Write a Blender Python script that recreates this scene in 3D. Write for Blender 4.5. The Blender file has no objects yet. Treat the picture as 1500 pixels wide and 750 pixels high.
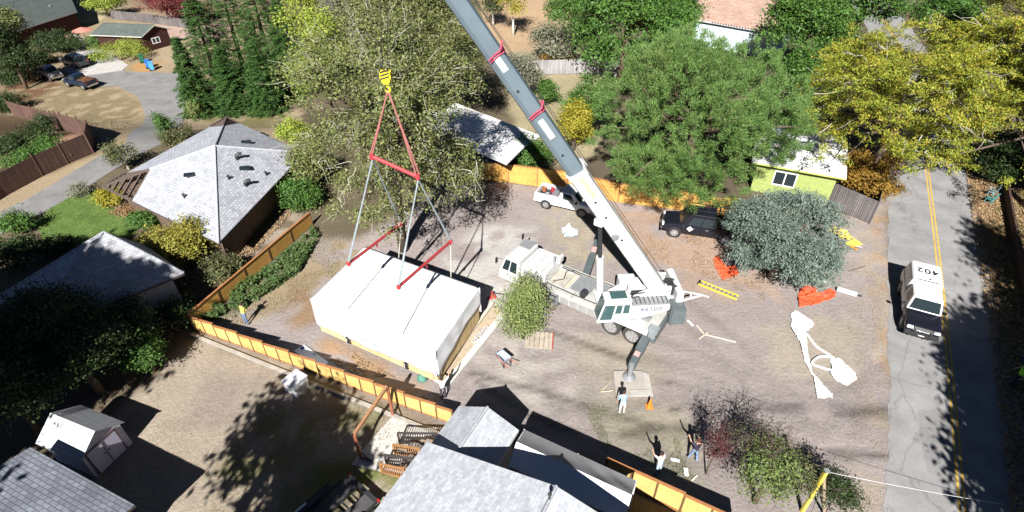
import bpy, bmesh, math, random
import numpy as np
from mathutils import Vector, Matrix
random.seed(7)
RNG = np.random.default_rng(11)
SC = bpy.context.scene
COL = SC.collection
R = math.radians
# ------------------------------------------------------------------ camera geometry
CAM_H, CAM_P, FPX = 24.5, R(38), 833.33
cF = np.array([0, math.cos(CAM_P), -math.sin(CAM_P)]); cU = np.array([0, math.sin(CAM_P), math.cos(CAM_P)])
cO = np.array([0, 0, CAM_H])
SUN_ALT = R(40.0); SUN_DX = 0.19   # shadows run along (+SUN_DX, 1)

def sst(t):
    t = np.clip(t, 0, 1); return t*t*(3-2*t)
def T(x, y):                       # the land falls away gently towards the cul-de-sac
    return -6.0*sst((np.asarray(y, float)-47)/22)*sst((-np.asarray(x, float)-8)/22)
def ray(px, py):
    return cF + np.array([1, 0, 0])*(px-750)/FPX - cU*(py-375)/FPX
def GZ(px, py, z):                 # point of absolute height z seen at a photo pixel
    d = ray(px, py); t = (z-CAM_H)/d[2]; p = cO+d*t
    return Vector(p)
def G(px, py, h=0.0):              # point h above the land
    z = h
    for _ in range(25):
        p = GZ(px, py, z); z = 0.5*z+0.5*(float(T(p.x, p.y))+h)
    return GZ(px, py, z)
def AY(px, py, Y):                 # point at distance Y
    d = ray(px, py); t = Y/d[1]; return Vector(cO+d*t)
def P(q):
    v = np.array(q, float)-cO; w = v@cF
    return (750+FPX*v[0]/w, 375-FPX*(v@cU)/w, w)
def ground(x, y): return float(T(x, y))

# ------------------------------------------------------------------ noise
def vnoise(x, y, seed=0):
    x = np.asarray(x, float); y = np.asarray(y, float)
    r = np.random.default_rng(seed).random((256, 256))
    xi = np.floor(x).astype(int); yi = np.floor(y).astype(int)
    fx = x-xi; fy = y-yi; fx = fx*fx*(3-2*fx); fy = fy*fy*(3-2*fy)
    a = r[xi % 256, yi % 256]; b = r[(xi+1) % 256, yi % 256]; c = r[xi % 256, (yi+1) % 256]; d = r[(xi+1) % 256, (yi+1) % 256]
    return (a*(1-fx)+b*fx)*(1-fy)+(c*(1-fx)+d*fx)*fy
def fbm(x, y, seed=0, o=4):
    s = 0; a = 0.5; t = 0
    for k in range(o):
        s = s+a*vnoise(np.asarray(x)*2**k+17*k, np.asarray(y)*2**k+31*k, seed+k); t += a; a *= .5
    return s/t

# ------------------------------------------------------------------ materials
MATS = {}
def _new(name):
    m = bpy.data.materials.new(name); m.use_nodes = True
    nt = m.node_tree; b = nt.nodes['Principled BSDF']; return m, nt, b
def N(nt, typ, **kw):
    n = nt.nodes.new(typ)
    for k, v in kw.items():
        if k in n.inputs.keys(): n.inputs[k].default_value = v
        else: setattr(n, k, v)
    return n
def pm(name, col, rough=.6, var=.16, scale=2.5, metal=0.0, bump=0.0, coord='Object', spec=.4, fine=0.0, stretch=None):
    """procedural: base colour varied by two noises, optional bump"""
    if name in MATS: return MATS[name]
    m, nt, b = _new(name); L = nt.links
    tc = N(nt, 'ShaderNodeTexCoord'); src = tc.outputs[coord]
    if stretch:
        mp = N(nt, 'ShaderNodeMapping'); mp.inputs['Scale'].default_value = stretch; L.new(src, mp.inputs[0]); src = mp.outputs[0]
    n1 = N(nt, 'ShaderNodeTexNoise', Scale=scale, Detail=6.0, Roughness=.62); L.new(src, n1.inputs['Vector'])
    mr = N(nt, 'ShaderNodeMapRange'); mr.inputs[1].default_value = .3; mr.inputs[2].default_value = .7
    mr.inputs[3].default_value = 1-var; mr.inputs[4].default_value = 1+var
    L.new(n1.outputs[0], mr.inputs[0]); val = mr.outputs[0]
    if fine:
        n2 = N(nt, 'ShaderNodeTexNoise', Scale=scale*9, Detail=3.0); L.new(src, n2.inputs['Vector'])
        m2 = N(nt, 'ShaderNodeMapRange'); m2.inputs[1].default_value = .3; m2.inputs[2].default_value = .7
        m2.inputs[3].default_value = 1-fine; m2.inputs[4].default_value = 1+fine; L.new(n2.outputs[0], m2.inputs[0])
        mu = N(nt, 'ShaderNodeMath', operation='MULTIPLY'); L.new(val, mu.inputs[0]); L.new(m2.outputs[0], mu.inputs[1]); val = mu.outputs[0]
    mx = N(nt, 'ShaderNodeVectorMath', operation='SCALE'); mx.inputs[0].default_value = col[:3]
    L.new(val, mx.inputs['Scale']); L.new(mx.outputs[0], b.inputs['Base Color'])
    b.inputs['Roughness'].default_value = rough; b.inputs['Metallic'].default_value = metal
    b.inputs['Specular IOR Level'].default_value = spec
    if bump:
        bp = N(nt, 'ShaderNodeBump', Strength=bump, Distance=.05); L.new(n1.outputs[0], bp.inputs['Height']); L.new(bp.outputs[0], b.inputs['Normal'])
    MATS[name] = m; return m
def brick_mat(name, c1, c2, mort, w, h, msize=.02, rough=.85, offset=.5, blotch=.25, bs=.5, bump=.3):
    if name in MATS: return MATS[name]
    m, nt, b = _new(name); L = nt.links
    tc = N(nt, 'ShaderNodeTexCoord')
    br = N(nt, 'ShaderNodeTexBrick'); br.offset = offset
    br.inputs['Color1'].default_value = (*c1, 1); br.inputs['Color2'].default_value = (*c2, 1); br.inputs['Mortar'].default_value = (*mort, 1)
    br.inputs['Scale'].default_value = 1; br.inputs['Mortar Size'].default_value = msize; br.inputs['Brick Width'].default_value = w; br.inputs['Row Height'].default_value = h
    br.inputs['Mortar Smooth'].default_value = .2
    L.new(tc.outputs['UV'], br.inputs['Vector'])
    n1 = N(nt, 'ShaderNodeTexNoise', Scale=bs, Detail=7.0, Roughness=.65); L.new(tc.outputs['Object'], n1.inputs['Vector'])
    mr = N(nt, 'ShaderNodeMapRange'); mr.inputs[1].default_value = .3; mr.inputs[2].default_value = .7; mr.inputs[3].default_value = 1-blotch; mr.inputs[4].default_value = 1+blotch
    L.new(n1.outputs[0], mr.inputs[0])
    n2 = N(nt, 'ShaderNodeTexNoise', Scale=7.0, Detail=4.0); L.new(tc.outputs['Object'], n2.inputs['Vector'])
    m2 = N(nt, 'ShaderNodeMapRange'); m2.inputs[1].default_value = .3; m2.inputs[2].default_value = .7; m2.inputs[3].default_value = .88; m2.inputs[4].default_value = 1.12
    L.new(n2.outputs[0], m2.inputs[0])
    oi = N(nt, 'ShaderNodeObjectInfo'); m3 = N(nt, 'ShaderNodeMapRange'); m3.inputs[3].default_value = .86; m3.inputs[4].default_value = 1.14; L.new(oi.outputs['Random'], m3.inputs[0])
    m4 = N(nt, 'ShaderNodeMath', operation='MULTIPLY'); L.new(m2.outputs[0], m4.inputs[0]); L.new(m3.outputs[0], m4.inputs[1])
    mu = N(nt, 'ShaderNodeMath', operation='MULTIPLY'); L.new(mr.outputs[0], mu.inputs[0]); L.new((m4 if blotch != .0801 else m2).outputs[0], mu.inputs[1])
    sc = N(nt, 'ShaderNodeVectorMath', operation='SCALE'); L.new(br.outputs['Color'], sc.inputs[0]); L.new(mu.outputs[0], sc.inputs['Scale'])
    L.new(sc.outputs[0], b.inputs['Base Color'])
    b.inputs['Roughness'].default_value = rough; b.inputs['Specular IOR Level'].default_value = .25
    bp = N(nt, 'ShaderNodeBump', Strength=bump, Distance=.02); L.new(br.outputs['Fac'], bp.inputs['Height']); bp.invert = True; L.new(bp.outputs[0], b.inputs['Normal'])
    MATS[name] = m; return m
def leafmat(name, cols, patch=.35, ps=.35, transl=.25, rough=.55):
    """leaf colours: random per leaf + soft patches of hue through the crown"""
    if name in MATS: return MATS[name]
    m, nt, b = _new(name); L = nt.links
    geo = N(nt, 'ShaderNodeNewGeometry'); tc = N(nt, 'ShaderNodeTexCoord')
    n1 = N(nt, 'ShaderNodeTexNoise', Scale=ps, Detail=3.0); L.new(tc.outputs['Object'], n1.inputs['Vector'])
    mr = N(nt, 'ShaderNodeMapRange'); mr.inputs[1].default_value = .3; mr.inputs[2].default_value = .7; mr.inputs[3].default_value = 0; mr.inputs[4].default_value = 1; L.new(n1.outputs[0], mr.inputs[0])
    mix = N(nt, 'ShaderNodeMix'); mix.data_type = 'FLOAT'; mix.inputs[0].default_value = 1-patch
    L.new(mr.outputs[0], mix.inputs[2]); L.new(geo.outputs['Random Per Island'], mix.inputs[3])
    cr = N(nt, 'ShaderNodeValToRGB'); el = cr.color_ramp.elements
    while len(el) < len(cols): el.new(.5)
    for i, c in enumerate(cols):
        el[i].position = i/(len(cols)-1); el[i].color = (*c, 1)
    L.new(mix.outputs[0], cr.inputs[0]); L.new(cr.outputs[0], b.inputs['Base Color'])
    b.inputs['Roughness'].default_value = rough; b.inputs['Specular IOR Level'].default_value = .3
    tr = N(nt, 'ShaderNodeBsdfTranslucent'); L.new(cr.outputs[0], tr.inputs['Color'])
    ms = N(nt, 'ShaderNodeMixShader'); ms.inputs[0].default_value = transl
    L.new(b.outputs[0], ms.inputs[1]); L.new(tr.outputs[0], ms.inputs[2]); L.new(ms.outputs[0], nt.nodes['Material Output'].inputs[0])
    MATS[name] = m; return m
def glass(name='dark_glass', col=(.02, .03, .035)):
    if name in MATS: return MATS[name]
    m, nt, b = _new(name)
    nz = N(nt, 'ShaderNodeTexNoise', Scale=1.2); mr = N(nt, 'ShaderNodeMapRange'); mr.inputs[3].default_value = .025; mr.inputs[4].default_value = .045
    nt.links.new(nz.outputs[0], mr.inputs[0]); nt.links.new(mr.outputs[0], b.inputs['Roughness'])
    b.inputs['Base Color'].default_value = (*col, 1); b.inputs['Specular IOR Level'].default_value = .55
    MATS[name] = m; return m

# ------------------------------------------------------------------ mesh builder
class MB:
    def __init__(s, M=None): s.v = []; s.f = []; s.m = []; s.M = M or Matrix.Identity(4)
    def add(s, pts, faces, mi=0, M=None):
        n = len(s.v); MM = s.M @ M if M is not None else s.M
        s.v += [MM @ Vector(p) for p in pts]; s.f += [tuple(i+n for i in f) for f in faces]; s.m += [mi]*len(faces); return s
    def box(s, c, d, rz=0, mi=0, M=None, ry=0, rx=0, taper=(1, 1)):
        x, y, z = d[0]/2, d[1]/2, d[2]/2; tx, ty = taper
        pts = [(-x, -y, -z), (x, -y, -z), (x, y, -z), (-x, y, -z), (-x*tx, -y*ty, z), (x*tx, -y*ty, z), (x*tx, y*ty, z), (-x*tx, y*ty, z)]
        A = Matrix.Translation(c) @ Matrix.Rotation(rz, 4, 'Z') @ Matrix.Rotation(ry, 4, 'Y') @ Matrix.Rotation(rx, 4, 'X')
        return s.add(pts, [(3, 2, 1, 0), (4, 5, 6, 7), (0, 1, 5, 4), (1, 2, 6, 5), (2, 3, 7, 6), (3, 0, 4, 7)], mi, (M @ A) if M is not None else A)
    def tube(s, path, r, n=8, mi=0, cap=True):
        path = [Vector(p) for p in path]; k = len(path)
        rs = r if isinstance(r, (list, tuple)) else [r]*k
        pts = []; fs = []; a = None
        for i, p in enumerate(path):
            d = (path[min(i+1, k-1)]-path[max(i-1, 0)])
            if d.length < 1e-9: d = Vector((0, 0, 1))
            d.normalize()
            if a is None: a = d.orthogonal().normalized()
            else:
                a = a-d*a.dot(d)
                a = a.normalized() if a.length > 1e-6 else d.orthogonal().normalized()
            b = d.cross(a)
            for j in range(n):
                t = 2*math.pi*j/n; pts.append(p+(a*math.cos(t)+b*math.sin(t))*rs[i])
        for i in range(k-1):
            for j in range(n):
                j2 = (j+1) % n; fs.append((i*n+j, i*n+j2, (i+1)*n+j2, (i+1)*n+j))
        if cap: fs += [tuple(range(n-1, -1, -1)), tuple((k-1)*n+j for j in range(n))]
        return s.add(pts, fs, mi)
    def beam(s, a, b, w, h, mi=0, up=(0, 0, 1)):
        a = Vector(a); b = Vector(b); d = (b-a).normalized(); u = Vector(up)
        if abs(d.dot(u)) > .98: u = Vector((0, 1, 0))
        l = u.cross(d).normalized(); u = d.cross(l)
        pts = []
        for p in (a, b):
            for sl, su in ((-1, -1), (1, -1), (1, 1), (-1, 1)): pts.append(p+l*sl*w/2+u*su*h/2)
        return s.add(pts, [(0, 1, 2, 3), (7, 6, 5, 4), (0, 4, 5, 1), (1, 5, 6, 2), (2, 6, 7, 3), (3, 7, 4, 0)], mi)
    def prism(s, poly, z0, z1, mi=0, side=None):
        n = len(poly); area = sum(poly[i][0]*poly[(i+1) % n][1]-poly[(i+1) % n][0]*poly[i][1] for i in range(n))
        if area < 0: poly = poly[::-1]
        pts = [(p[0], p[1], z0) for p in poly]+[(p[0], p[1], z1) for p in poly]
        s.add(pts, [tuple(range(n, 2*n))], mi)
        k = len(s.v)-2*n; sm = mi if side is None else side
        s.f += [tuple(k+i for i in range(n-1, -1, -1))]+[(k+i, k+(i+1) % n, k+n+(i+1) % n, k+n+i) for i in range(n)]; s.m += [sm]*(n+1); return s
    def slab(s, poly, t, mi=0, side=1):           # sloped polygon (3D, top side up) with thickness t downward
        poly = [Vector(p) for p in poly]; nrm = Vector((0, 0, 0)); n = len(poly)
        for i in range(n): nrm += poly[i].cross(poly[(i+1) % n])
        if nrm.z < 0: poly = poly[::-1]
        pts = poly+[p-Vector((0, 0, t)) for p in poly]
        s.add(pts, [tuple(range(n))], mi); k = len(s.v)-2*n
        s.f += [tuple(k+n+i for i in range(n-1, -1, -1))]+[(k+n+i, k+n+(i+1) % n, k+(i+1) % n, k+i) for i in range(n)]; s.m += [side]*(n+1); return s
    def lathe(s, prof, c=(0, 0, 0), axis='Z', n=20, mi=0):
        pts = []; fs = []; k = len(prof)
        for r, z in prof:
            for j in range(n):
                t = 2*math.pi*j/n; x, y = r*math.cos(t), r*math.sin(t)
                q = (x, y, z) if axis == 'Z' else ((x, z, -y) if axis == 'Y' else (z, x, y))
                pts.append((q[0]+c[0], q[1]+c[1], q[2]+c[2]))
        for i in range(k-1):
            for j in range(n): fs.append((i*n+j, i*n+(j+1) % n, (i+1)*n+(j+1) % n, (i+1)*n+j))
        fs += [tuple(range(n-1, -1, -1)), tuple((k-1)*n+j for j in range(n))]
        return s.add(pts, fs, mi)
    def quad(s, a, b, c, d, t=.008, mi=0):        # thin panel with real thickness along its normal
        a, b, c, d = map(Vector, (a, b, c, d)); n = (b-a).cross(d-a).normalized()*t
        return s.add([a, b, c, d, a+n, b+n, c+n, d+n], [(3, 2, 1, 0), (4, 5, 6, 7), (0, 1, 5, 4), (1, 2, 6, 5), (2, 3, 7, 6), (3, 0, 4, 7)], mi)
    def loft(s, secs, mi=0):
        n = len(secs[0]); pts = [p for q in secs for p in q]; fs = []
        for i in range(len(secs)-1):
            for j in range(n): fs.append((i*n+j, i*n+(j+1) % n, (i+1)*n+(j+1) % n, (i+1)*n+j))
        fs += [tuple(range(n-1, -1, -1)), tuple((len(secs)-1)*n+j for j in range(n))]
        return s.add(pts, fs, mi)
    def build(s, name, mat, parent=None, bevel=0, smooth=False, seg=2):
        me = bpy.data.meshes.new(name); me.from_pydata([tuple(p) for p in s.v], [], s.f)
        mats = mat if isinstance(mat, (list, tuple)) else [mat]
        for m in mats: me.materials.append(m)
        if len(mats) > 1: me.polygons.foreach_set('material_index', [min(i, len(mats)-1) for i in s.m])
        bm = bmesh.new(); bm.from_mesh(me); bmesh.ops.recalc_face_normals(bm, faces=bm.faces)
        if bevel: bmesh.ops.bevel(bm, geom=[e for e in bm.edges if e.calc_face_angle(0) > .45], offset=bevel, segments=seg, affect='EDGES', clamp_overlap=True)
        uvl = bm.loops.layers.uv.new('UVMap')
        for f in bm.faces:
            n = f.normal; u = Vector((0, 0, 1)).cross(n)
            u = u.normalized() if u.length > 1e-3 else Vector((1, 0, 0)); w = n.cross(u)
            for l in f.loops: l[uvl].uv = (l.vert.co.dot(u), l.vert.co.dot(w))
            f.smooth = smooth
        bm.to_mesh(me); bm.free()
        o = bpy.data.objects.new(name, me); COL.objects.link(o)
        if parent: o.parent = parent
        return o
def tag(o, label=None, cat=None, group=None, kind=None):
    for k, v in (('label', label), ('category', cat), ('group', group), ('kind', kind)):
        if v: o[k] = v
    return o
def thing(name, label, cat, loc=(0, 0, 0), rz=0, group=None):
    o = bpy.data.objects.new(name, None); COL.objects.link(o); o.empty_display_size = .2
    o.location = loc; o.rotation_euler = (0, 0, rz); return tag(o, label, cat, group)
def copy_tree(o, parent=None):
    c = o.copy(); COL.objects.link(c)
    if parent: c.parent = parent
    for ch in list(o.children): copy_tree(ch, c)
    return c
def text_mesh(s, size, M, name, mat, parent, ext=.004):
    cu = bpy.data.curves.new(name, 'FONT'); cu.body = s; cu.size = size; cu.extrude = ext; cu.offset = size*.022; cu.space_character = 1.18; cu.align_x = 'CENTER'; cu.align_y = 'CENTER'
    tmp = bpy.data.objects.new('tmp_text', cu); COL.objects.link(tmp)
    bpy.context.view_layer.update()
    me = bpy.data.meshes.new_from_object(tmp.evaluated_get(bpy.context.evaluated_depsgraph_get()))
    bpy.data.objects.remove(tmp); me.transform(M); me.materials.clear(); me.materials.append(mat); me.name = name
    o = bpy.data.objects.new(name, me); COL.objects.link(o)
    if parent: o.parent = parent
    return o
def frame(origin, xdir, ydir):
    x = Vector(xdir).normalized(); y = Vector(ydir); y = (y-x*y.dot(x)).normalized(); z = x.cross(y)
    M = Matrix((x, y, z)).transposed().to_4x4(); M.translation = Vector(origin); return M

# ------------------------------------------------------------------ foliage
def raw_mesh(name, V, F4, mat, parent):
    me = bpy.data.meshes.new(name); nv = len(V); nf = len(F4)
    me.vertices.add(nv); me.vertices.foreach_set('co', np.ascontiguousarray(V, dtype=np.float32).ravel())
    me.loops.add(nf*4); me.loops.foreach_set('vertex_index', np.ascontiguousarray(F4, dtype=np.int32).ravel())
    me.polygons.add(nf); me.polygons.foreach_set('loop_start', np.arange(0, nf*4, 4, dtype=np.int32))
    me.update(calc_edges=True); me.materials.append(mat)
    o = bpy.data.objects.new(name, me); COL.objects.link(o)
    if parent: o.parent = parent
    return o
def unit(a): return a/np.maximum(np.linalg.norm(a, axis=1, keepdims=True), 1e-9)
def leaves(name, C, Nrm, D, Ls, Ws, mat, parent):
    """one kite-shaped leaf per row: centre C, normal Nrm, direction D"""
    D = unit(D); B = unit(np.cross(Nrm, D)); n = len(C); Ls = np.asarray(Ls).reshape(-1, 1)*np.ones((n, 1)); Ws = np.asarray(Ws).reshape(-1, 1)*np.ones((n, 1))
    U = np.cross(D, B)
    V = np.stack([C-D*Ls/2, C+B*Ws/2-D*Ls*.05+U*Ws*.15, C+D*Ls/2, C-B*Ws/2-D*Ls*.05+U*Ws*.15], 1).reshape(-1, 3)
    return raw_mesh(name, V, np.arange(4*n).reshape(-1, 4), mat, parent)
def sph(n, rng, zmin=-1):
    v = unit(rng.normal(size=(n, 3)))
    v[:, 2] = np.where(v[:, 2] < zmin, -v[:, 2], v[:, 2]); return v
def lobes(r, rz, k, rng, sub=.5, zl=-.5):
    """main ellipsoid split in k uneven lobes -> list of centre, radii"""
    cf = .76-.014*k if k > 12 else .72; out = [(np.array([0, 0, 0.]), np.array([r*cf, r*cf, rz*cf]))]
    for i in range(k):
        d = sph(1, rng, zl)[0]; q = sub*rng.uniform(.5, 1.28)
        c = d*np.array([r, r, rz])*(1-q*.72); out.append((c, np.array([r, r, (r+rz)/2])*q*np.array([1, 1, rng.uniform(.6, .95)])))
    return out
def clusters(lb, n, rng, shell=.55, zl=-.55):
    vol = np.array([q[1].prod() for q in lb])**.67; cnt = np.maximum(1, (n*vol/vol.sum()).astype(int)); Cs = []; Ds = []
    for (c, rr), m in zip(lb, cnt):
        d = sph(m, rng, zl); rad = (shell+(1-shell)*rng.random(m)**.6)*np.where(rng.random(m) < .07, rng.uniform(1.1, 1.4, m), 1)
        Cs.append(c+d*rr*rad[:, None]); Ds.append(d)
    return np.concatenate(Cs), np.concatenate(Ds)
def trunk_mesh(base_z, pts, r0, rng, mat, parent, limbs=14, name='trunk', twig=None, n_twig=0, tl=1.2):
    m = MB(); top = pts.mean(0); h = top[2]
    bend = rng.normal(0, .03*h, 2); bend = bend if h < 30 else bend*0
    path = [(0, 0, -.25), (bend[0]*.3, bend[1]*.3, h*.33), (bend[0]+top[0]*.5, bend[1]+top[1]*.5, h*.68), (top[0], top[1], h*1.02)]
    m.tube(path, [r0*1.25, r0, r0*.75, r0*.4], 8)
    for i in rng.choice(len(pts), min(limbs, len(pts)), replace=False):
        e = pts[i]; t = rng.uniform(.35, .95); s0 = np.array(path[1])*(1-t)+np.array(path[3])*t
        mid = s0*.45+e*.55+np.array([0, 0, -.08*np.linalg.norm(e-s0)])+rng.normal(0, .15, 3)
        m.tube([s0, mid, e], [r0*.38, r0*.2, r0*.06], 5, cap=False)
    m.build(name, mat, parent, smooth=True)
    if n_twig:
        w = MB(); cen = pts.mean(0)
        for i in rng.choice(len(pts), min(n_twig, len(pts)), replace=False):
            e = pts[i]; o = unit((e-cen)[None])[0]
            a = e-o*tl*.7+rng.normal(0, .2, 3); b = e+o*tl*.3+rng.normal(0, .35, 3); c = b+o*.35+rng.normal(0, .35, 3)
            m1_ = (a+b)/2+rng.normal(0, .22, 3); w.tube([a, (a+m1_)/2+rng.normal(0, .1, 3), m1_, (m1_+b)/2+rng.normal(0, .12, 3), b], [x*tl for x in (.032, .027, .022, .016, .009)], 4, cap=False)
            w.tube([m1_, (m1_+c)/2+rng.normal(0, .12, 3), c], [x*tl for x in (.02, .014, .007)], 4, cap=False)
        w.build('twigs', twig, parent, smooth=True)['kind'] = 'stuff'
def crown(kind, parent, cz, r, rz, mat, rng, n, per, size, k=7, cr=.55, off=(0, 0), sub=.5, zl=-.55):
    lb = lobes(r, rz, k, rng, sub, zl); o = np.array([off[0], off[1], cz])
    if kind == 'broad':
        C, D = clusters(lb, n, rng, zl=zl); C = C+o; keep = C[:, 2] > .08; C = C[keep]; D = D[keep]; m = len(C)
        pc = np.repeat(C, per, 0)+rng.normal(0, 1, (m*per, 3))*np.array([cr, cr, cr*.7]); dd = np.repeat(D, per, 0)
        nn = unit(dd*.6+np.array([0, 0, .55])+rng.normal(0, .55, (m*per, 3))); di = rng.normal(size=(m*per, 3))
        s = size*(.5+1.1*rng.random(m*per)**1.6); leaves('crown', pc, nn, di-nn*(di*nn).sum(1, keepdims=True), s, s*.62, mat, parent)
    elif kind == 'pine':
        C, D = clusters(lb, n, rng, .62, zl); C = C+o; m = len(C)
        q = m*per; dd = np.repeat(unit(D*.75+np.array([0, 0, .75])), per, 0); di = unit(dd+rng.normal(0, .52, (q, 3)))
        s = size*rng.uniform(.7, 1.3, q); base = np.repeat(C, per, 0)+rng.normal(0, cr*.45, (q, 3))
        nn = unit(np.cross(di, rng.normal(size=(q, 3)))); leaves('crown', base+di*s[:, None]/2, nn, di, s, size*.17, mat, parent)
    elif kind == 'locust':
        C, D = clusters(lb, n, rng, .5, zl); C = C+o; m = len(C); q = m*per
        sp = unit(D*np.array([1, 1, .2])+rng.normal(0, .45, (m, 3))*np.array([1, 1, .3]))
        t = rng.uniform(-1, 1, (q, 1)); pc = np.repeat(C, per, 0)+np.repeat(sp, per, 0)*t*cr*1.5+rng.normal(0, 1, (q, 3))*np.array([cr*.42, cr*.42, cr*.22])
        pc[:, 2] -= (np.abs(t[:, 0])**2)*.3*cr
        di = unit(np.repeat(sp, per, 0)+np.array([0, 0, -.35])+rng.normal(0, .5, (q, 3))); nn = unit(np.array([0, 0, 1.])+rng.normal(0, .45, (q, 3)))
        s = size*(.5+1.1*rng.random(q)**1.6); leaves('crown', pc, nn, di, s, s*.36, mat, parent)
    return C
def conifer(parent, H, r, mat, bark, rng, levels=26, nb=13, per=16, size=.5):
    Cs = []; Ds = []; Ns = []
    for i in range(levels):
        f = (i+rng.random()*.5)/levels; z = .03*H+f*H*.95; L = r*(1-f)**.85*rng.uniform(.85, 1.1)+.12
        nn = max(5, int(nb*(1-f*.55)))
        for j in range(nn):
            a = 2*math.pi*(j+rng.random()*1.4)/nn; ll = L*rng.uniform(.62, 1.18); d = np.array([math.cos(a), math.sin(a), -.12])
            side = np.array([-math.sin(a), math.cos(a), 0]); m = per
            t = rng.uniform(.2, 1, m)**.65; sp = (1-t)*.3+.12
            c = np.array([0, 0, z])+d*(t*ll)[:, None]+side*(rng.normal(0, 1, m)*sp)[:, None]+np.array([0, 0, 1.])*(rng.normal(0, .07, m)-.22*ll*(t-.45)**2)[:, None]
            sg = rng.choice([-1, 1], (m, 1)); Cs.append(c); Ds.append(unit(d+side*sg*rng.uniform(.2, 1, (m, 1))+rng.normal(0, .25, (m, 3))+np.array([0, 0, .12]))); Ns.append(unit(np.array([d[0]*.45, d[1]*.45, .9])+rng.normal(0, .35, (m, 3))))
    C = np.concatenate(Cs); s = size*rng.uniform(.5, 1.3, len(C))
    leaves('crown', C, np.concatenate(Ns), np.concatenate(Ds), s, s*.24, mat, parent)
    MB().tube([(0, 0, -.3), (0, 0, H*.5), (0, 0, H*.97)], [.045*H*.5, .03*H*.5, .02], 8).build('trunk', bark, parent, smooth=True)
def fit(cx, cy, rx, ry, bx, by):
    """base on the land at pixel (bx,by); crown centre and radii in metres from its pixel outline"""
    b = G(bx, by); c = AY(cx, cy, b.y); s = FPX/P(c)[2]; r = rx/s
    dep = math.atan2(CAM_H-c.z, c.y); v = ry/s; q = v*v-(r*math.sin(dep))**2
    rz = max(.45*r, math.sqrt(max(q, 0))/math.cos(dep)) if q > 0 else .45*r
    return Vector((c.x, b.y, ground(c.x, b.y))), c.z-ground(c.x, b.y), r, rz
TREES = []
def tree(name, label, kind, px, mat, bark, n, per, size, seed, k=7, cr=.55, group=None, cat='tree', limbs=14, tr=None, twigs=0, twigmat=None, sub=.5, rzmax=None, tl=1.2, lean=False, zl=None):
    loc, cz, r, rz = fit(*px); rng = np.random.default_rng(seed)
    if kind == 'broad' and seed != 1: size, per = size*.70, int(per*1.65)
    if rzmax: rz = min(rz, rzmax)
    rz = min(rz, max(cz*.93, .3))
    off = (0, 0)
    if lean: b0 = G(px[4], px[5]); off = (loc.x-b0.x, 0); loc = b0
    o = thing(name, label, cat, loc, 0, group)
    C = crown(kind, o, cz, r, rz, mat, rng, n, per, size, k, cr, off=off, sub=sub, zl=zl if zl is not None else (-.95 if cat != 'tree' else -.55))
    trunk_mesh(0, C, tr or max(.04, min(.045*(cz+rz), r*.09)), rng, bark, o, limbs, n_twig=twigs, twig=twigmat, tl=tl, name='trunk' if cat == 'tree' else 'stem')
    TREES.append((label, [round(v, 1) for v in loc], round(cz, 1), round(r, 1), round(rz, 1)))
    return o
# ------------------------------------------------------------------ ground sheet
def W(poly): return [tuple(G(x, y)[:2]) for x, y in poly]
def inpoly(X, Y, poly):
    ins = np.zeros(X.shape, bool); n = len(poly)
    for i in range(n):
        x1, y1 = poly[i]; x2, y2 = poly[(i+1) % n]
        if abs(y2-y1) < 1e-9: continue
        ins ^= ((y1 > Y) != (y2 > Y)) & (X < (x2-x1)*(Y-y1)/(y2-y1)+x1)
    return ins
xs = np.concatenate([-np.geomspace(900, 100, 14), np.arange(-97, 60.01, .3), np.geomspace(63, 900, 16)])
ys = np.concatenate([-np.geomspace(600, 12, 14), np.arange(4, 118.01, .3), np.geomspace(122, 1200, 16)])
GX, GY = np.meshgrid(xs, ys)
def blur(a, k=1):
    for _ in range(k):
        a = (np.roll(a, 1, 0)+np.roll(a, -1, 0)+2*a)/4; a = (np.roll(a, 1, 1)+np.roll(a, -1, 1)+2*a)/4
    return a
wx = GX+(fbm(GX*.7, GY*.7, 5)-.5)*1.8+(fbm(GX*2.5, GY*2.5, 9)-.5)*.7
wy = GY+(fbm(GX*.7, GY*.7, 6)-.5)*1.8+(fbm(GX*2.5, GY*2.5, 10)-.5)*.7
big = fbm(GX*.12, GY*.12, 1); mid = fbm(GX*.5, GY*.5, 2); small = fbm(GX*1.6, GY*1.6, 3)
base = np.array([.135, .11, .072]); COLR = np.ones(GX.shape+(3,))*base  # default litter soil, darkened so gaps under crowns look shaded
COLR *= (.8+.4*mid)[..., None]
def zone(poly, col, strength=1.0, k=2, world=False, sharp=False, breakup=0.0, seed=0, bsc=.8):
    pl = poly if world else W(poly)
    m = inpoly(GX if sharp else wx, GY if sharp else wy, pl).astype(float); m = blur(m, k)*strength
    if breakup:
        b = fbm(GX*bsc, GY*bsc, 40+seed); m = m*sst((b-.5+(1-breakup)*.35)*5+.5)
    COLR[:] = COLR*(1-m[..., None])+np.array(col)*m[..., None]; return m
TAN = (.345, .27, .175); DIRT = (.318, .273, .258); PALE = (.46, .435, .41); RED = (.385, .275, .21); LIT = (.17, .115, .075); GRN = (.10, .13, .045)
zone([(-200, 5), (330, -30), (430, 60), (300, 180), (200, 230), (-60, 330), (-400, 200)], (.30, .235, .15), k=3)
zone([(0, 150), (60, 110), (150, 118), (205, 150), (208, 168), (160, 215), (95, 190), (20, 165)], TAN, k=2)
zone([(0, 150), (60, 110), (150, 118), (205, 150), (208, 168), (160, 215), (95, 190), (20, 165)], (.22, .175, .10), breakup=.75, seed=1)
zone([(230, 60), (285, 50), (280, 108), (225, 104)], TAN)
zone([(228, 30), (330, 30), (330, 55), (235, 58)], (.42, .30, .25))
zone([(60, 0), (160, -5), (150, 30), (115, 35)], (.46, .38, .24))
zone([(195, 92), (235, 92), (232, 104), (200, 106)], (.42, .24, .10))
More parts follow.
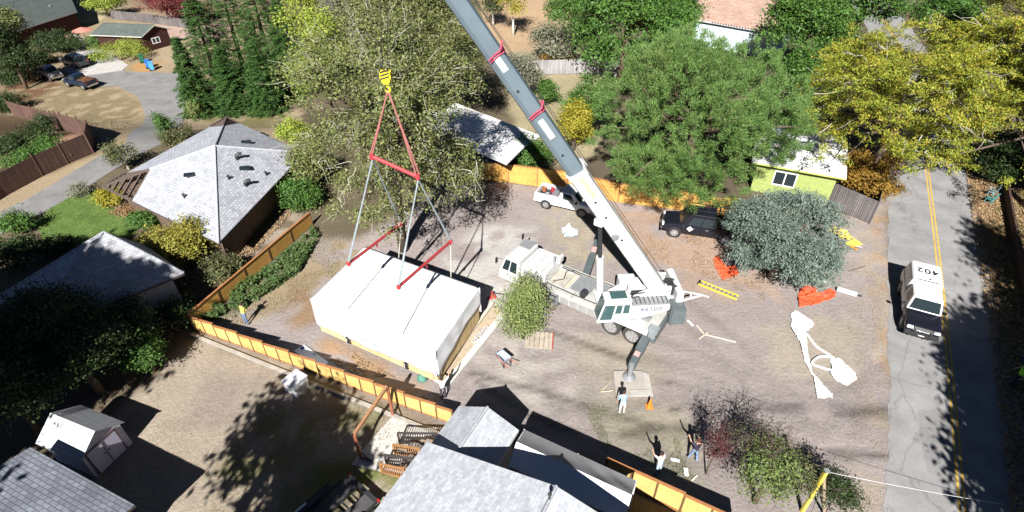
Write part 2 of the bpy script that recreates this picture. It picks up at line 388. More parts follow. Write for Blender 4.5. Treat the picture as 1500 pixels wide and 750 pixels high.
zone([(0, 110), (70, 100), (90, 125), (40, 150), (0, 150)], (.15, .085, .05), breakup=.9, seed=30)
zone([(270, 165), (440, 160), (460, 230), (420, 240), (340, 180), (250, 200)], (.37, .29, .19))
zone([(290, 170), (420, 165), (430, 190), (330, 182)], (.22, .20, .09), breakup=.6, seed=2)
zone([(700, -20), (850, -20), (830, 60), (790, 90), (740, 85), (700, 40)], (.43, .30, .185))
zone([(740, 75), (900, 75), (870, 240), (780, 240), (740, 150)], (.34, .29, .18))
zone([(830, 235), (1110, 200), (1110, 310), (1000, 300), (905, 290), (830, 272)], (.12, .095, .065), k=1)  # soil under the pine, shade darkened into its colour
zone([(330, 440), (455, 345), (520, 350), (560, 330), (655, 262), (830, 276), (1000, 303), (1200, 332), (1302, 285), (1345, 820), (1060, 760), (850, 665), (660, 622), (287, 484)], DIRT, k=2)
zone([(300, 470), (455, 345), (530, 350), (540, 370), (470, 430), (330, 490)], (.31, .245, .155), breakup=.9, seed=3)
zone([(300, 462), (455, 338), (470, 345), (400, 420), (345, 462)], (.07, .10, .035), breakup=.85, seed=4, bsc=1.2)
zone([(400, 420), (460, 400), (480, 470), (430, 480)], (.27, .18, .11), breakup=.8, seed=5)
zone([(480, 490), (640, 590), (600, 600), (470, 520)], (.34, .22, .13), breakup=.7, seed=6)
zone([(690, 330), (790, 330), (760, 400), (725, 440), (640, 400)], PALE, breakup=.95, seed=7)
zone([(700, 425), (745, 420), (745, 470), (690, 480)], (.50, .47, .44))
zone([(700, 370), (760, 380), (740, 470), (690, 450)], PALE, breakup=.8, seed=8)
zone([(790, 300), (900, 310), (920, 380), (820, 390)], (.38, .33, .24), strength=.7, breakup=.6, seed=9, bsc=1.7)
zone([(880, 290), (1000, 300), (1160, 380), (1120, 420), (1020, 410), (930, 370), (880, 320)], RED, breakup=.95, seed=10, bsc=.5)
zone([(960, 400), (1150, 400), (1140, 440), (1000, 440)], (.36, .27, .22), breakup=.8, seed=11)
zone([(1240, 330), (1303, 290), (1310, 500), (1312, 760), (1255, 760), (1262, 520)], (.36, .30, .245), breakup=1.0, seed=12)
zone([(1282, 320), (1304, 310), (1306, 560), (1290, 560)], (.36, .23, .13), breakup=.9, seed=13)
zone([(1120, 480), (1260, 460), (1250, 560), (1120, 560)], (.36, .31, .24), strength=.7, breakup=.3, seed=14, bsc=1.9)
zone([(880, 560), (1000, 600), (1010, 660), (890, 640)], (.36, .315, .25), strength=.7, breakup=.3, seed=15, bsc=1.8)
zone([(830, 500), (960, 480), (980, 560), (850, 560)], (.355, .305, .24), strength=.7, breakup=.35, seed=16, bsc=1.7)
zone([(830, 560), (1010, 620), (1040, 740), (880, 640)], (.20, .20, .11), strength=.3, breakup=.12, seed=17)
zone([(700, 500), (830, 500), (830, 600), (720, 600)], (.40, .36, .325), breakup=.7, seed=18)
zone([(280, 488), (640, 628), (700, 820), (200, 900), (-150, 900), (200, 570)], (.37, .31, .245), k=2)
zone([(300, 540), (470, 560), (420, 640), (280, 620)], (.31, .26, .22), breakup=.6, seed=19, bsc=.5)
zone([(380, 590), (560, 590), (640, 700), (600, 860), (280, 860), (320, 690)], (.235, .215, .12), breakup=1.0, seed=20)
zone([(450, 680), (600, 660), (560, 800), (430, 800)], (.17, .19, .06), breakup=.8, seed=21)
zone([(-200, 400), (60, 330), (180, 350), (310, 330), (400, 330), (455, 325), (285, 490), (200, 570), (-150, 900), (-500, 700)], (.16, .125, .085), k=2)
zone([(290, 330), (440, 300), (440, 330), (300, 440), (280, 400)], (.33, .27, .21), breakup=.9, seed=22)
zone([(5, 165), (135, 180), (150, 215), (130, 232), (0, 290), (-200, 330), (-200, 200)], (.12, .085, .05))
zone([(70, 200), (125, 195), (128, 212), (80, 215)], (.36, .22, .15))
zone([(-50, 310), (5, 283), (140, 226), (185, 200), (200, 222), (60, 310), (-50, 355)], TAN)
zone([(1388, 200), (1640, 180), (1750, 900), (1480, 900), (1450, 520), (1430, 330)], (.19, .12, .075), k=2)  # verge litter soil, colour darkened to paint the deep shade there
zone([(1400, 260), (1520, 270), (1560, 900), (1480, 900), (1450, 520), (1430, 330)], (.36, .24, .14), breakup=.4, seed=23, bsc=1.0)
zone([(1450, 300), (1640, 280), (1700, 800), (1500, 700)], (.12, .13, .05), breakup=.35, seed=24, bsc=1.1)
lotm = inpoly(GX, GY, W([(330, 440), (560, 330), (830, 276), (1200, 332), (1302, 300), (1345, 820), (1060, 760), (660, 622), (400, 525)])).astype(float)
# wheel ruts scraped across the lot (real relief plus darker colour along them)
def ruts(pts, w=.28, gap=1.7, amp=.05):
    p = np.array([tuple(G(*q)[:2]) for q in pts]); best = np.full(GX.shape, 1e9); sgn = np.zeros(GX.shape)
    for a, b in zip(p[:-1], p[1:]):
        d = b-a; L2 = d@d; t = np.clip(((GX-a[0])*d[0]+(GY-a[1])*d[1])/L2, 0, 1)
        ex = GX-a[0]-t*d[0]; ey = GY-a[1]-t*d[1]; q = np.hypot(ex, ey); s = np.sign(d[0]*ey-d[1]*ex)
        u = q < best; best = np.where(u, q, best); sgn = np.where(u, s, sgn)
    sd = best*sgn; return np.exp(-((np.abs(sd)-gap/2)/w)**2)
rut = np.zeros(GX.shape)
for pts in ([(700, 560), (850, 520), (1000, 545), (1150, 575), (1330, 580)], [(720, 610), (900, 610), (1080, 590), (1320, 615)], [(990, 660), (1150, 640), (1320, 650)], [(1000, 450), (1060, 500), (1130, 580), (1330, 640)],
            [(830, 620), (960, 610), (1100, 610), (1250, 590), (1330, 540)], [(700, 520), (800, 590), (900, 640), (980, 690)], [(790, 480), (960, 510), (1110, 560)]):
    rut = np.maximum(rut, ruts(pts)*(.45+.55*fbm(GX*.6, GY*.6, 77)))
rut *= lotm
thin = np.zeros(GX.shape)
for pts in ([(690, 545), (800, 575), (960, 625), (1120, 640)], [(760, 470), (850, 500), (930, 530)], [(985, 600), (1120, 600), (1300, 610)], [(980, 560), (1100, 590), (1310, 600)], [(1000, 680), (1130, 655), (1310, 668)], [(860, 640), (1000, 625), (1100, 628)], [(700, 560), (780, 610), (860, 640)]): thin = np.maximum(thin, ruts(pts, .16, .1)*sst((fbm(GX*.5, GY*.5, 78)-.32)*4))
thin *= lotm; COLR *= (1-.22*rut)[..., None]*(1-.5*thin)[..., None]; rut = rut+thin*.7
COLR *= (1+.10*(fbm(GX*.4, GY*.7, 91)-.5)*lotm)[..., None]
COLR *= .92*(.86+.28*small)[..., None]*(.9+.2*big)[..., None]
def ribbon(pts, off, w):           # left/right offset strip polygon around a centre line (world xy)
    p = [Vector((x, y, 0)) for x, y in pts]; Lf = []; Rt = []
    for i, q in enumerate(p):
        d = (p[min(i+1, len(p)-1)]-p[max(i-1, 0)]).normalized(); n = Vector((d.y, -d.x, 0))
        Lf.append(tuple((q+n*(off-w/2))[:2])); Rt.append(tuple((q+n*(off+w/2))[:2]))
    return Lf+Rt[::-1]
def smooth_path(p, k=6):
    out = []
    for i in range(len(p)-1):
        p0, p1, p2, p3 = (np.array(p[max(0, min(len(p)-1, j))], float) for j in (i-1, i, i+1, i+2))
        for t in np.linspace(0, 1, k, endpoint=False): out.append(tuple(.5*((2*p1)+(p2-p0)*t+(2*p0-5*p1+4*p2-p3)*t*t+(3*p1-p0-3*p2+p3)*t**3)))
    return out+[tuple(p[-1])]
cl = [tuple(G(x, y)[:2]) for x, y in ((1352, 205), (1358, 250), (1372, 360), (1385, 480), (1396, 590), (1410, 750))]
d0 = np.array(cl[0])-np.array(cl[1]); d1 = np.array(cl[-1])-np.array(cl[-2]); d0 /= np.linalg.norm(d0); d1 /= np.linalg.norm(d1)
cl = [tuple(np.array(cl[0])+d0*90+np.array([-14, 0])), tuple(np.array(cl[0])+d0*35+np.array([-2, 0]))]+cl+[tuple(np.array(cl[-1])+d1*15), tuple(np.array(cl[-1])+d1*50)]
CL = smooth_path(cl, 6)
court = W([(118, 90), (150, 86), (185, 105), (276, 108), (270, 170), (236, 212), (190, 234), (125, 276), (70, 308), (20, 334), (-40, 364), (-60, 340), (40, 292), (140, 232), (185, 210), (212, 165), (202, 142), (172, 126), (140, 128), (95, 114)])
lawn_poly = W([(60, 342), (50, 330), (72, 306), (122, 278), (150, 278), (160, 300), (195, 318), (205, 334), (190, 350), (150, 360), (110, 372), (65, 362)])
DRIVE = W([(120, 66), (150, 70), (188, 96), (178, 104), (120, 112), (92, 104)]); PATIO = W([(573, 612), (640, 627), (640, 660), (603, 706), (578, 696), (515, 681), (530, 660)])
graded = np.zeros(GX.shape)
for pl in (ribbon(CL, 0, 6.9), court, lawn_poly, DRIVE, PATIO): graded = np.maximum(graded, inpoly(GX, GY, pl).astype(float))
for sx in (-1, 0, 1):
    for sy in (-1, 0, 1): graded = np.maximum(graded, np.roll(np.roll(graded, sx, 0), sy, 1)) if (sx or sy) else graded
GZm = T(GX, GY)+((small-.5)*.05*(.4+.6*lotm)-rut*.05+(fbm(GX*3.1, GY*3.1, 61)-.5)*.03)*(1-np.minimum(graded, 1))
V = np.stack([GX, GY, GZm], -1).reshape(-1, 3); ny, nx = GX.shape
ii = (np.arange(ny-1)[:, None]*nx+np.arange(nx-1)[None]).ravel(); F4 = np.stack([ii, ii+1, ii+nx+1, ii+nx], 1)
gm, nt, bs = _new('soil_and_dry_grass'); Lk = nt.links
at = N(nt, 'ShaderNodeAttribute'); at.attribute_name = 'soil'; tc = N(nt, 'ShaderNodeTexCoord')
n1 = N(nt, 'ShaderNodeTexNoise', Scale=4.5, Detail=8.0, Roughness=.7); Lk.new(tc.outputs['Object'], n1.inputs['Vector'])
n2 = N(nt, 'ShaderNodeTexNoise', Scale=22.0, Detail=3.0, Roughness=.6); Lk.new(tc.outputs['Object'], n2.inputs['Vector'])
m1 = N(nt, 'ShaderNodeMapRange'); m1.inputs[1].default_value = .3; m1.inputs[2].default_value = .7; m1.inputs[3].default_value = .86; m1.inputs[4].default_value = 1.14; Lk.new(n1.outputs[0], m1.inputs[0])
m2 = N(nt, 'ShaderNodeMapRange'); m2.inputs[1].default_value = .3; m2.inputs[2].default_value = .7; m2.inputs[3].default_value = .9; m2.inputs[4].default_value = 1.1; Lk.new(n2.outputs[0], m2.inputs[0])
mu = N(nt, 'ShaderNodeMath', operation='MULTIPLY'); Lk.new(m1.outputs[0], mu.inputs[0]); Lk.new(m2.outputs[0], mu.inputs[1])
sc = N(nt, 'ShaderNodeVectorMath', operation='SCALE'); Lk.new(at.outputs['Color'], sc.inputs[0]); Lk.new(mu.outputs[0], sc.inputs['Scale']); Lk.new(sc.outputs[0], bs.inputs['Base Color'])
bs.inputs['Roughness'].default_value = .95; bs.inputs['Specular IOR Level'].default_value = .1
bp = N(nt, 'ShaderNodeBump', Strength=.8, Distance=.1); Lk.new(n1.outputs[0], bp.inputs['Height']); Lk.new(bp.outputs[0], bs.inputs['Normal'])
go = raw_mesh('ground', V, F4, gm, None); go['kind'] = 'structure'
ca = go.data.color_attributes.new('soil', 'FLOAT_COLOR', 'POINT')
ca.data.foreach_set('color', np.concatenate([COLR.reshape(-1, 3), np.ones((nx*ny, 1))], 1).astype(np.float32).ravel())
go.data.polygons.foreach_set('use_smooth', [True]*len(F4))

# ------------------------------------------------------------------ roads and paths (sheets just above the soil)
def sheet(name, poly, mat, lift, step=1.0, label=None, parent=None):
    """flat or draped polygon sheet"""
    bm = bmesh.new(); vs = [bm.verts.new((x, y, 0)) for x, y in poly]; f = bm.faces.new(vs)
    if f.normal.z < 0: f.normal_flip()
    bmesh.ops.triangulate(bm, faces=bm.faces[:])
    for _ in range(7):
        es = [e for e in bm.edges if e.calc_length() > step*2]
        if not es: break
        bmesh.ops.subdivide_edges(bm, edges=es, cuts=1); bmesh.ops.triangulate(bm, faces=[q for q in bm.faces if len(q.verts) > 3])
    bm.normal_update()
    for v in bm.verts: v.co.z = ground(v.co.x, v.co.y)+lift
    me = bpy.data.meshes.new(name); bm.to_mesh(me); bm.free(); me.materials.append(mat)
    o = bpy.data.objects.new(name, me); COL.objects.link(o); o['kind'] = 'structure'; o.parent = parent; return o
def asphalt(name, c, var=.14):
    m, nt, b = _new(name); L = nt.links; tc = N(nt, 'ShaderNodeTexCoord')
    a = N(nt, 'ShaderNodeTexNoise', Scale=.55, Detail=8.0, Roughness=.65); L.new(tc.outputs['Object'], a.inputs['Vector'])
    r = N(nt, 'ShaderNodeMapRange'); r.inputs[1].default_value = .3; r.inputs[2].default_value = .7; r.inputs[3].default_value = 1-var*1.4; r.inputs[4].default_value = 1+var*1.4; L.new(a.outputs[0], r.inputs[0])
    f = N(nt, 'ShaderNodeTexNoise', Scale=30.0, Detail=3.0); L.new(tc.outputs['Object'], f.inputs['Vector'])
    r2 = N(nt, 'ShaderNodeMapRange'); r2.inputs[1].default_value = .3; r2.inputs[2].default_value = .7; r2.inputs[3].default_value = .84; r2.inputs[4].default_value = 1.16; L.new(f.outputs[0], r2.inputs[0])
    v = N(nt, 'ShaderNodeTexVoronoi', Scale=.28); v.feature = 'DISTANCE_TO_EDGE'; dn = N(nt, 'ShaderNodeTexNoise', Scale=1.6, Detail=4.0); L.new(tc.outputs['Object'], dn.inputs['Vector'])
    ad = N(nt, 'ShaderNodeMixRGB'); ad.inputs[0].default_value = .35; L.new(tc.outputs['Object'], ad.inputs[1]); L.new(dn.outputs['Color'], ad.inputs[2]); L.new(ad.outputs[0], v.inputs['Vector'])
    cr = N(nt, 'ShaderNodeMapRange'); cr.inputs[1].default_value = 0; cr.inputs[2].default_value = .012; cr.inputs[3].default_value = .78; cr.inputs[4].default_value = 1; L.new(v.outputs['Distance'], cr.inputs[0])
    q = N(nt, 'ShaderNodeMath', operation='MULTIPLY'); L.new(r.outputs[0], q.inputs[0]); L.new(r2.outputs[0], q.inputs[1])
    q2 = N(nt, 'ShaderNodeMath', operation='MULTIPLY'); L.new(q.outputs[0], q2.inputs[0]); L.new(cr.outputs[0], q2.inputs[1])
    s = N(nt, 'ShaderNodeVectorMath', operation='SCALE'); s.inputs[0].default_value = c; L.new(q2.outputs[0], s.inputs['Scale']); L.new(s.outputs[0], b.inputs['Base Color'])
    b.inputs['Roughness'].default_value = .9; b.inputs['Specular IOR Level'].default_value = .25
    bp = N(nt, 'ShaderNodeBump', Strength=.3, Distance=.02); L.new(f.outputs[0], bp.inputs['Height']); L.new(bp.outputs[0], b.inputs['Normal']); return m
ASPH = asphalt('old_asphalt', (.255, .25, .248)); ASPH2 = asphalt('court_asphalt', (.21, .205, .2))
YEL = pm('yellow_road_paint', (.55, .36, .07), .7, .3, 3, fine=.25); WHITEP = pm('white_road_paint', (.6, .6, .58), .7, .2, 3)
rng_e = np.random.default_rng(3)
def rough_edge(poly, a): return [(x+(float(fbm(x*.9, y*.45, 66, 3))-.5)*a+(float(fbm(x*3, y*2.2, 67, 3))-.5)*a*.55, y) for x, y in poly]
CLd = smooth_path(CL, 8)
sheet('road', rough_edge(ribbon(CLd, -.02, 6.1), .55), ASPH, .012, 2.0)
for o_ in (-.11, .11): sheet('road_marking', ribbon(CL, o_, .11), YEL, .016, 2.0)
sheet('asphalt_patch', W([(1345, 600), (1392, 600), (1402, 715), (1358, 690), (1350, 650)]), asphalt('patched_asphalt', (.222, .217, .214), .1), .014)
sheet('cul_de_sac', court, ASPH2, .025, .7)
sheet('driveway', W([(120, 66), (150, 70), (188, 96), (178, 104), (120, 112), (92, 104)]), pm('pale_concrete', (.43, .41, .39), .9, .14, 1.5, fine=.1), .04, .7)
LAWN = pm('mown_lawn', (.10, .155, .042), .95, .3, .9, fine=.3, bump=.6, spec=.05)
sheet('lawn', lawn_poly, LAWN, .02, 1.0)
# ------------------------------------------------------------------ shared materials
SH_LIGHT = brick_mat('light_grey_shingles', (.28, .29, .32), (.40, .41, .445), (.19, .195, .215), .33, .2, .016, blotch=.12)
SH_B = brick_mat('grey_shingles', (.34, .35, .37), (.48, .49, .51), (.26, .26, .28), .33, .19, .014, blotch=.12)
SH_C = brick_mat('weathered_blue_grey_shingles', (.17, .185, .22), (.25, .27, .31), (.09, .095, .11), .34, .19, .016, blotch=.25)
SH_D = brick_mat('pale_grey_shingles', (.33, .345, .375), (.44, .455, .485), (.29, .30, .325), .32, .15, .006, blotch=.09, bs=1.6)
SH_G = brick_mat('green_grey_shingles', (.065, .08, .076), (.095, .11, .10), (.05, .058, .055), .35, .16, .008, blotch=.14)
SH_BR = brick_mat('brown_shake_roof', (.36, .24, .185), (.45, .31, .24), (.25, .165, .13), .5, .32, .02, blotch=.2)
WHROOF = pm('white_roof_membrane', (.80, .80, .80), .7, .05, .8, fine=.03)
FASC = pm('white_trim', (.72, .72, .70), .6, .06); FASC_D = pm('dark_trim', (.10, .08, .07), .7, .15)
WALL_RED = brick_mat('shade_dark_red_siding', (.05, .018, .015), (.06, .022, .018), (.03, .011, .009), 4, .15, .01, rough=.8, blotch=.15)  # red siding with the shade on the walls darkened into its colour
WALL_BR = pm('brown_wall', (.13, .09, .065), .8, .2, 2); WALL_CREAM = pm('cream_wall', (.5, .47, .42), .8, .1, 2)
WALL_LIME = brick_mat('lime_green_siding', (.34, .41, .13), (.37, .44, .14), (.29, .35, .11), 5, .2, .006, rough=.7, blotch=.05)
WALL_BLUE = pm('pale_blue_wall', (.52, .62, .66), .8, .06, 1)
WINFR = pm('window_frame_white', (.78, .78, .76), .5, .04); GLS = glass()
BARK = pm('brown_bark', (.12, .085, .06), .9, .3, 6, bump=.6); BARK_PALE = pm('pale_lichen_bark', (.42, .40, .34), .9, .25, 5, bump=.4); BIRCH = pm('birch_bark', (.62, .59, .54), .85, .2, 4)
FENCE_Y = brick_mat('yellow_cedar_boards', (.60, .40, .13), (.70, .48, .17), (.34, .20, .06), 1.4, .14, .006, rough=.7, blotch=.14, bs=1.2)
FENCE_O = brick_mat('orange_cedar_boards', (.56, .30, .075), (.66, .37, .10), (.34, .17, .05), 2.2, .15, .007, rough=.7, blotch=.16)
CAPW = pm('brown_stained_rail', (.36, .155, .06), .7, .18, 4); POSTW = pm('dark_fence_post', (.16, .085, .04), .7, .2, 4); REDW = pm('redwood_stain', (.27, .095, .05), .65, .2, 4)
FENCE_BR = brick_mat('brown_weathered_boards', (.115, .065, .052), (.165, .095, .075), (.035, .02, .018), .14, 3, .02, rough=.85, offset=0, blotch=.22)
FENCE_GR = brick_mat('grey_weathered_boards', (.26, .245, .25), (.36, .34, .345), (.12, .11, .11), .15, 3, .018, rough=.9, offset=0, blotch=.25)
FENCE_DK = brick_mat('dark_weathered_boards', (.13, .115, .115), (.20, .18, .175), (.05, .045, .045), .15, 3, .02, rough=.9, offset=0, blotch=.25)
CONC = pm('concrete', (.44, .42, .39), .9, .15, 1.5, fine=.12, bump=.1); CONC_P = pm('pale_new_concrete', (.56, .53, .49), .9, .1, 1.5, fine=.08)
METAL_W = pm('white_enamel', (.75, .75, .75), .4, .05, 2); METAL_D = pm('dark_steel', (.045, .047, .05), .5, .2, 3, metal=.3); METAL_G = pm('grey_steel', (.30, .31, .32), .5, .15, 3, metal=.3)
BLK = pm('black_rubber', (.022, .022, .022), .8, .2, 4); STEEL = pm('bright_steel', (.62, .62, .63), .35, .08, 4, metal=.7)
RED_S = pm('red_painted_steel', (.40, .045, .05), .5, .15, 3)
def up(p, h): return Vector((p[0], p[1], p[2]+h))
def V2(p, z): return Vector((p[0], p[1], z))
def inset(poly, d):                # shrink a convex outline towards its centre by about d metres
    c = sum((Vector((p[0], p[1])) for p in poly), Vector((0, 0)))/len(poly); out = []
    for p in poly:
        v = Vector((p[0], p[1]))-c; w_ = c+v*(1-d*1.25/v.length); out.append((w_.x, w_.y, 0))
    return out
def window(parent, c, xdir, w, h, nrm, split=2, fr=WINFR, depth=.06):
    """frame with panes on a wall: c centre, xdir along the wall, nrm outward"""
    M = frame(c, xdir, (0, 0, 1)); M3 = M
    if (M.to_3x3() @ Vector((0, 0, 1))).dot(Vector(nrm)) < 0: M3 = frame(c, -Vector(xdir), (0, 0, 1))
    f = MB(M3); t = .09
    f.box((0, h/2-t/2, depth/2), (w, t, depth)); f.box((0, -h/2+t/2, depth/2), (w, t, depth))
    for i in range(split+1): f.box((-w/2+t/2+(w-t)*i/split, 0, depth/2), (t, h-2*t, depth*.98))
    wo = f.build('window', fr, parent)
    g = MB(M3); g.box((0, 0, .012), (w-.05, h-.05, .02)); g.build('pane', GLS, wo)
def gable(name, label, A, B, width_vec, ze, zr, roofmat, wallmat, zbase=0, over=.35, trim=FASC, gable_mat=None, t=.14, cat='building'):
    """ridge parallel to A->B; A,B are the two eave corners of one side, width_vec goes across to the other eave"""
    A = Vector((*A[:2], 0)); B = Vector((*B[:2], 0)); w = Vector((*width_vec[:2], 0)); C_, D_ = B+w, A+w
    cen = (A+C_)/2; o = thing(name, label, cat, (cen.x, cen.y, zbase)); q = lambda p, z: Vector((p.x-cen.x, p.y-cen.y, z))
    M0, M1 = (A+D_)/2, (B+C_)/2
    u = (B-A).normalized()*over; v = w.normalized()*over
    wl = MB(); a, b, c, d = A+u+v, B-u+v, C_-u-v, D_+u-v; m0, m1 = M0+u, M1-u
    zi = ze-.05+over*(zr-ze)/(w.length/2)*1.0; zi = min(zi, zr-.3)-t
    pts = [q(a, 0), q(b, 0), q(c, 0), q(d, 0), q(a, zi), q(b, zi), q(c, zi), q(d, zi), q(m0, zr-t-.03), q(m1, zr-t-.03)]
    wl.add(pts, [(0, 1, 5, 4), (2, 3, 7, 6), (1, 2, 6, 9, 5), (3, 0, 4, 8, 7), (0, 3, 2, 1)])
    wl.build('wall', wallmat, o)
    rf = MB(); rf.slab([q(A, ze), q(B, ze), q(M1, zr), q(M0, zr)], t); rf.slab([q(D_, ze), q(M0, zr), q(M1, zr), q(C_, ze)], t)
    ro = rf.build('roof', [roofmat, trim], o)
    rc = MB(); rc.tube([q(M0, zr+.01), q(M1, zr+.01)], .07, 6); rc.build('ridge_cap', roofmat, ro)
    return o, q, (A, B, C_, D_, M0, M1)
def vent(parent, p, h=.35, r=.08, mat=METAL_D, elbow=False):
    m = MB(); m.tube([p, up(p, h)], r, 8)
    if elbow: m.tube([up(p, h), Vector(p)+Vector((.18, .1, h+.12)), Vector(p)+Vector((.38, .2, h+.1))], r*1.2, 8)
    else: m.lathe([(r*1.9, 0), (r*1.9, .05), (0.01, .14)], up(p, h), n=10)
    m.build('roof_vent', mat, parent)

# ------------------------------------------------------------------ hip roofed house on the left
hz = 2.6
Ah = [GZ(150, 273, hz), GZ(320, 356, hz), GZ(446, 224, hz), GZ(332, 172, hz)]
ctr = sum(Ah, Vector())/4; pk = GZ(322, 217, 4.9)
hA = thing('hip_roofed_house', 'single storey house with pale grey shingled pyramid roof and open rafter corners', 'house', (ctr.x, ctr.y, 0))
q = lambda p: Vector(p)-Vector((ctr.x, ctr.y, 0))
pk = V2((ctr*.35+pk*.65), 4.9)
rf = MB()
def lerp(a, b, t): return Vector(a)*(1-t)+Vector(b)*t
Lc, Fc, Rc, Bc = Ah
# the left and back corners are open lattices: the shingles stop short there
l1, l2 = lerp(Lc, Fc, .28), lerp(Lc, pk, .42); l3 = lerp(Lc, Bc, .16)
b1, b2 = lerp(Bc, Rc, .17), lerp(Bc, pk, .34); b3 = lerp(Bc, Lc, .16)
for poly in ([l1, Fc, pk, l2], [Fc, Rc, pk], [Rc, b1, b2, pk], [b3, l3, l2, pk, b2]): rf.slab([q(p) for p in poly], .16)
ro = rf.build('roof', [SH_LIGHT, FASC_D], hA)
hc = MB()
for a in (Fc, Rc): hc.tube([q(up(a, .02)), q(up(pk, .03))], .075, 6)
hc.tube([q(up(l2, .02)), q(up(pk, .03))], .075, 6); hc.tube([q(up(b2, .02)), q(up(pk, .03))], .075, 6)
hc.build('ridge_cap', pm('pale_ridge_tiles', (.43, .44, .47), .85, .12, 5), ro)
DKW = pm('dark_rafter_wood', (.115, .085, .07), .8, .2, 4)
for (c0, s1, s2, hp) in ((Lc, l1, l3, l2), (Bc, b1, b3, b2)):
    m = MB()
    for k in range(7):
        t = k/6.0
        m.beam(q(up(lerp(c0, s1, t), -.05)), q(up(lerp(c0, hp, t), -.05)), .10, .14); m.beam(q(up(lerp(c0, s2, t), -.05)), q(up(lerp(c0, hp, t), -.05)), .10, .14)
    m.beam(q(c0), q(s1), .12, .18); m.beam(q(c0), q(s2), .12, .18); m.beam(q(c0), q(hp), .14, .16)
    m.build('rafter_lattice', DKW, hA)
wl = MB(); wl.prism([tuple(q(p)[:2]) for p in inset(Ah, .9)], 0, 2.55); wl.build('wall', WALL_BR, hA)
for (px, py, kind) in ((278, 257, 0), (359, 247, 0), (361, 209, 0), (347, 233, 1), (360, 272, 1), (390, 256, 2), (270, 289, 2), (421, 256, 2), (335, 262, 2)):
    p = GZ(px, py, 3.6)
    for z in np.linspace(2.7, 4.9, 45):       # find the slope under that point
        p = GZ(px, py, z); hit = None
        for a, b in ((Fc, Rc), (Lc, Fc), (Rc, Bc), (Bc, Lc)):
            A_, B_, C_ = V2(a, hz), V2(b, hz), pk; n = (B_-A_).cross(C_-A_)
            zz = A_.z-((p.x-A_.x)*n.x+(p.y-A_.y)*n.y)/n.z
            hit = zz if hit is None else min(hit, zz)
        if z >= hit: break
    if kind == 0: MB().box(q(up(p, .07)), (.75, .5, .10), rz=.4, ry=.1).build('skylight', GLS, ro, bevel=.02)
    else: vent(ro, q(up(p, -.1)), .35 if kind == 1 else .3, .11 if kind == 1 else .06, METAL_D, kind == 1)

# ------------------------------------------------------------------ pyramid roofed house in the shade
zb = 2.7
Lp, Fp, Rp = GZ(-30, 452, zb), GZ(15, 505, zb), GZ(270, 400, zb); Bp = Lp+Rp-Fp; pkb = GZ(152, 340, 5.1)
cB = (Lp+Rp)/2; hB = thing('pyramid_roofed_house', 'grey shingled pyramid roofed house half sunk in tree shade', 'house', (cB.x, cB.y, 0))
q = lambda p: Vector(p)-Vector((cB.x, cB.y, 0)); rf = MB()
for a, b in ((Lp, Fp), (Fp, Rp), (Rp, Bp), (Bp, Lp)): rf.slab([q(a), q(b), q(pkb)], .16)
ro = rf.build('roof', [SH_B, FASC_D], hB); hc = MB()
for a in (Lp, Fp, Rp): hc.tube([q(up(a, .02)), q(up(pkb, .02))], .07, 6)
hc.build('ridge_cap', SH_LIGHT, ro)
MB().prism([tuple(q(p)[:2]) for p in inset([Lp, Fp, Rp, Bp], .6)], 0, 2.6).build('wall', WALL_CREAM, hB)

# ------------------------------------------------------------------ roof in the bottom left corner
zc = 2.7; e0, e1 = GZ(44, 655, zc), GZ(216, 750, zc)
ud = (e1-e0).normalized(); wd = Vector((ud.y, -ud.x, 0)); wd = wd if wd.x < 0 else -wd
tipC = G(284, 708); endC = tipC-Vector((SUN_DX, 1, 0)).normalized()*(zc/math.tan(SUN_ALT)); e1b = e0+ud*max(3.5, (endC-e0).dot(ud))
gable('corner_house', 'house with weathered blue grey shingle roof cut by the bottom left corner', e0, e1b, wd*9.5, zc, zc+1.0, SH_C, WALL_CREAM, trim=FASC_D, over=.4, cat='house')

# ------------------------------------------------------------------ garden shed
sBL, sBR = G(142, 700), G(194.5, 649); sw = (sBR-sBL); sdir = sw.normalized(); sback = Vector((-sdir.y, sdir.x, 0)); W_s = sw.length
shed = thing('garden_shed', 'pale metal garden shed with ribbed gambrel roof and double door, on dry yard', 'shed', ((sBL+sBR)/2), math.atan2(sdir.y, sdir.x))
Ls = 2.6; hw = W_s/2; h1, h2 = 1.62, 2.35
SHW = brick_mat('shed_panels', (.50, .49, .56), (.53, .52, .59), (.38, .37, .43), .3, 3, .006, rough=.55, offset=0, blotch=.06)
SHR = brick_mat('shed_roof_ribs', (.50, .52, .55), (.56, .58, .61), (.28, .29, .31), 4, .2, .012, rough=.5, blotch=.08)
m = MB(); m.add([(-hw, 0, 0), (hw, 0, 0), (hw, 0, h1), (0, 0, h2-.04), (-hw, 0, h1), (-hw, Ls, 0), (hw, Ls, 0), (hw, Ls, h1), (0, Ls, h2-.04), (-hw, Ls, h1)],
    [(0, 1, 2, 3, 4), (9, 8, 7, 6, 5), (0, 5, 6, 1), (1, 6, 7, 2), (0, 4, 9, 5), (2, 7, 8, 3), (4, 3, 8, 9)]); m.build('wall', SHW, shed)
rf = MB(); ov = .12
for s in (-1, 1): rf.slab([(s*(hw+.16), -ov, h1-.07), (s*(hw+.16), Ls+ov, h1-.07), (0, Ls+ov, h2+.02), (0, -ov, h2+.02)], .05)
ro = rf.build('roof', [SHR, METAL_G], shed)
for s in (-1, 1):
    d = MB(); d.box((s*.36-.06, -.02, .82), (.70, .035, 1.46)); do = d.build('door', pm('shed_door', (.50, .48, .58), .5, .06), shed, bevel=.008)
    MB().box((s*.1-.06, -.05, .85), (.03, .03, .14)).build('handle', METAL_D, do)
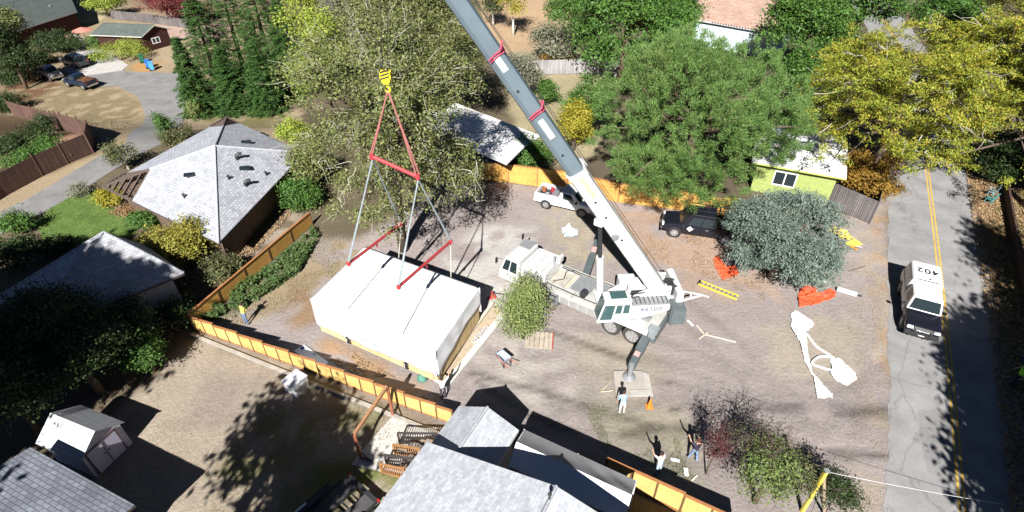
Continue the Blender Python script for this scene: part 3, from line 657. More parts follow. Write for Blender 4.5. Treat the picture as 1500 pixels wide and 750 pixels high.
fr = MB(); fr.box((-.06-.74, -.03, .84), (.05, .05, 1.56)); fr.box((-.06+.74, -.03, .84), (.05, .05, 1.56)); fr.box((-.06, -.03, 1.6), (1.5, .05, .05)); fr.box((-.06, -.045, .84), (.03, .03, 1.5)); fr.build('door_frame', pm('shed_frame_brown', (.12, .07, .07), .6), shed)

# ------------------------------------------------------------------ near house: big gable, lower wing
zA = 3.5; a0 = GZ(625, 647, zA); fdir = (G(660, 620)-G(285, 482)).normalized()    # across the gable = along the lot fence
pkz = 4.9; p0 = GZ(815, 712, pkz); half = (Vector((p0.x, p0.y, 0))-Vector((a0.x, a0.y, 0)))
eave2 = GZ(550, 747, zA); edir = (Vector((eave2.x, eave2.y, 0))-Vector((a0.x, a0.y, 0))).normalized(); wv = half*2
hD, q, c_ = gable('near_house', 'tall house with broad pale grey shingled gable roof at bottom centre', a0, V2(a0+edir*9, 0), wv, zA, pkz, SH_D, WALL_CREAM, trim=FASC, over=.3, cat='house')
vent(hD, q(Vector((p0.x, p0.y, 0))+edir*.6, pkz-.1), .45, .04)
zE = 2.6; w0 = GZ(672, 595, zE); w1 = GZ(720, 599, 3.4); w2 = GZ(760, 630, zE)
hv = Vector((w2.x-w0.x, w2.y-w0.y, 0))
gable('porch_wing', 'low gabled wing with pale shingles between tall house and lot fence', w0, V2(w0+edir*3.3, 0), hv, zE, 3.4, SH_D, WALL_CREAM, trim=FASC, over=.2)

# white awning with a fabric roof along the lot fence
zR, zF = 2.75, 2.35
r0, r1 = GZ(757, 647, zR), GZ(925, 725, zR); f0, f1 = GZ(768, 629, zF), GZ(932, 704, zF)
ax = (r1-r0); n0 = r0+(r0-f0); n1 = r1+(r1-f1); n0.z = n1.z = zF
aw = thing('canopy_tent', 'long canopy of white fabric, creased far slope coloured grey as shade, beside near house', 'canopy', ((r0.x+r1.x)/2, (r0.y+r1.y)/2, 0))
q = lambda p: Vector(p)-Vector(((r0.x+r1.x)/2, (r0.y+r1.y)/2, 0))
def crease(a, b, c, d, nu, nv, amp, seed, fade=True):
    g = np.random.default_rng(seed); m = MB(); pts = []
    for j in range(nv+1):
        for i in range(nu+1):
            u, v = i/nu, j/nv; p = lerp(lerp(a, b, u), lerp(d, c, u), v)
            s = (vnoise(u*2.2+v*1.3, v*.6+u*6.5, seed)-.5)*2; k = (u**2 if fade else 1)*math.sin(math.pi*v)
            p.z += -.05*math.sin(math.pi*v)+amp*s*k; pts.append(p)
    n = len(pts); fs = [(j*(nu+1)+i, j*(nu+1)+i+1, (j+1)*(nu+1)+i+1, (j+1)*(nu+1)+i) for j in range(nv) for i in range(nu)]
    m.add(pts+[p-Vector((0, 0, .012)) for p in pts], fs+[tuple(n+i for i in f[::-1]) for f in fs]); return m
crease(q(r0), q(r1), q(f1), q(f0), 60, 10, .11, 5).build('fabric_slope', pm('shade_grey_canopy_fabric', (.20, .20, .205), .8, .08, 2), aw, smooth=True)  # same white fabric; grey colour paints its shade, facing away from the sun
crease(q(r0), q(r1), q(n1), q(n0), 40, 8, .03, 6).build('white_slope', pm('white_canopy_fabric', (.80, .80, .80), .6, .04, 1), aw, smooth=True)
for e in (f0, f1, n0, n1, (f0+f1)/2, (n0+n1)/2):
    MB().tube([q((e.x, e.y, 0)), q((e.x, e.y, zF))], .03, 8).build('pole', METAL_W, aw)
m = MB()
for a, b in ((r0, r1), (f0, f1), (n0, n1), (r1, f1), (r1, n1), (r0, f0), (r0, n0)): m.tube([q(a)+Vector((0, 0, -.05)), q(b)+Vector((0, 0, -.05))], .025, 6)
m.build('roof_frame', METAL_W, aw)

# ------------------------------------------------------------------ far houses
zt = -6.0
def far(px, py, h): return GZ(px, py, zt+h)
gA = far(28, 44, 2.9); gB = far(113, 17, 2.9); ev = gB-gA
wback = far(20, -12, 2.9)-gA
hL, q, c_ = gable('red_house', 'long red house with green grey roof in top left corner', gB, gA+ (gA-gB)*.75, V2(wback*1.0, 0) if wback.y > 0 else -wback, 2.9, 4.1, SH_G, WALL_RED, zbase=zt, over=.5, trim=pm('grey_gutter', (.45, .45, .45), .5), cat='house')
vent(hL, Vector((c_[0].x-hL.location.x, c_[0].y-hL.location.y, 3.1))+Vector((-5.2, 1.2, 0)), .5, .13, STEEL)
# detached garage: ridge from back-left to the gable that faces the bins
k0, k1, k2 = far(131, 51, 2.5), far(207, 54, 2.5), far(252, 42, 2.5)
gar, q, c_ = gable('red_garage', 'small red garage with green grey gable roof beside the bins', k0, k1, V2(k2-k1, 0), 2.5, 3.7, SH_G, WALL_RED, zbase=zt, over=.45, trim=pm('cream_fascia', (.55, .53, .46), .6), cat='building')
gx = (c_[2]-c_[1]).normalized(); gn = (c_[1]-c_[0]).normalized(); gc = (c_[1]+c_[2])/2-gn*.45
window(gar, q(gc+gx*-.2, 1.35), gx, 1.3, .9, gn, 2)
# white roofed house seen through the oak
w_ = [GZ(742, 238, 3.0), GZ(792, 197, 3.0), GZ(690, 158, 3.0)]; w_.append(w_[0]+w_[2]-w_[1])
wA = w_[0]; wB = w_[0]+(w_[2]-w_[1])*1.25
hW, q, c_ = gable('white_roofed_house', 'house with bright white low roof behind the grey oak', wA, V2(wB, 0), V2(w_[1]-w_[0], 0), 2.9, 3.15, WHROOF, pm('shade_blue_wall', (.22, .25, .30), .8, .1), over=1.6, cat='house')  # blue grey wall colour stands in for its blue shade
# lime house
lz = 2.75; la, lb = GZ(1105, 238, lz), GZ(1240, 262, lz); lt = GZ(1190, 165, lz)
lw = Vector((lt.x-lb.x, lt.y-lb.y, 0)); ld = (lb-la).normalized(); ln = Vector((-ld.y, ld.x, 0)); ln = ln if ln.y > 0 else -ln
la2 = la-ld*.2
hLm, q, c_ = gable('lime_green_house', 'lime green house with low white roof behind the blue green tree', la2, lb, ln*8.0, lz, 3.5, WHROOF, WALL_LIME, over=.5, trim=pm('lime_trim', (.42, .50, .12), .6), cat='house')
wp = GZ(1150, 264, 1.75); wp = la2+ld*((wp-la2).dot(ld)); wp = V2(wp, 0)+ln*.5
window(hLm, q(wp, 1.55), ld, 1.7, 1.25, -ln, 2)

# blue walled house with brown roof at the top edge
bz = 3.2; ba, bb = GZ(1044, 33, bz), GZ(1130, 48, bz); bd = (bb-ba).normalized(); bn = Vector((-bd.y, bd.x, 0)); bn = bn if bn.y > 0 else -bn
hBl, q, c_ = gable('blue_walled_house', 'pale blue walled house with brown shake roof at top edge', ba-bd*4, bb+bd*1, bn*19, bz, 5.6, SH_BR, WALL_BLUE, over=.4, trim=pm('grey_eave', (.5, .52, .55), .6), cat='house')
gt = MB()
for i in range(24): gt.box(q(V2(ba+bd*(i*.35), 0)-bn*.03, bz+.03), (.14, .1, .09), rz=math.atan2(bd.y, bd.x))
gt.build('rafter_ends', FASC_D, hBl)
# white house far up the road glimpsed through the locust
gable('white_far_house', 'white roofed house glimpsed through the yellow green locust crown', GZ(1330, 130, 3), GZ(1400, 120, 3), Vector((2, 7, 0)), 3.0, 4.0, WHROOF, WALL_CREAM, cat='house')

# ------------------------------------------------------------------ fences
def board_fence(name, label, pts, h, mat, post_mat, cap_mat=None, spacing=2.4, post_over=.12, t=.05, group=None, rails=False, cat='fence', panel='board_panel', stagger=0.0, per=1, post_w=.1, kick=0.0, kick_mat=None):
    pts = [Vector(p) for p in pts]; o = thing(name, label, cat, pts[0], 0, group); q = lambda p: Vector(p)-pts[0]
    for a, b in zip(pts[:-1], pts[1:]):
        d = b-a; L = Vector((d.x, d.y, 0)).length; n = max(1, round(L/spacing)); u = Vector((d.x, d.y, 0)).normalized()
        for i in range(n):
            p, r = a.lerp(b, i/n), a.lerp(b, (i+1)/n); p.z = ground(p.x, p.y); r.z = ground(r.x, r.y); g = .01*u
            ha = hb = h
            if stagger: k = i % per; ha = h-stagger*(.5-k/per); hb = h-stagger*(.5-(k+1)/per)
            nn = Vector((-u.y, u.x, 0))*t/2; z0 = .05+kick
            m = MB(); pp = [q(p)+u*.05, q(r)-u*.05]
            lo = [pp[0]+Vector((0, 0, z0)), pp[1]+Vector((0, 0, z0))]; hi = [pp[0]+Vector((0, 0, ha-.03)), pp[1]+Vector((0, 0, hb-.03))]
            m.add([lo[0]-nn, lo[1]-nn, hi[1]-nn, hi[0]-nn, lo[0]+nn, lo[1]+nn, hi[1]+nn, hi[0]+nn], [(3, 2, 1, 0), (4, 5, 6, 7), (0, 1, 5, 4), (1, 2, 6, 5), (2, 3, 7, 6), (3, 0, 4, 7)])
            pn = m.build(panel, mat, o)
            if kick: MB().beam(pp[0]+Vector((0, 0, .02+kick/2)), pp[1]+Vector((0, 0, .02+kick/2)), t*.9, kick).build('kick_board', kick_mat, o)
            if cap_mat: MB().beam(q(p)+Vector((0, 0, ha)), q(r)+Vector((0, 0, hb)), .13, .045).build('cap_rail', cap_mat, pn)
            MB().box(q(p)+Vector((0, 0, (ha+post_over)/2-.1)), (post_w, post_w, ha+post_over+.2), rz=math.atan2(u.y, u.x)).build('post', post_mat, o)
        e = q(b); MB().box(e+Vector((0, 0, (h+post_over)/2-.1)), (post_w, post_w, h+post_over+.2)).build('post', post_mat, o)
    return o
fa, fb = G(286, 483), G(664, 622)
board_fence('lot_fence', 'new yellow cedar fence with stepped brown caps between yard and lot', [fa, fb], 1.12, FENCE_Y, POSTW, CAPW, (fb-fa).length/19, .02, .045, stagger=.16, per=2, post_w=.075, kick=.1, kick_mat=CAPW)
fc_, fd_ = G(885, 697), G(1075, 790)
board_fence('lot_fence', 'yellow cedar fence with brown cap ending beside the canopy tent', [fc_, fd_], 1.5, FENCE_Y, POSTW, CAPW, 1.15, .02, .045, stagger=.12, per=3, post_w=.075, kick=.16, kick_mat=CAPW)
board_fence('side_fence', 'orange cedar fence running back from the lot corner to grey oak', [G(284, 481), G(458, 330)], 1.15, FENCE_O, POSTW, CAPW, 2.4, .02, .045)
board_fence('rear_fence', 'tall orange cedar fence behind white pickup, dappled by oak shade', [G(648, 262), G(745, 268), G(830, 279), G(905, 297), G(1005, 309), G(1090, 330)], 1.75, FENCE_O, CAPW, CAPW, 2.4, .03, .045)
board_fence('garden_fence', 'weathered brown board fence around shaded vegetable garden', [G(-60, 330), G(0, 292), G(63, 258), G(100, 240), G(137, 224), G(139, 206), G(100, 193), G(55, 178), G(20, 168)], 1.9, FENCE_BR, pm('brown_post', (.13, .07, .055), .8, .2), None, 2.6, .25, .04)
board_fence('grey_fence', 'grey weathered board fence above bare slope at top centre', [G(764, 110), G(856, 108), G(905, 112)], 1.75, FENCE_GR, FENCE_GR, None, 2.4, .05, .04)
board_fence('road_fence', 'dark grey board fence between lime house and the road', [G(1204, 297), G(1273, 328)], 2.0, FENCE_DK, FENCE_DK, None, 2.4, .02, .04)
board_fence('road_fence', 'dark board fence turning back from the road under orange bush', [G(1273, 328), G(1287, 284)], 2.0, FENCE_DK, FENCE_DK, None, 2.4, .02, .04)
board_fence('back_fence', 'low grey brown fence behind garage under red maple', [G(165, 28), G(215, 33), G(278, 42)], 1.6, FENCE_DK, FENCE_DK, None, 2.4, .05, .04)
board_fence('gate_fence', 'dark brown board gate beside pink leaf litter near conifers', [G(281, 42), G(309, 34)], 1.9, FENCE_BR, FENCE_BR, None, 2.4, .05, .04, cat='gate')
board_fence('verge_shade_band', 'long dark shadow band built as a low wall along leaf covered verge right of road', [G(1466, 262), G(1478, 330), G(1495, 420), G(1512, 500)], .85, pm('shade_band_dark', (.07, .04, .03), .85, .3, 3), POSTW, None, 2.4, .03, .16, cat='barrier')  # dark band of shadow on the verge, modelled as a low dark wall
# ------------------------------------------------------------------ vehicles (x forward, origin on the ground under the middle)
def paint(name, col, rough=.25, metal=0.0, var=.05):
    m = pm(name, col, rough, var, 1.2, metal, spec=.55); return m
CHROME = pm('chrome_trim', (.7, .7, .7), .2, .05, 3, metal=.9); RIM = pm('alloy_rim', (.55, .55, .56), .35, .08, 6, metal=.6); TYRE = pm('dusty_tyre', (.05, .047, .044), .9, .2, 5)
RIMW = pm('dusty_steel_rim', (.35, .33, .31), .6, .15, 6); LAMP = pm('clear_headlight', (.75, .77, .78), .12, .05, 4, spec=.8); REDL = pm('red_tail_lamp', (.42, .02, .02), .25, .08, 4); PLAST = pm('black_plastic', (.03, .03, .032), .6, .15, 4)
def wheel(parent, x, y, r, w, rim=RIM, spokes=6):
    o = thing('wheel', None, None, (x, y, r)); o.parent = parent; s = 1 if y > 0 else -1
    MB().lathe([(r*.62, -w/2), (r*.93, -w/2), (r, -w/2+.04), (r, w/2-.04), (r*.93, w/2), (r*.62, w/2)], axis='Y', n=24).build('tyre', TYRE, o, smooth=False)
    m = MB(); m.lathe([(r*.63, -w*.3), (r*.63, w*.3)], axis='Y', n=20); yo = -s*0  # dish
    for k in range(spokes):
        a = 2*math.pi*k/spokes; m.beam((math.cos(a)*r*.1, s*(w/2+.005), math.sin(a)*r*.1), (math.cos(a)*r*.6, s*(w/2+.005), math.sin(a)*r*.6), r*.26, .03, up=(0, 1, 0))
    m.lathe([(r*.64, -.02), (r*.64, .012), (r*.56, .012), (r*.56, -.02)], (0, s*(w/2+.006), 0), 'Y', 20)
    m.lathe([(r*.16, -.03), (r*.16, .03)], (0, s*(w/2+.006), 0), 'Y', 10); m.build('rim', rim, o)
    return o
def body_loft(stations):
    """stations (x, half width, z bottom, z top): rounded-shoulder cross sections"""
    m = MB(); secs = []
    for x, w, zb, zt in stations:
        h = zt-zb; half = [(w*.86, zb), (w*.97, zb+h*.12), (w, zb+h*.45), (w*.985, zb+h*.78), (w*.93, zt-h*.05), (w*.84, zt)]
        secs.append([(x, -y, z) for y, z in half]+[(x, y, z) for y, z in half[::-1]])
    return m.loft(secs)
class Cab:
    def __init__(s, xr, xf, w0, z0, tr, tf, w1, z1): s.b = (xr, xf, w0, z0); s.t = (tr, tf, w1, z1)
    def side(s, sg, u, v):
        b = Vector((s.b[0]*(1-u)+s.b[1]*u, sg*s.b[2], s.b[3])); t = Vector((s.t[0]*(1-u)+s.t[1]*u, sg*s.t[2], s.t[3])); return b*(1-v)+t*v
    def face(s, f, u, v):               # f=1 front, 0 rear ; u -1..1
        b = Vector((s.b[f], u*s.b[2], s.b[3])); t = Vector((s.t[f], u*s.t[2], s.t[3])); return b*(1-v)+t*v
    def shell(s):
        m = MB(); b, t = s.b, s.t; r = .06
        secs = [[(b[0], -b[2], b[3]), (b[1], -b[2], b[3]), (b[1], b[2], b[3]), (b[0], b[2], b[3])], [(t[0], -t[2], t[3]), (t[1], -t[2], t[3]), (t[1], t[2], t[3]), (t[0], t[2], t[3])]]
        top = [(t[0]+.12, -t[2]+.12, t[3]+.05), (t[1]-.14, -t[2]+.12, t[3]+.05), (t[1]-.14, t[2]-.12, t[3]+.05), (t[0]+.12, t[2]-.12, t[3]+.05)]
        return m.loft(secs+[top])
    def glassify(s, parent, cols, rear=True, g=GLS, front=True):
        e = .012
        for sg in (-1, 1):
            for u0, u1 in cols:
                m = MB(); p = [s.side(sg, u0, .12), s.side(sg, u1, .12), s.side(sg, min(u1, .97 if u1 < .95 else .94), .86), s.side(sg, max(u0, .05), .86)]
                m.quad(*(p if sg < 0 else p[::-1]), t=e); m.build('side_window', g, parent)
        for f in ([1] if front else [])+([0] if rear else []):
            m = MB(); p = [s.face(f, -.9, .1), s.face(f, .9, .1), s.face(f, .88, .9), s.face(f, -.88, .9)]
            m.quad(*(p if f == 1 else p[::-1]), t=e); m.build('windshield' if f == 1 else 'rear_window', g, parent)
def arches(parent, xs, w, r, mat=PLAST):
    for x in xs:
        for s in (-1, 1): MB().lathe([(r*1.17, -.05), (r*1.17, .05)], (x, s*(w-.035), r*1.02), 'Y', 22).build('wheel_arch', mat, parent)
def details(parent, L, w, zf, zr, zb, mats, mirror=(.75, 1.15), handles=((-.1, 1.0),), grille=True):
    x = L/2
    for s in (-1, 1):
        MB().box((x-.06, s*w*.72, zf), (.14, w*.34, .17)).build('headlight', LAMP, parent, bevel=.02)
        MB().box((-x+.03, s*w*.88, zr), (.08, w*.16, .34)).build('tail_light', REDL, parent, bevel=.01)
        m = MB(); m.box((mirror[0], s*(w+.13), mirror[1]), (.13, .22, .18)); m.box((mirror[0], s*(w+.0), mirror[1]-.05), (.06, .14, .05)); m.build('mirror', PLAST, parent, bevel=.02)
        for hx, hz_ in handles: MB().box((hx, s*(w+.012), hz_), (.2, .04, .045)).build('door_handle', CHROME, parent)
    MB().box((x+.03, 0, zb+.14), (.16, w*1.86, .24)).build('front_bumper', mats[0], parent, bevel=.03)
    MB().box((-x-.03, 0, zb+.16), (.14, w*1.8, .2)).build('rear_bumper', mats[0], parent, bevel=.03)
    if grille:
        m = MB()
        for k in range(4): m.box((x+.012, 0, zf-.13+.085*k), (.05, w*1.02, .045))
        m.build('grille', mats[1], parent)
    MB().box((x+.115, 0, zb+.16), (.015, .32, .15)).build('number_plate', METAL_W, parent)
def pickup(name, label, loc, rz, L, w, col, crew=True, scale=1.0, cat='pickup truck', bed='open', r=.39, top=1.86, rim=RIM, bumper=None, group=None, hoodcol=None, rake=.62, hood_f=.205):
    o = thing(name, label, cat, loc, rz, group); o.scale = (scale,)*3; x = L/2; hood = 1.12; belt = 1.14; bz_ = 1.18
    cabr = -x+L*(.34 if crew else .42); cabf = x-L*hood_f
    fr = body_loft([(cabf-.35, w, .42, belt), (cabf+.12, w, .42, hood+.03), (x-.55, w*.985, .43, hood-.02), (x-.16, w*.95, .45, hood-.1), (x, w*.86, .5, hood-.24)]); fr.build('hood', hoodcol or col, o, smooth=False, bevel=.015)
    body_loft([(cabr, w, .42, belt), (cabf-.34, w, .42, belt)]).build('body', col, o, bevel=.012)
    # bed: floor, two sides, tailgate
    b = MB(); bl = cabr+.02+x
    b.box((-x+bl/2, 0, .62), (bl, 2*w*.96, .28)); 
    for s in (-1, 1): b.box((-x+bl/2, s*(w-.07), .95), (bl, .14, .52)); b.box((-x+bl/2, s*(w-.09), 1.215), (bl, .17, .03))
    b.box((cabr-.03, 0, .95), (.07, 2*w-.28, .52)); b.build('bed', col, o, bevel=.018)
    tg = MB(); tg.box((-x+.035, 0, .93), (.07, 2*w-.29, .54)); tg.build('tailgate', col, o, bevel=.015)
    MB().box((-x+bl/2, 0, .785), (bl-.16, 2*w-.3, .05)).build('bed_liner', PLAST, o)
    c = Cab(cabr+.02, cabf+.02, w*.955, belt-.02, cabr+.13, cabf-rake, w*.80, top); c.shell().build('cab_roof', col, o, bevel=.03)
    cs = ((.07, .42), (.46, .80)) if crew else ((.18, .74),); c.glassify(o, cs)
    xf, xr = x-L*.165, -x+L*.205
    arches(o, (xf, xr), w, r)
    for xx in (xf, xr):
        for s in (-1, 1): wheel(o, xx, s*(w-.13), r, .26, rim)
    MB().box((0, 0, .42), (L*.86, w*1.5, .16)).build('chassis', METAL_D, o)
    hs = [(cabr+.62*(cabf-cabr), 1.0)]+([(cabr+.25*(cabf-cabr), 1.0)] if crew else [])
    details(o, L, w, .93, .98, .42, (bumper or CHROME, CHROME), (cabf-.28, 1.22), hs)
    return o, dict(cabr=cabr, cabf=cabf, x=x, bl=bl, cab=c)
def suv(name, label, loc, rz, L, w, col, scale=1.0, top=1.72, r=.36, rear_slope=.35):
    o = thing(name, label, 'suv', loc, rz); o.scale = (scale,)*3; x = L/2
    body_loft([(-x, w*.9, .48, .98), (-x+.15, w*.97, .38, 1.06), (-x+1.2, w, .36, 1.06), (x-1.3, w, .36, 1.04), (x-.55, w*.97, .38, .98), (x-.15, w*.92, .4, .88), (x, w*.8, .46, .74)]).build('body', col, o, bevel=.012)
    c = Cab(-x+.06, x-1.12, w*.95, 1.02, -x+rear_slope, x-1.95, w*.76, top-.05); c.shell().build('cabin', col, o, bevel=.04)
    c.glassify(o, ((.06, .28), (.31, .56), (.59, .84)))
    m = MB()
    for s in (-1, 1): m.beam((-x+.7, s*w*.68, top+.03), (x-2.1, s*w*.68, top+.03), .04, .04)
    m.build('roof_rails', CHROME, o)
    arches(o, (x-.92, -x+.95), w, r)
    for xx in (x-.92, -x+.95):
        for s in (-1, 1): wheel(o, xx, s*(w-.12), r, .23)
    details(o, L, w, .78, .95, .34, (col, PLAST), (x-1.45, 1.1), ((-.2, .9), (-1.1, .92)))
    return o
def heading(p, q): a, b = G(*p), G(*q); return math.atan2(b.y-a.y, b.x-a.x)
# dark crew cab under the trees
NAVY = paint('dark_navy_paint', (.010, .011, .018), .18); BLUE_D = paint('dark_blue_paint', (.008, .018, .04), .25); GREYM = paint('dark_grey_paint', (.075, .08, .095), .28, .3); TANP = paint('silver_tan_paint', (.33, .32, .32), .35, .2); WHP = paint('white_paint', (.78, .78, .78), .35)
pA, pB = G(967, 350), G(1082, 368)
rzD = math.atan2(pA.y-pB.y, pA.x-pB.x); cD = G(1020, 355); off = Vector((math.cos(rzD), math.sin(rzD), 0)); lf = Vector((-off.y, off.x, 0))
dk, d = pickup('pickup_truck', 'dark crew cab pickup with white load in its bed, nose toward crane', V2(G(1026, 342.5), 0), rzD, 5.7, .98, NAVY, True, 1.0, r=.41, top=1.9, bumper=NAVY)
m = MB(); m.box((-d['x']+d['bl']/2-.1, .1, 1.0), (d['bl']*.75, 1.35, .36)); m.build('load_block', WHP, None)
ld_ = COL.objects['load_block'] if 'load_block' in COL.objects else None
ld_.name = 'white_sheeting'; ld_.matrix_world = dk.matrix_basis.copy() if False else Matrix.Translation(dk.location) @ Matrix.Rotation(rzD, 4, 'Z')
bpy.context.view_layer.update()
tag(ld_, 'folded white plastic sheeting lying in the dark crew cab pickup bed', 'sheeting')
m = MB()
for s in (-1, 1):
    m.beam((d['cabr']-.12, s*.86, 1.2), (d['cabr']-.12, s*.80, 2.02), .06, .06); m.beam((-d['x']+.2, s*.86, 1.2), (-d['x']+.2, s*.8, 2.02), .06, .06); m.beam((d['cabf']-.7, s*.8, 2.04), (-d['x']+.1, s*.8, 2.04), .06, .06)
for xx in (d['cabr']-.12, -d['x']+.2): m.beam((xx, -.8, 2.02), (xx, .8, 2.02), .06, .06)
m.build('ladder_rack', METAL_D, dk)
sr = MB(); sr.box((d['cabr']+.75, 0, 1.957), (1.5, .05, .015)); sr.box((d['cabr']+.72, -.3, 1.957), (.04, 1.0, .012)); sr.build('roof_seams', PLAST, dk)
M = frame(d['cab'].side(1, .66, -.22)+Vector((0, .045, 0)), (-1, 0, 0), (0, 0, 1))
db = MB(M); db.box((0, 0, 0), (.32, .32, .012), rz=R(45)); db.build('door_sign', METAL_W, dk)
# white older pickup behind the boom
cW = G(826, 307); rzW = heading((803, 306), (852, 318))
wk, d2 = pickup('pickup_truck', 'old white single cab pickup loaded with tools behind crane boom', V2(G(829, 303.5), 0), rzW, 4.7, .88, WHP, False, 1.0, r=.37, top=1.72, rim=RIMW, bumper=METAL_W)
def place_on(o, parent_thing, loc, rz=0, z=0):
    Mx = Matrix.Translation(parent_thing.location) @ Matrix.Rotation(parent_thing.rotation_euler.z, 4, 'Z') @ Matrix.Scale(parent_thing.scale[0], 4)
    o.location = Mx @ Vector(loc); o.rotation_euler = (0, 0, parent_thing.rotation_euler.z+rz)
tb = thing('tool_box', 'white tool box across white pickup bed behind its cab', 'tool box'); MB().box((0, 0, .18), (.42, 1.35, .36)).build('chest', METAL_W, tb, bevel=.02); MB().box((0, 0, .39), (.46, 1.42, .05)).build('lid', STEEL, tb, bevel=.015); place_on(tb, wk, (d2['cabr']-.45, 0, .82))
bn = thing('bucket', 'red bucket behind the cab in white pickup bed', 'bucket'); MB().lathe([(.14, 0), (.18, .36), (.16, .36), (.13, .04)], n=14).build('pail', RED_S, bn); MB().tube([(-.17, 0, .36), (0, 0, .5), (.17, 0, .36)], .01, 5).build('handle', STEEL, bn); place_on(bn, wk, (d2['cabr']-.95, .45, .81))
bk = thing('bucket', 'rusty orange bucket by white pickup tailgate', 'bucket'); MB().lathe([(.16, 0), (.2, .34), (.18, .34), (.15, .04)], n=14).build('pail', pm('rust_orange', (.35, .12, .05), .7, .2), bk); MB().tube([(-.19, 0, .34), (0, 0, .46), (.19, 0, .34)], .01, 5).build('handle', STEEL, bk); place_on(bk, wk, (-d2['x']+.35, .35, .81))
cl_ = thing('cord_coil', 'grey coiled hose in white pickup bed', 'hose'); m = MB()
for k in range(4): m.tube([(math.cos(t)*(.28-.02*k), math.sin(t)*(.28-.02*k), .04+.045*k) for t in np.linspace(0, 6.2, 22)], .025, 6)
m.build('coil', METAL_G, cl_); place_on(cl_, wk, (-d2['x']+.85, -.3, .82))
# animal-control style truck on the road: white cap, black hood
c4 = G(1349, 466); rz4 = heading((1340, 400), (1352, 480))-.035
tk, d4 = pickup('utility_truck', 'black and white service truck numbered 402 parked on the road', V2(G(1340, 457), 0), rz4, 5.9, 1.0, WHP, False, .94, cat='truck', r=.41, top=1.93, hoodcol=NAVY, bumper=METAL_D, rake=.36, hood_f=.275)
x = d4['x']; cp = Cab(-x+.03, d4['cabr']-.08, .98, 1.18, -x+.14, d4['cabr']-.14, .84, 2.1); cp.shell().build('bed_cap', WHP, tk, bevel=.04)
for s in (-1, 1):
    for u0, u1 in ((.04, .32), (.35, .64), (.67, .96)):
        m = MB(); p = [cp.side(s, u0, .12), cp.side(s, u1, .12), cp.side(s, u1, .8), cp.side(s, u0, .8)]; m.quad(*(p if s < 0 else p[::-1]), t=.02); m.build('cap_door', pm('pale_cap_doors', (.66, .66, .7), .4, .05), tk, bevel=.006)
ymark = pm('black_vinyl', (.03, .03, .03), .5, .1)
text_mesh('402', .74, frame((-x+1.15, 0, 2.157), (0, -1, 0), (1, 0, 0)), 'number', ymark, tk)
MB().lathe([(.05, 0), (.05, .06), (.01, .1)], (d4['cabr']-.42, .1, 2.15), n=10).build('antenna_base', PLAST, tk)
lb_ = MB(); lb_.box((d4['cabr']-.16, 0, 2.165), (.06, 1.3, .03)); lb_.build('cap_trim', METAL_D, tk)
m = MB()
for k in range(3): m.box((x+.13, 0, .5+.16*k), (.06, 1.5-.2*k, .06))
for s in (-1, 1): m.box((x+.12, s*.42, .66), (.07, .07, .55))
m.build('push_bar', METAL_D, tk, bevel=.01)
# cars at the head of the cul-de-sac
def car_at(px, py): p = G(px, py); return (p.x, p.y, ground(p.x, p.y)+.06)
rzc = heading((137, 101), (92, 92))
suv('parked_suv', 'dark grey suv parked on the pale driveway, tail toward bins', car_at(112, 96), rzc-.12, 4.7, .93, GREYM, 1.0)
o, dd_ = pickup('pickup_truck', 'silver older pickup with white roof parked beside the dry grass', car_at(77, 114), heading((60, 104), (92, 118)), 4.6, .88, TANP, True, .95, r=.36, top=1.75)
o, dd_ = pickup('pickup_truck', 'dark blue pickup heaped with brown leaves, tail to the court', car_at(121, 127), heading((146, 131), (95, 121)), 4.9, .92, BLUE_D, False, .97, r=.37, top=1.75)
g = np.random.default_rng(4); n = 1400; C = np.stack([g.uniform(-dd_['x']+.12, -dd_['x']+dd_['bl']-.15, n), g.uniform(-.72, .72, n), g.random(n)**2*.3+.98], 1); C[:, 2] += .25*np.sin((C[:, 0]+2.4)*2)**2*(1-np.abs(C[:, 1]))
lo = leaves('leaf_load', C, unit(g.normal(0, .5, (n, 3))+np.array([0, 0, 1])), g.normal(size=(n, 3)), g.uniform(.1, .22, n), .1, leafmat('brown_leaves', [(.22, .09, .045), (.33, .16, .08), (.16, .07, .04)]), None)
place_on(lo, o, (0, 0, 0)); lo.scale = (.97,)*3; tag(lo, 'heap of brown leaves in the dark blue pickup bed', 'leaf pile')

# low trailer in the yard at the bottom edge
tp = G(512, 752); tdir = heading((470, 752), (514, 712)); tr = thing('flatbed_trailer', 'black car hauling trailer with two deck ramps on the yard grass', 'trailer', V2(G(508, 748), 0), tdir)
TRD = pm('dark_deck_plank', (.075, .07, .075), .7, .2, 3)
for s in (-1, 1):
    m = MB(); m.box((-1.2, s*.62, .5), (4.2, .62, .06)); m.build('deck', TRD, tr, bevel=.01)
    m = MB(); m.tube([(.9*0-2.6, s*1.12, .42), (.7, s*1.12, .42)], .05, 6); m.beam((-2.2, s*1.13, .75), (.1, s*1.13, .75), .32, .04); m.beam((-2.2, s*1.28, .62), (.1, s*1.28, .62), .03, .22); m.build('fender', METAL_D, tr)
    for xx in (-1.5, -.6): wheel(tr, xx, s*1.12, .32, .2, RIMW)
m = MB()
for s in (-1, 1): m.beam((-3.3, s*.96, .42), (.95, s*.96, .42), .08, .14); m.beam((-3.3, s*.28, .42), (.95, s*.28, .42), .06, .12)
for k in range(8): m.beam((-3.1+.52*k, -.96, .4), (-3.1+.52*k, .96, .4), .07, .09)
m.beam((.98, -1.0, .47), (.98, 1.0, .47), .2, .12); m.build('frame', METAL_D, tr)
MB().box((-1.6, 1.13, .93), (1.0, .1, .035), rz=0).build('white_strip', METAL_W, tr)
for s in (-1, 1): MB().box((1.05, s*1.0, .5), (.08, .12, .12)).build('marker_lamp', REDL, tr)

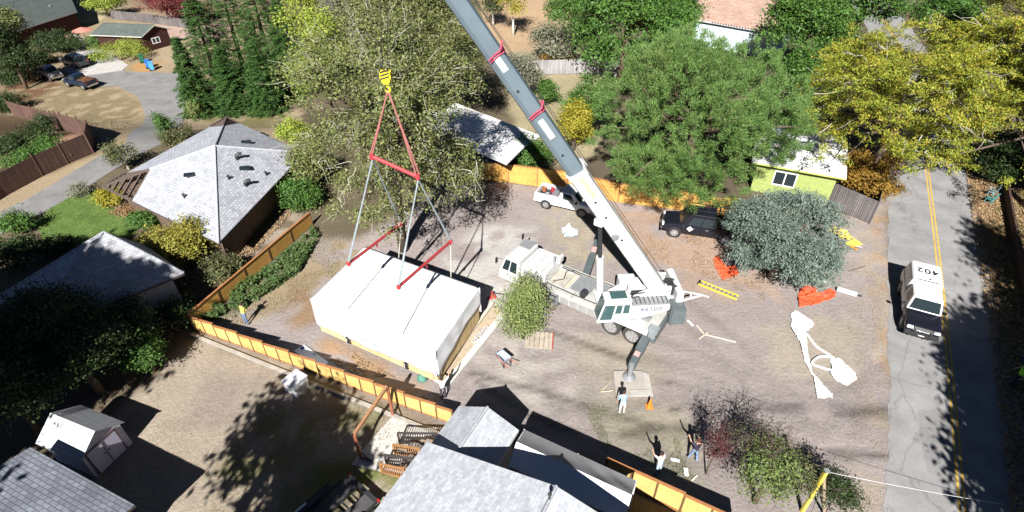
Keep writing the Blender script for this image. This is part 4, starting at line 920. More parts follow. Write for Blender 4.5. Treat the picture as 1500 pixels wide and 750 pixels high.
# ------------------------------------------------------------------ mobile crane
CW = paint('crane_white', (.63, .625, .61), .45, 0, .16); CGREY = pm('crane_carrier_grey', (.44, .43, .40), .55, .14, 2, fine=.08); CDK = pm('crane_dark_grey', (.105, .125, .13), .5, .16, 2); BOOMG = pm('boom_slate_grey', (.135, .175, .20), .42, .1, .9, spec=.5)
fw = Vector((-.83, .56, 0)).normalized(); R0 = V2(G(948, 515), 0)+Vector((fw.y, -fw.x, 0))*1.35
crane = thing('mobile_crane', 'white truck crane numbered 66100 with long grey boom raised over module', 'crane', R0, math.atan2(fw.y, fw.x))
CI = (Matrix.Translation(R0) @ Matrix.Rotation(math.atan2(fw.y, fw.x), 4, 'Z')).inverted()
# carrier, x from 0 (rear) to 10.4 (front); y + is the near (left) side
m = MB(); m.box((4.6, 0, .95), (9.0, 1.1, .5)); m.build('chassis', CDK, crane, bevel=.02)
m = MB(); m.box((6.45, 0, 1.35), (2.5, 2.5, .3)); m.box((4.0, 0, 1.36), (2.3, 2.5, .34)); m.box((.9, 0, 1.34), (2.0, 2.3, .24)); m.build('deck', CGREY, crane, bevel=.03)
for s in (-1, 1):
    m = MB(); m.box((4.7, s*1.02, 1.02), (2.6, .5, .62)); m.build('side_locker', CGREY, crane, bevel=.03)
    lk = MB()
    for k in range(4): lk.box((3.75+.62*k, s*1.285, 1.0), (.56, .03, .5))
    lk.build('locker_door', pm('locker_grey', (.30, .30, .295), .5, .1), crane, bevel=.01)
    st = MB()
    for k in range(3): st.box((6.35, s*(1.2+.06*k), 1.15-.3*k), (.62, .22, .05))
    st.box((6.03, s*1.27, .8), (.05, .3, .75)); st.box((6.67, s*1.27, .8), (.05, .3, .75)); st.build('steps', METAL_G, crane)
    fd = MB(); fd.box((1.75, s*1.14, 1.36), (3.0, .62, .07)); fd.box((.25, s*1.14, 1.1), (.07, .62, .5)); fd.box((3.25, s*1.14, 1.14), (.06, .62, .42)); fd.box((1.75, s*1.43, 1.3), (3.0, .04, .1)); fd.build('rear_fender', CW, crane, bevel=.015)
    ff = MB(); ff.box((7.6, s*1.16, 1.3), (1.6, .5, .05)); ff.build('front_fender', CGREY, crane, bevel=.015)
    for xx in (1.05, 2.42, 7.9): wheel(crane, xx, s*1.08, .62, .5, RIM if xx < 3 else RIMW, 8)
m = MB(); m.box((6.55, .1, 1.53), (1.0, 1.5, .06)); m.build('tool_tray', pm('dusty_tray', (.42, .39, .33), .8, .2), crane)
mr_ = MB(); mr_.box((6.55, -.66, 1.6), (1.1, .05, .16)); mr_.box((6.55, .86, 1.6), (1.1, .05, .16)); mr_.box((6.0, .1, 1.6), (.05, 1.5, .16)); mr_.box((7.1, .1, 1.6), (.05, 1.5, .16)); mr_.build('tray_rim', CGREY, crane)
MB().box((5.0, -.1, 1.56), (1.25, 1.5, .08)).build('grating', METAL_G, crane, bevel=.01)
rp = MB()
for k in range(7): rp.tube([(5.75+.04*math.sin(k*2), -.6+.2*k, 1.58), (5.9+.05*math.cos(k), -.5+.2*k, 1.68), (5.8, -.42+.2*k, 1.58)], .035, 5)
rp.build('stowed_slings', pm('straw_webbing', (.5, .42, .28), .9, .2), crane)
# engine cover and driver's cab
m = MB(); m.box((8.05, -.05, 1.78), (1.75, 2.3, .9), taper=(.97, .93)); m.build('engine_cover', CW, crane, bevel=.07, seg=3)
MB().box((7.1, -.75, 2.3), (.16, .5, .5)).build('air_cleaner', CW, crane, bevel=.03); MB().tube([(7.25, -.2, 1.7), (7.25, -.2, 2.75)], .07, 8).build('exhaust_pipe', METAL_G, crane)
cb = MB(); c1 = Cab(8.95, 10.42, 1.25, 1.32, 9.02, 10.0, 1.16, 2.42)
MB().box((9.7, 0, .98), (1.5, 2.5, .7)).build('cab_base', CW, crane, bevel=.05)
c1.shell().build('driver_cab', CW, crane, bevel=.05); c1.glassify(crane, ((.12, .5), (.56, .9)), rear=False)
MB().box((9.5, -.62, 2.52), (.85, .9, .06)).build('roof_hatch', METAL_G, crane, bevel=.02)
for s in (-1, 1):
    m = MB(); m.tube([(10.2, s*1.15, 2.2), (10.45, s*1.5, 2.3)], .02, 5); m.box((10.45, s*1.52, 2.2), (.07, .2, .4)); m.build('mirror', PLAST, crane, bevel=.01)
    MB().box((10.47, s*.9, .95), (.05, .4, .2)).build('headlight', LAMP, crane, bevel=.02)
MB().box((10.5, 0, .65), (.2, 2.4, .28)).build('front_bumper', CGREY, crane, bevel=.04)
for y0_, nm_ in ((-1.02, 'hydraulic_pipe'), (-.86, 'hydraulic_pipe'), (.98, 'hydraulic_pipe')):
    MB().tube([(3.2, y0_, 1.57), (5.2, y0_+.03, 1.57), (7.0, y0_, 1.57)], .035, 6).build(nm_, METAL_D, crane)
MB().box((4.0, .75, 1.62), (.7, .45, .22)).build('deck_box', CGREY, crane, bevel=.02); MB().box((4.05, -.5, 1.58), (.9, .7, .1)).build('deck_plate', METAL_G, crane, bevel=.01)
MB().lathe([(.22, -.2), (.22, .2)], (4.6, .72, 1.72), 'Y', 14).build('hose_reel', METAL_D, crane); MB().tube([(6.2, -1.0, 1.55), (6.5, -.5, 1.75), (6.3, .2, 1.68), (6.75, .7, 1.66)], .03, 5).build('loose_cable', METAL_D, crane)
m = MB()
for xx in (7.45, 8.05, 8.65): m.box((xx, 0, 2.236), (.03, 1.9, .012))
m.box((8.05, .0, 2.24), (1.6, .03, .012)); m.build('cover_seams', METAL_G, crane)
for s in (-1, 1): MB().box((8.0, s*1.145, 1.75), (1.3, .03, .5)).build('engine_grille', pm('cover_grille', (.3, .3, .3), .6, .35, 14), crane)
MB().box((.9, .35, 1.50), (.9, .5, .1)).build('deck_plate', METAL_G, crane, bevel=.01)
# outriggers
def outrigger(px, py, x0, name='outrigger', pad=True, y0=None):
    e = CI @ V2(G(px, py), 0); s = 1 if e.y > 0 else -1; o = thing(name, None, None, (0, 0, 0)); o.parent = crane
    a = Vector((x0, s*1.05, 1.0)); b = Vector((e.x, e.y, .98)); m = MB(); m.beam(a, b, .38, .42); m.beam(a.lerp(b, .1), a.lerp(b, .55), .46, .5); m.build('beam', CDK, o, bevel=.02)
    m = MB(); m.tube([(e.x, e.y, 1.25), (e.x, e.y, .25)], .13, 10); m.build('jack', METAL_G, o)
    MB().lathe([(.30, 0), (.36, .05), (.34, .1), (.14, .2), (.12, .3)], (e.x, e.y, .16), n=18).build('float_pad', METAL_G, o)
    MB().beam(a.lerp(b, .62)+Vector((0, 0, .24)), a.lerp(b, .75)+Vector((0, 0, .24)), .3, .012).build('warning_plate', pm('warning_red_white', (.7, .35, .33), .5, .2, 8), o)
    return o
outrigger(921, 556, .25); outrigger(874, 368, 5.5); outrigger(792, 464, 6.9)
# rear outrigger box with hydraulics at the near corner
m = MB(); m.box((.05, .3, 1.0), (.6, 1.9, .7)); m.build('outrigger_box', CDK, crane, bevel=.03)
m = MB(); m.box((.0, .95, 1.45), (.55, .5, .32)); m.box((-.05, 1.3, 1.3), (.4, .3, .3)); m.build('hydraulic_tank', pm('blue_grey_tank', (.24, .27, .28), .5, .15), crane, bevel=.04)
# superstructure: yaw so that its x axis points along the boom
SL = Vector((6.95, 25.0, 0)); tipw = AY(557, -160, 24.2); ba_ = math.atan2(tipw.y-SL.y, tipw.x-SL.x)
SM = CI @ (Matrix.Translation(SL) @ Matrix.Rotation(ba_, 4, 'Z') @ Matrix.Translation((0, 0, 1.4)) @ Matrix.Scale(1.02, 4) @ Matrix.Translation((0, 0, -1.4)))
def sup(): return MB(SM)
sup().lathe([(1.0, 1.5), (1.0, 1.72)], n=24).build('slew_ring', CDK, crane)
m = sup(); m.box((-.1, 0, 1.85), (4.2, 1.1, .26)); m.box((-1.0, .0, 2.3), (2.4, .16, .9)); 
for s in (-1, 1):
    m.add([(-2.1, s*.55, 1.9), (1.2, s*.55, 1.9), (.6, s*.55, 2.3), (-1.3, s*.55, 3.25), (-2.1, s*.55, 3.1), (-2.1, s*.66, 1.9), (1.2, s*.66, 1.9), (.6, s*.66, 2.3), (-1.3, s*.66, 3.25), (-2.1, s*.66, 3.1)],
        [(0, 1, 2, 3, 4), (9, 8, 7, 6, 5), (0, 5, 6, 1), (1, 6, 7, 2), (2, 7, 8, 3), (3, 8, 9, 4), (4, 9, 5, 0)])
m.build('turntable', CW, crane, bevel=.02)
# near side (boom's left, y+): body panel with the fleet number
m = sup(); m.add([(-1.9, 1.42, 2.05), (-.3, 1.42, 1.5), (2.05, 1.42, 1.5), (2.05, 1.42, 1.9), (.2, 1.42, 2.45), (-1.9, 1.42, 2.45), (-1.9, .7, 2.05), (-.3, .7, 1.5), (2.05, .7, 1.5), (2.05, .7, 1.9), (.2, .7, 2.45), (-1.9, .7, 2.45)],
    [(0, 1, 2, 3, 4, 5), (11, 10, 9, 8, 7, 6), (0, 6, 7, 1), (1, 7, 8, 2), (2, 8, 9, 3), (3, 9, 10, 4), (4, 10, 11, 5), (5, 11, 6, 0)]); m.build('side_panel', CW, crane, bevel=.025)
text_mesh('66100', .42, SM @ frame((-.85, 1.428, 2.2), (-1, 0, 0), (0, 0, 1)), 'fleet_number', pm('slate_lettering', (.10, .13, .19), .5, .1), crane)
m = sup(); m.box((-.75, 1.08, 2.52), (2.2, .6, .1)); m.build('side_grating', METAL_G, crane)
m = sup()
for k in range(9): m.box((-1.75+.25*k, 1.08, 2.60), (.03, .58, .04))
m.tube([(.3, .9, 2.6), (.1, .95, 2.95), (-.5, .9, 3.0)], .035, 6); m.tube([(.45, 1.1, 2.6), (.2, 1.1, 2.85), (-.2, 1.0, 2.8)], .03, 6); m.build('hydraulic_hoses', METAL_D, crane)
for xx in (-1.5, -.8, -.1): 
    m = sup(); m.box((xx, -1.34, 2.1), (.55, .03, .6)); m.build('winch_house_door', pm('door_grey_white', (.52, .52, .51), .5, .12), crane, bevel=.008)
m = sup(); m.box((-.6, .35, 2.45), (1.3, .25, .3)); m.tube([(.6, .3, 2.3), (.2, .5, 2.6), (-.6, .45, 2.75), (-1.2, .3, 2.9)], .03, 6); m.tube([(.6, .2, 2.3), (.1, .4, 2.5), (-.8, .35, 2.65)], .025, 6); m.build('valve_bank', METAL_D, crane)
# operator cab
oc = Cab(.25, 2.1, .48, 1.62, .25, 1.72, .42, 3.2)
OM = SM @ Matrix.Translation((.15, 1.28, 0))
def cabpart(b): b.v = [OM @ Vector(p) for p in b.v]; return b
cabpart(oc.shell()).build('operator_cab', CW, crane, bevel=.05)
TEAL = glass('teal_glass', (.05, .10, .10))
for s in (-1, 1):
    for u0, u1 in ((.06, .26), (.32, .52), (.58, .95)):
        m = MB(); p = [oc.side(s, u0, .42 if u1 < .55 else .16), oc.side(s, u1, .42 if u1 < .55 else .16), oc.side(s, u1, .8), oc.side(s, u0, .8)]; m.quad(*(p if s < 0 else p[::-1]), t=.012); cabpart(m).build('cab_window', TEAL, crane)
m = MB(); m.quad(oc.face(1, -.86, .12), oc.face(1, .86, .12), oc.face(1, .86, .93), oc.face(1, -.86, .93), t=.012); cabpart(m).build('cab_windshield', TEAL, crane)
m = MB(); m.box((.95, 0, 3.262), (.9, .6, .02)); cabpart(m).build('roof_window', TEAL, crane)
# far side: winch house and counterweight
m = sup(); m.box((-.8, -.98, 2.1), (2.6, .7, .9)); m.build('winch_house', CW, crane, bevel=.04)
for xx in (-1.0, -1.75):
    m = sup(); m.lathe([(.42, -.3), (.42, -.26), (.3, -.25), (.3, .25), (.42, .26), (.42, .3)], (xx, -.35, 3.0) if False else (xx-.5, .0, 2.55), 'Y', 18); m.build('winch_drum', METAL_D, crane)
m = sup(); m.box((-2.62, -.25, 2.35), (.42, 2.3, .85), taper=(.9, .98)); m.box((-2.1, .0, 1.95), (.9, 1.2, .3)); m.build('counterweight_top', CW, crane, bevel=.05)
m = sup(); m.box((-2.45, 1.0, 1.55), (.95, 1.15, 1.15), taper=(.92, .9)); m.build('counterweight', CDK, crane, bevel=.07)
m = sup(); m.box((-.75, -1.0, 2.585), (.62, .6, .06)); m.box((-1.55, -1.0, 2.585), (.62, .6, .06)); m.build('winch_cover', pm('dusty_grille', (.16, .15, .15), .8, .2), crane, bevel=.02)
m = sup(); tri = [(-2.8, .1, 2.3), (-4.2, .2, 1.95), (-2.8, .75, 2.1)]
m.tube([tri[0], tri[1]], .06, 6); m.tube([tri[2], tri[1]], .06, 6); m.tube([(-3.5, .15, 2.12), (-3.45, .5, 2.02)], .05, 6); m.tube([tri[1], (-4.6, .28, 1.85)], .04, 6); m.build('rear_bracket', CW, crane)
# boom
piv = Vector((8.2, 24.75, 3.1)); bd_ = (tipw-piv); BL = bd_.length; bdn = bd_.normalized(); side = Vector((0, 0, 1)).cross(bdn).normalized(); bup = bdn.cross(side)
BM = CI @ Matrix((bdn, side, bup)).transposed().to_4x4(); BM.translation = CI @ piv
def bm_(): return MB(BM)
def t_at(py):                       # boom parameter whose axis point falls on that photo row
    lo, hi = 0.0, BL
    for _ in range(50):
        md = (lo+hi)/2
        if P(piv+bdn*md)[1] > py: lo = md
        else: hi = md
    return lo
tw = t_at(250); w0, h0 = .84, .92
def boom_sec(b, x0, x1, w, h):      # rounded-bottom box section
    prof = [(-w/2, h*.42), (-w*.44, h*.5), (w*.44, h*.5), (w/2, h*.42), (w/2, -h*.2), (w*.36, -h*.44), (w*.12, -h*.52), (-w*.12, -h*.52), (-w*.36, -h*.44), (-w/2, -h*.2)]
    return b.loft([[(x0, y, z) for y, z in prof], [(x1, y, z) for y, z in prof]])
boom_sec(bm_(), -.5, tw, w0, h0).build('boom_base', CW, crane, bevel=.02)
secs = [(tw-.6, t_at(162), .77, .84), (t_at(166), t_at(76), .73, .80), (t_at(80), t_at(-60), .70, .76), (t_at(-56), BL-.3, .66, .72)]
for x0, x1, w, h in secs: boom_sec(bm_(), x0, x1, w, h).build('boom_section', BOOMG, crane, bevel=.012)
cw_ = bm_(); boom_sec(cw_, tw-.28, tw+.02, w0+.12, h0+.12); cw_.box((tw-.15, -.62, .3), (.5, .2, .5)); cw_.build('boom_collar', CW, crane, bevel=.02)
REDROPE = pm('red_webbing', (.42, .055, .10), .7, .2, 6)
for py, w, h in ((162, .79, .86), (78, .75, .82)):
    x0 = t_at(py); m = bm_(); r_ = [(x0+.05*math.sin(k*1.7), (w/2+.03)*c1_, (h/2+.03)*c2_) for k, (c1_, c2_) in enumerate(((-1, -.7), (-1, 0), (-1, .95), (0, 1.02), (.95, 1.0), (1.05, .3), (1, -.6)))]
    m.tube(r_, .045, 6); m.tube([(p[0]-.12, p[1], p[2]) for p in r_], .035, 6); m.tube([r_[4], (x0+.35, w/2+.12, h/2+.25), (x0+.1, w/2+.2, h/2)], .04, 6); m.build('boom_strap', REDROPE, crane)
LBL = pm('white_label', (.82, .82, .82), .5, .05); INK = pm('dark_label_lettering', (.06, .08, .12), .5, .1); ORL = pm('orange_lettering', (.75, .42, .10), .5, .15)
for y0_, y1_, w, h in ((172, 198, .77, .84), (77, 101, .73, .80)):
    a, b = t_at(y1_), t_at(y0_+0); m = bm_(); m.box(((a+b)/2, w/2+.006, h*.08), (abs(b-a), .012, .27)); m.build('boom_label', LBL, crane)
    m = bm_()                       # the lettering is too worn to read: only stroke remains
    for k in range(9): m.box((a+(b-a)*(.1+.1*k), w/2+.0145, h*.08+.05*math.sin(k*2.3)), (.07, .004, .035))
    m.build('label_lettering', pm('faded_lettering', (.5, .5, .53), .6, .1), crane)
ta, tb_ = t_at(284), t_at(252)
m = bm_()
for k in range(8):
    xx = ta+(tb_-ta)*(k+.5)/8
    for j in (-1, 1): m.box((xx+.05*j, w0/2+.004, h0*.1+.02*math.sin(k*3+j)), (.045, .008, .28-.06*((k+j) % 2)))
    m.box((xx, w0/2+.004, h0*.1+.1*math.sin(k*1.9)), (.1, .0075, .05))
m.build('boom_lettering', ORL, crane)
for py, yy in ((290, w0/2), (222, .385), (129, .365), (345, w0/2), (312, w0/2)):
    m = bm_(); m.lathe([(.07, -.01), (.07, .012)], (t_at(py), yy, -.02), 'Y', 12); m.build('boom_port', METAL_D, crane)
m = bm_(); m.lathe([(.2, -.02), (.2, .05), (.12, .06)], (t_at(338), w0/2, -.2), 'Y', 16); m.build('boom_sheave', METAL_G, crane)
m = bm_(); m.tube([(-.3, -w0/2-.1, .45), (tw*.5, -w0/2-.1, .5), (BL-.4, -w0/2-.02, .52)], .016, 5); m.tube([(-.3, -.2, h0/2+.25), (BL-.2, -.1, .6)], .014, 5); m.build('hoist_line', METAL_D, crane)
m = bm_(); m.box((tw*.58, -w0/2-.08, .15), (tw*.8, .12, .16)); m.build('boom_hose_tray', METAL_G, crane, bevel=.02)
m = bm_(); m.box((BL-.1, 0, -.1), (.7, .62, .95)); m.lathe([(.32, -.2), (.32, .2)], (BL+.1, 0, -.35), 'Y', 16); m.build('boom_head', BOOMG, crane, bevel=.03)
# lift cylinder
la_ = SM @ Vector((1.75, 0, 2.0)); x_at = t_at(318); lb2 = BM @ Vector((x_at, 0, -h0*.5)); mid_ = la_.lerp(lb2, .56)
m = MB(); m.tube([la_, mid_], .21, 12); m.build('lift_cylinder', CW, crane, smooth=False); m = MB(); m.tube([mid_, lb2], .12, 12); m.build('lift_rod', METAL_D, crane)
m = MB(); m.box(lb2, (.5, .5, .4)); m.build('cylinder_lug', CW, crane, bevel=.03)
# ------------------------------------------------------------------ lifted module under white wrap
mb = Vector((-3.95, 19.85, 0)); ang_l, ang_s = R(152.0), R(67.5); LL, WW = 8.25, 5.2
ul = Vector((math.cos(ang_l), math.sin(ang_l), 0)); us = Vector((math.cos(ang_s), math.sin(ang_s), 0)); z0m, z1m = .38, 2.92
mod = thing('building_module', 'large building module wrapped in white sheeting with pine boards below, slung from crane', 'module', mb+(ul*LL+us*WW)/2+Vector((0, 0, z0m)))
mc = mb+(ul*LL+us*WW)/2
def mp(u, v, z): return ul*(u*LL-LL/2)+us*(v*WW-WW/2)+Vector((0, 0, z-z0m))
PINE = brick_mat('pine_cladding', (.58, .42, .20), (.72, .55, .30), (.34, .24, .11), .2, 4, .012, rough=.75, offset=0, blotch=.14, bs=1.0)
m = MB(); m.add([mp(*p) for p in ((0, 0, z0m), (1, 0, z0m), (1, 1, z0m), (0, 1, z0m), (0, 0, z1m-.1), (1, 0, z1m-.1), (1, 1, z1m-.1), (0, 1, z1m-.1))], [(3, 2, 1, 0), (4, 5, 6, 7), (0, 1, 5, 4), (1, 2, 6, 5), (2, 3, 7, 6), (3, 0, 4, 7)])
m.build('wall', PINE, mod)
WRAP = pm('white_house_wrap', (.88, .88, .89), .5, .03, .7, bump=.0)
def wrap_edge(side, t):            # height of the lower hem of the wrap round the module
    if side == 0: return .95+.08*math.sin(t*9)+.05*math.sin(t*31)-.1*t      # long front
    if side == 1: return .95+.75*t**.8+.07*math.sin(t*12)+.2*math.sin(t*3.14)          # right end
    return .95
def wrap_side(c0, c1, side, out, name, nu=50, nv=10, seed=1):
    m = MB(); pts = []
    for j in range(nv+1):
        for i in range(nu+1):
            t, v = i/nu, j/nv; hem = wrap_edge(side, t); z = hem+(z1m-hem)*v
            base_ = c0+(c1-c0)*(-.012+1.024*t); w = (vnoise(t*9+v*2, v*2.3+t*4, seed)-.5)*.16*(1-v)**.5*(1 if side == 1 else .55)
            p = mp(base_.x, base_.y, z)+out*(.035+.05*(1-v)+w*math.sin(math.pi*min(1, v+.08))+.02); pts.append(p)
    n = len(pts); fs = [(j*(nu+1)+i, j*(nu+1)+i+1, (j+1)*(nu+1)+i+1, (j+1)*(nu+1)+i) for j in range(nv) for i in range(nu)]
    m.add(pts, fs); o = m.build(name, WRAP, mod, smooth=True); md = o.modifiers.new('thickness', 'SOLIDIFY'); md.thickness = .012; return o
outf = Vector((us.y*0-us.x, -us.y, 0)).normalized(); outr = -ul
nf = Vector((-ul.y, ul.x, 0)); nf = nf if nf.y < 0 else -nf; nr = Vector((-us.y, us.x, 0)); nr = nr if nr.x > 0 else -nr
wrap_side(Vector((0, 0, 0)), Vector((1, 0, 0)), 0, nf, 'wrap_skirt', seed=3); wrap_side(Vector((0, 0, 0)), Vector((0, 1, 0)), 1, nr, 'wrap_skirt', seed=4)
wrap_side(Vector((1, 0, 0)), Vector((1, 1, 0)), 2, -nr, 'wrap_skirt', seed=5); wrap_side(Vector((0, 1, 0)), Vector((1, 1, 0)), 2, -nf, 'wrap_skirt', seed=6)
m = MB(); pts = []; nu, nv = 44, 28
for j in range(nv+1):
    for i in range(nu+1):
        u, v = i/nu, j/nv; e = min(u, 1-u, v, 1-v); z = z1m+.10*min(1, e*10)**.5*1.0+(vnoise(u*7, v*5, 8)-.5)*.05*min(1, e*12)
        uu, vv = u*1.016-.008, v*1.024-.012; pts.append(mp(uu, vv, z))
m.add(pts, [(j*(nu+1)+i, j*(nu+1)+i+1, (j+1)*(nu+1)+i+1, (j+1)*(nu+1)+i) for j in range(nv) for i in range(nu)]); o = m.build('wrap_top', WRAP, mod, smooth=True); md = o.modifiers.new('thickness', 'SOLIDIFY'); md.thickness = .012
for u in (.245, .735):
    m = MB(); m.beam(mp(u, 0, .5)+nf*.06, mp(u, 0, 1.05)+nf*.12, .13, .03, up=nf); 
    for z in (.55, .72, .9): m.beam(mp(u-.018, 0, z)+nf*.1, mp(u+.018, 0, z-.02)+nf*.1, .07, .05, up=nf)
    m.build('lifting_strap', PLAST, mod)
prt = MB(); fz = 1.35
for k in range(7):                  # the print on the wrap is far too faint to read
    xx = .60-.028*k; prt.beam(mp(xx, 0, fz-.02*(k % 2))+nf*.16, mp(xx, 0, fz+.16)+nf*.155, .05, .01, up=nf)
prt.build('faint_print', pm('faint_grey_print', (.62, .62, .64), .6, .1), mod)
# ------------------------------------------------------------------ rigging
ROPE = pm('pale_grey_rope', (.25, .29, .31), .7, .15, 5); ROPE_P = pm('cream_rope', (.55, .52, .45), .8, .12, 5); SLG = pm('red_sling_fabric', (.38, .14, .13), .8, .15, 6)
fl = mp(.75, 0, z0m)+mod.location; fr_ = mp(.255, 0, z0m)+mod.location; bl_ = mp(.75, 1, z0m)+mod.location; br_ = mp(.255, 1, z0m)+mod.location
def barz(g_, py):
    lo, hi = 0, 15
    for _ in range(50):
        md_ = (lo+hi)/2
        if P((g_.x, g_.y, md_))[1] > py: lo = md_
        else: hi = md_
    return lo
def rig_pt(px, py, Y): return AY(px, py, Y)
BL0, BL1 = rig_pt(511, 386, fl.y+.1), rig_pt(587, 328, bl_.y-.1); BR0, BR1 = rig_pt(584, 420, fr_.y+.1), rig_pt(660, 354, br_.y-.1)
for a, b, lb in ((BL0, BL1, 'red steel lower spreader bar over the left half of the module'), (BR0, BR1, 'red steel lower spreader bar over the right half of the module')):
    o = thing('spreader_bar', lb, 'spreader bar', (a+b)/2, 0, 'red spreader bars'); c = (a+b)/2
    MB().tube([a-c, b-c], .085, 10).build('tube', RED_S, o)
    for p in (a, b): MB().box(p-c, (.2, .2, .26)).build('end_cap', RED_S, o, bevel=.03)
    m = MB(); m.tube([Vector((0, 0, -.1)), Vector((0, 0, -.32))], .05, 6); m.build('lug', RED_S, o)
hook = AY(565, 112, 24.3); UB0, UB1 = AY(545, 229, 24.5), AY(612, 259, 24.0); c = (UB0+UB1)/2
o = thing('spreader_bar', 'red steel upper spreader bar hanging below the yellow hook', 'spreader bar', c, 0, 'red spreader bars'); MB().tube([UB0-c, UB1-c], .10, 10).build('tube', RED_S, o)
for p in (UB0, UB1): MB().box(p-c, (.2, .22, .3)).build('end_cap', RED_S, o, bevel=.03)
hb = thing('hook_block', 'yellow and black striped crane hook block', 'hook block', hook); hb.scale = (.72,)*3
YH = pm('hazard_yellow', (.75, .60, .03), .5, .1); m = MB()
for s in (-1, 1): m.add([(-.30, s*.2, .35), (.30, s*.2, .35), (.34, s*.2, 0), (.16, s*.2, -.42), (-.16, s*.2, -.42), (-.34, s*.2, 0), (-.30, s*.14, .35), (.30, s*.14, .35), (.34, s*.14, 0), (.16, s*.14, -.42), (-.16, s*.14, -.42), (-.34, s*.14, 0)], [(0, 1, 2, 3, 4, 5), (11, 10, 9, 8, 7, 6)]+[(i, 6+i, 6+(i+1) % 6, (i+1) % 6) for i in range(6)])
m.build('cheek_plate', YH, hb); MB().lathe([(.3, -.12), (.24, -.05), (.24, .05), (.3, .12)], (0, 0, .05), 'Y', 18).build('sheave', METAL_D, hb)
m = MB()
for k in range(3): m.beam((-.28, -.207, -.1+.2*k), (.26, -.207, .12+.2*k-.05), .01, .09, up=(0, 0, 1))
m.build('hazard_stripe', PLAST, hb); MB().tube([(0, 0, -.4), (0, 0, -.62), (.14, 0, -.74), (.16, 0, -.88), (.05, 0, -.98), (-.1, 0, -.93), (-.15, 0, -.82)], [.07, .06, .07, .075, .07, .05, .02], 8).build('hook', YH, hb)
def rope(name, label, cat, a, b, r, mat, group=None, double=0.0):
    a, b = Vector(a), Vector(b); o = MB()
    dd = Vector((double, 0, 0))
    if double: o.tube([Vector(), (b-a)*.5+dd*.5, b-a+dd], r, 6); o.tube([dd*.4, (b-a)*.5, b-a-dd], r, 6)
    else: o.tube([Vector(), (b-a)*.5, b-a], r, 6)
    ob = o.build(name, mat); ob.location = a; return tag(ob, label, cat, group)
hk = hook+Vector((0, 0, -.62))
rope('lifting_sling', 'red lifting sling from yellow hook to upper bar left end', 'sling', hk, UB0+Vector((0, 0, .15)), .038, SLG, 'slings under the hook', .05)
rope('lifting_sling', 'red lifting sling from yellow hook to upper bar right end', 'sling', hk, UB1+Vector((0, 0, .15)), .038, SLG, 'slings under the hook', .08)
for a, b, lb in ((UB0, BL0, 'grey rope from upper bar left end to near end of left lower bar'), (UB0, BL1, 'grey rope from upper bar left end to far end of left lower bar'), (UB1, BR0, 'grey rope from upper bar right end to near end of right lower bar'), (UB1, BR1, 'grey rope from upper bar right end to far end of right lower bar')):
    rope('lifting_rope', lb, 'rope', a+Vector((0, 0, -.15)), b+Vector((0, 0, .1)), .038, ROPE, 'ropes to the lower bars', .03)
for a, b, lb in ((BL0, mp(.75, 0, .55)+mod.location+nf*.13, 'cream rope down module front from left lower bar'), (BL1, mp(.75, 1, 1.0)+mod.location-nf*.2, 'cream rope down module back from left lower bar'), (BR0, mp(.255, 0, .55)+mod.location+nf*.13, 'cream rope down module front from right lower bar'), (BR1, mp(.255, 1, 1.0)+mod.location-nf*.2, 'cream rope down module back from right lower bar')):
    rope('drop_rope', lb, 'rope', a+Vector((0, 0, -.12)), b, .03, ROPE_P, 'drop ropes to the module')
for dx in (-.1, .1): rope('hoist_cable', 'thin dark hoist cable above the yellow hook block', 'cable', hook+Vector((dx, 0, .2)), tipw+Vector((dx*2, 0, -.5)), .014, METAL_D, 'hoist cables')

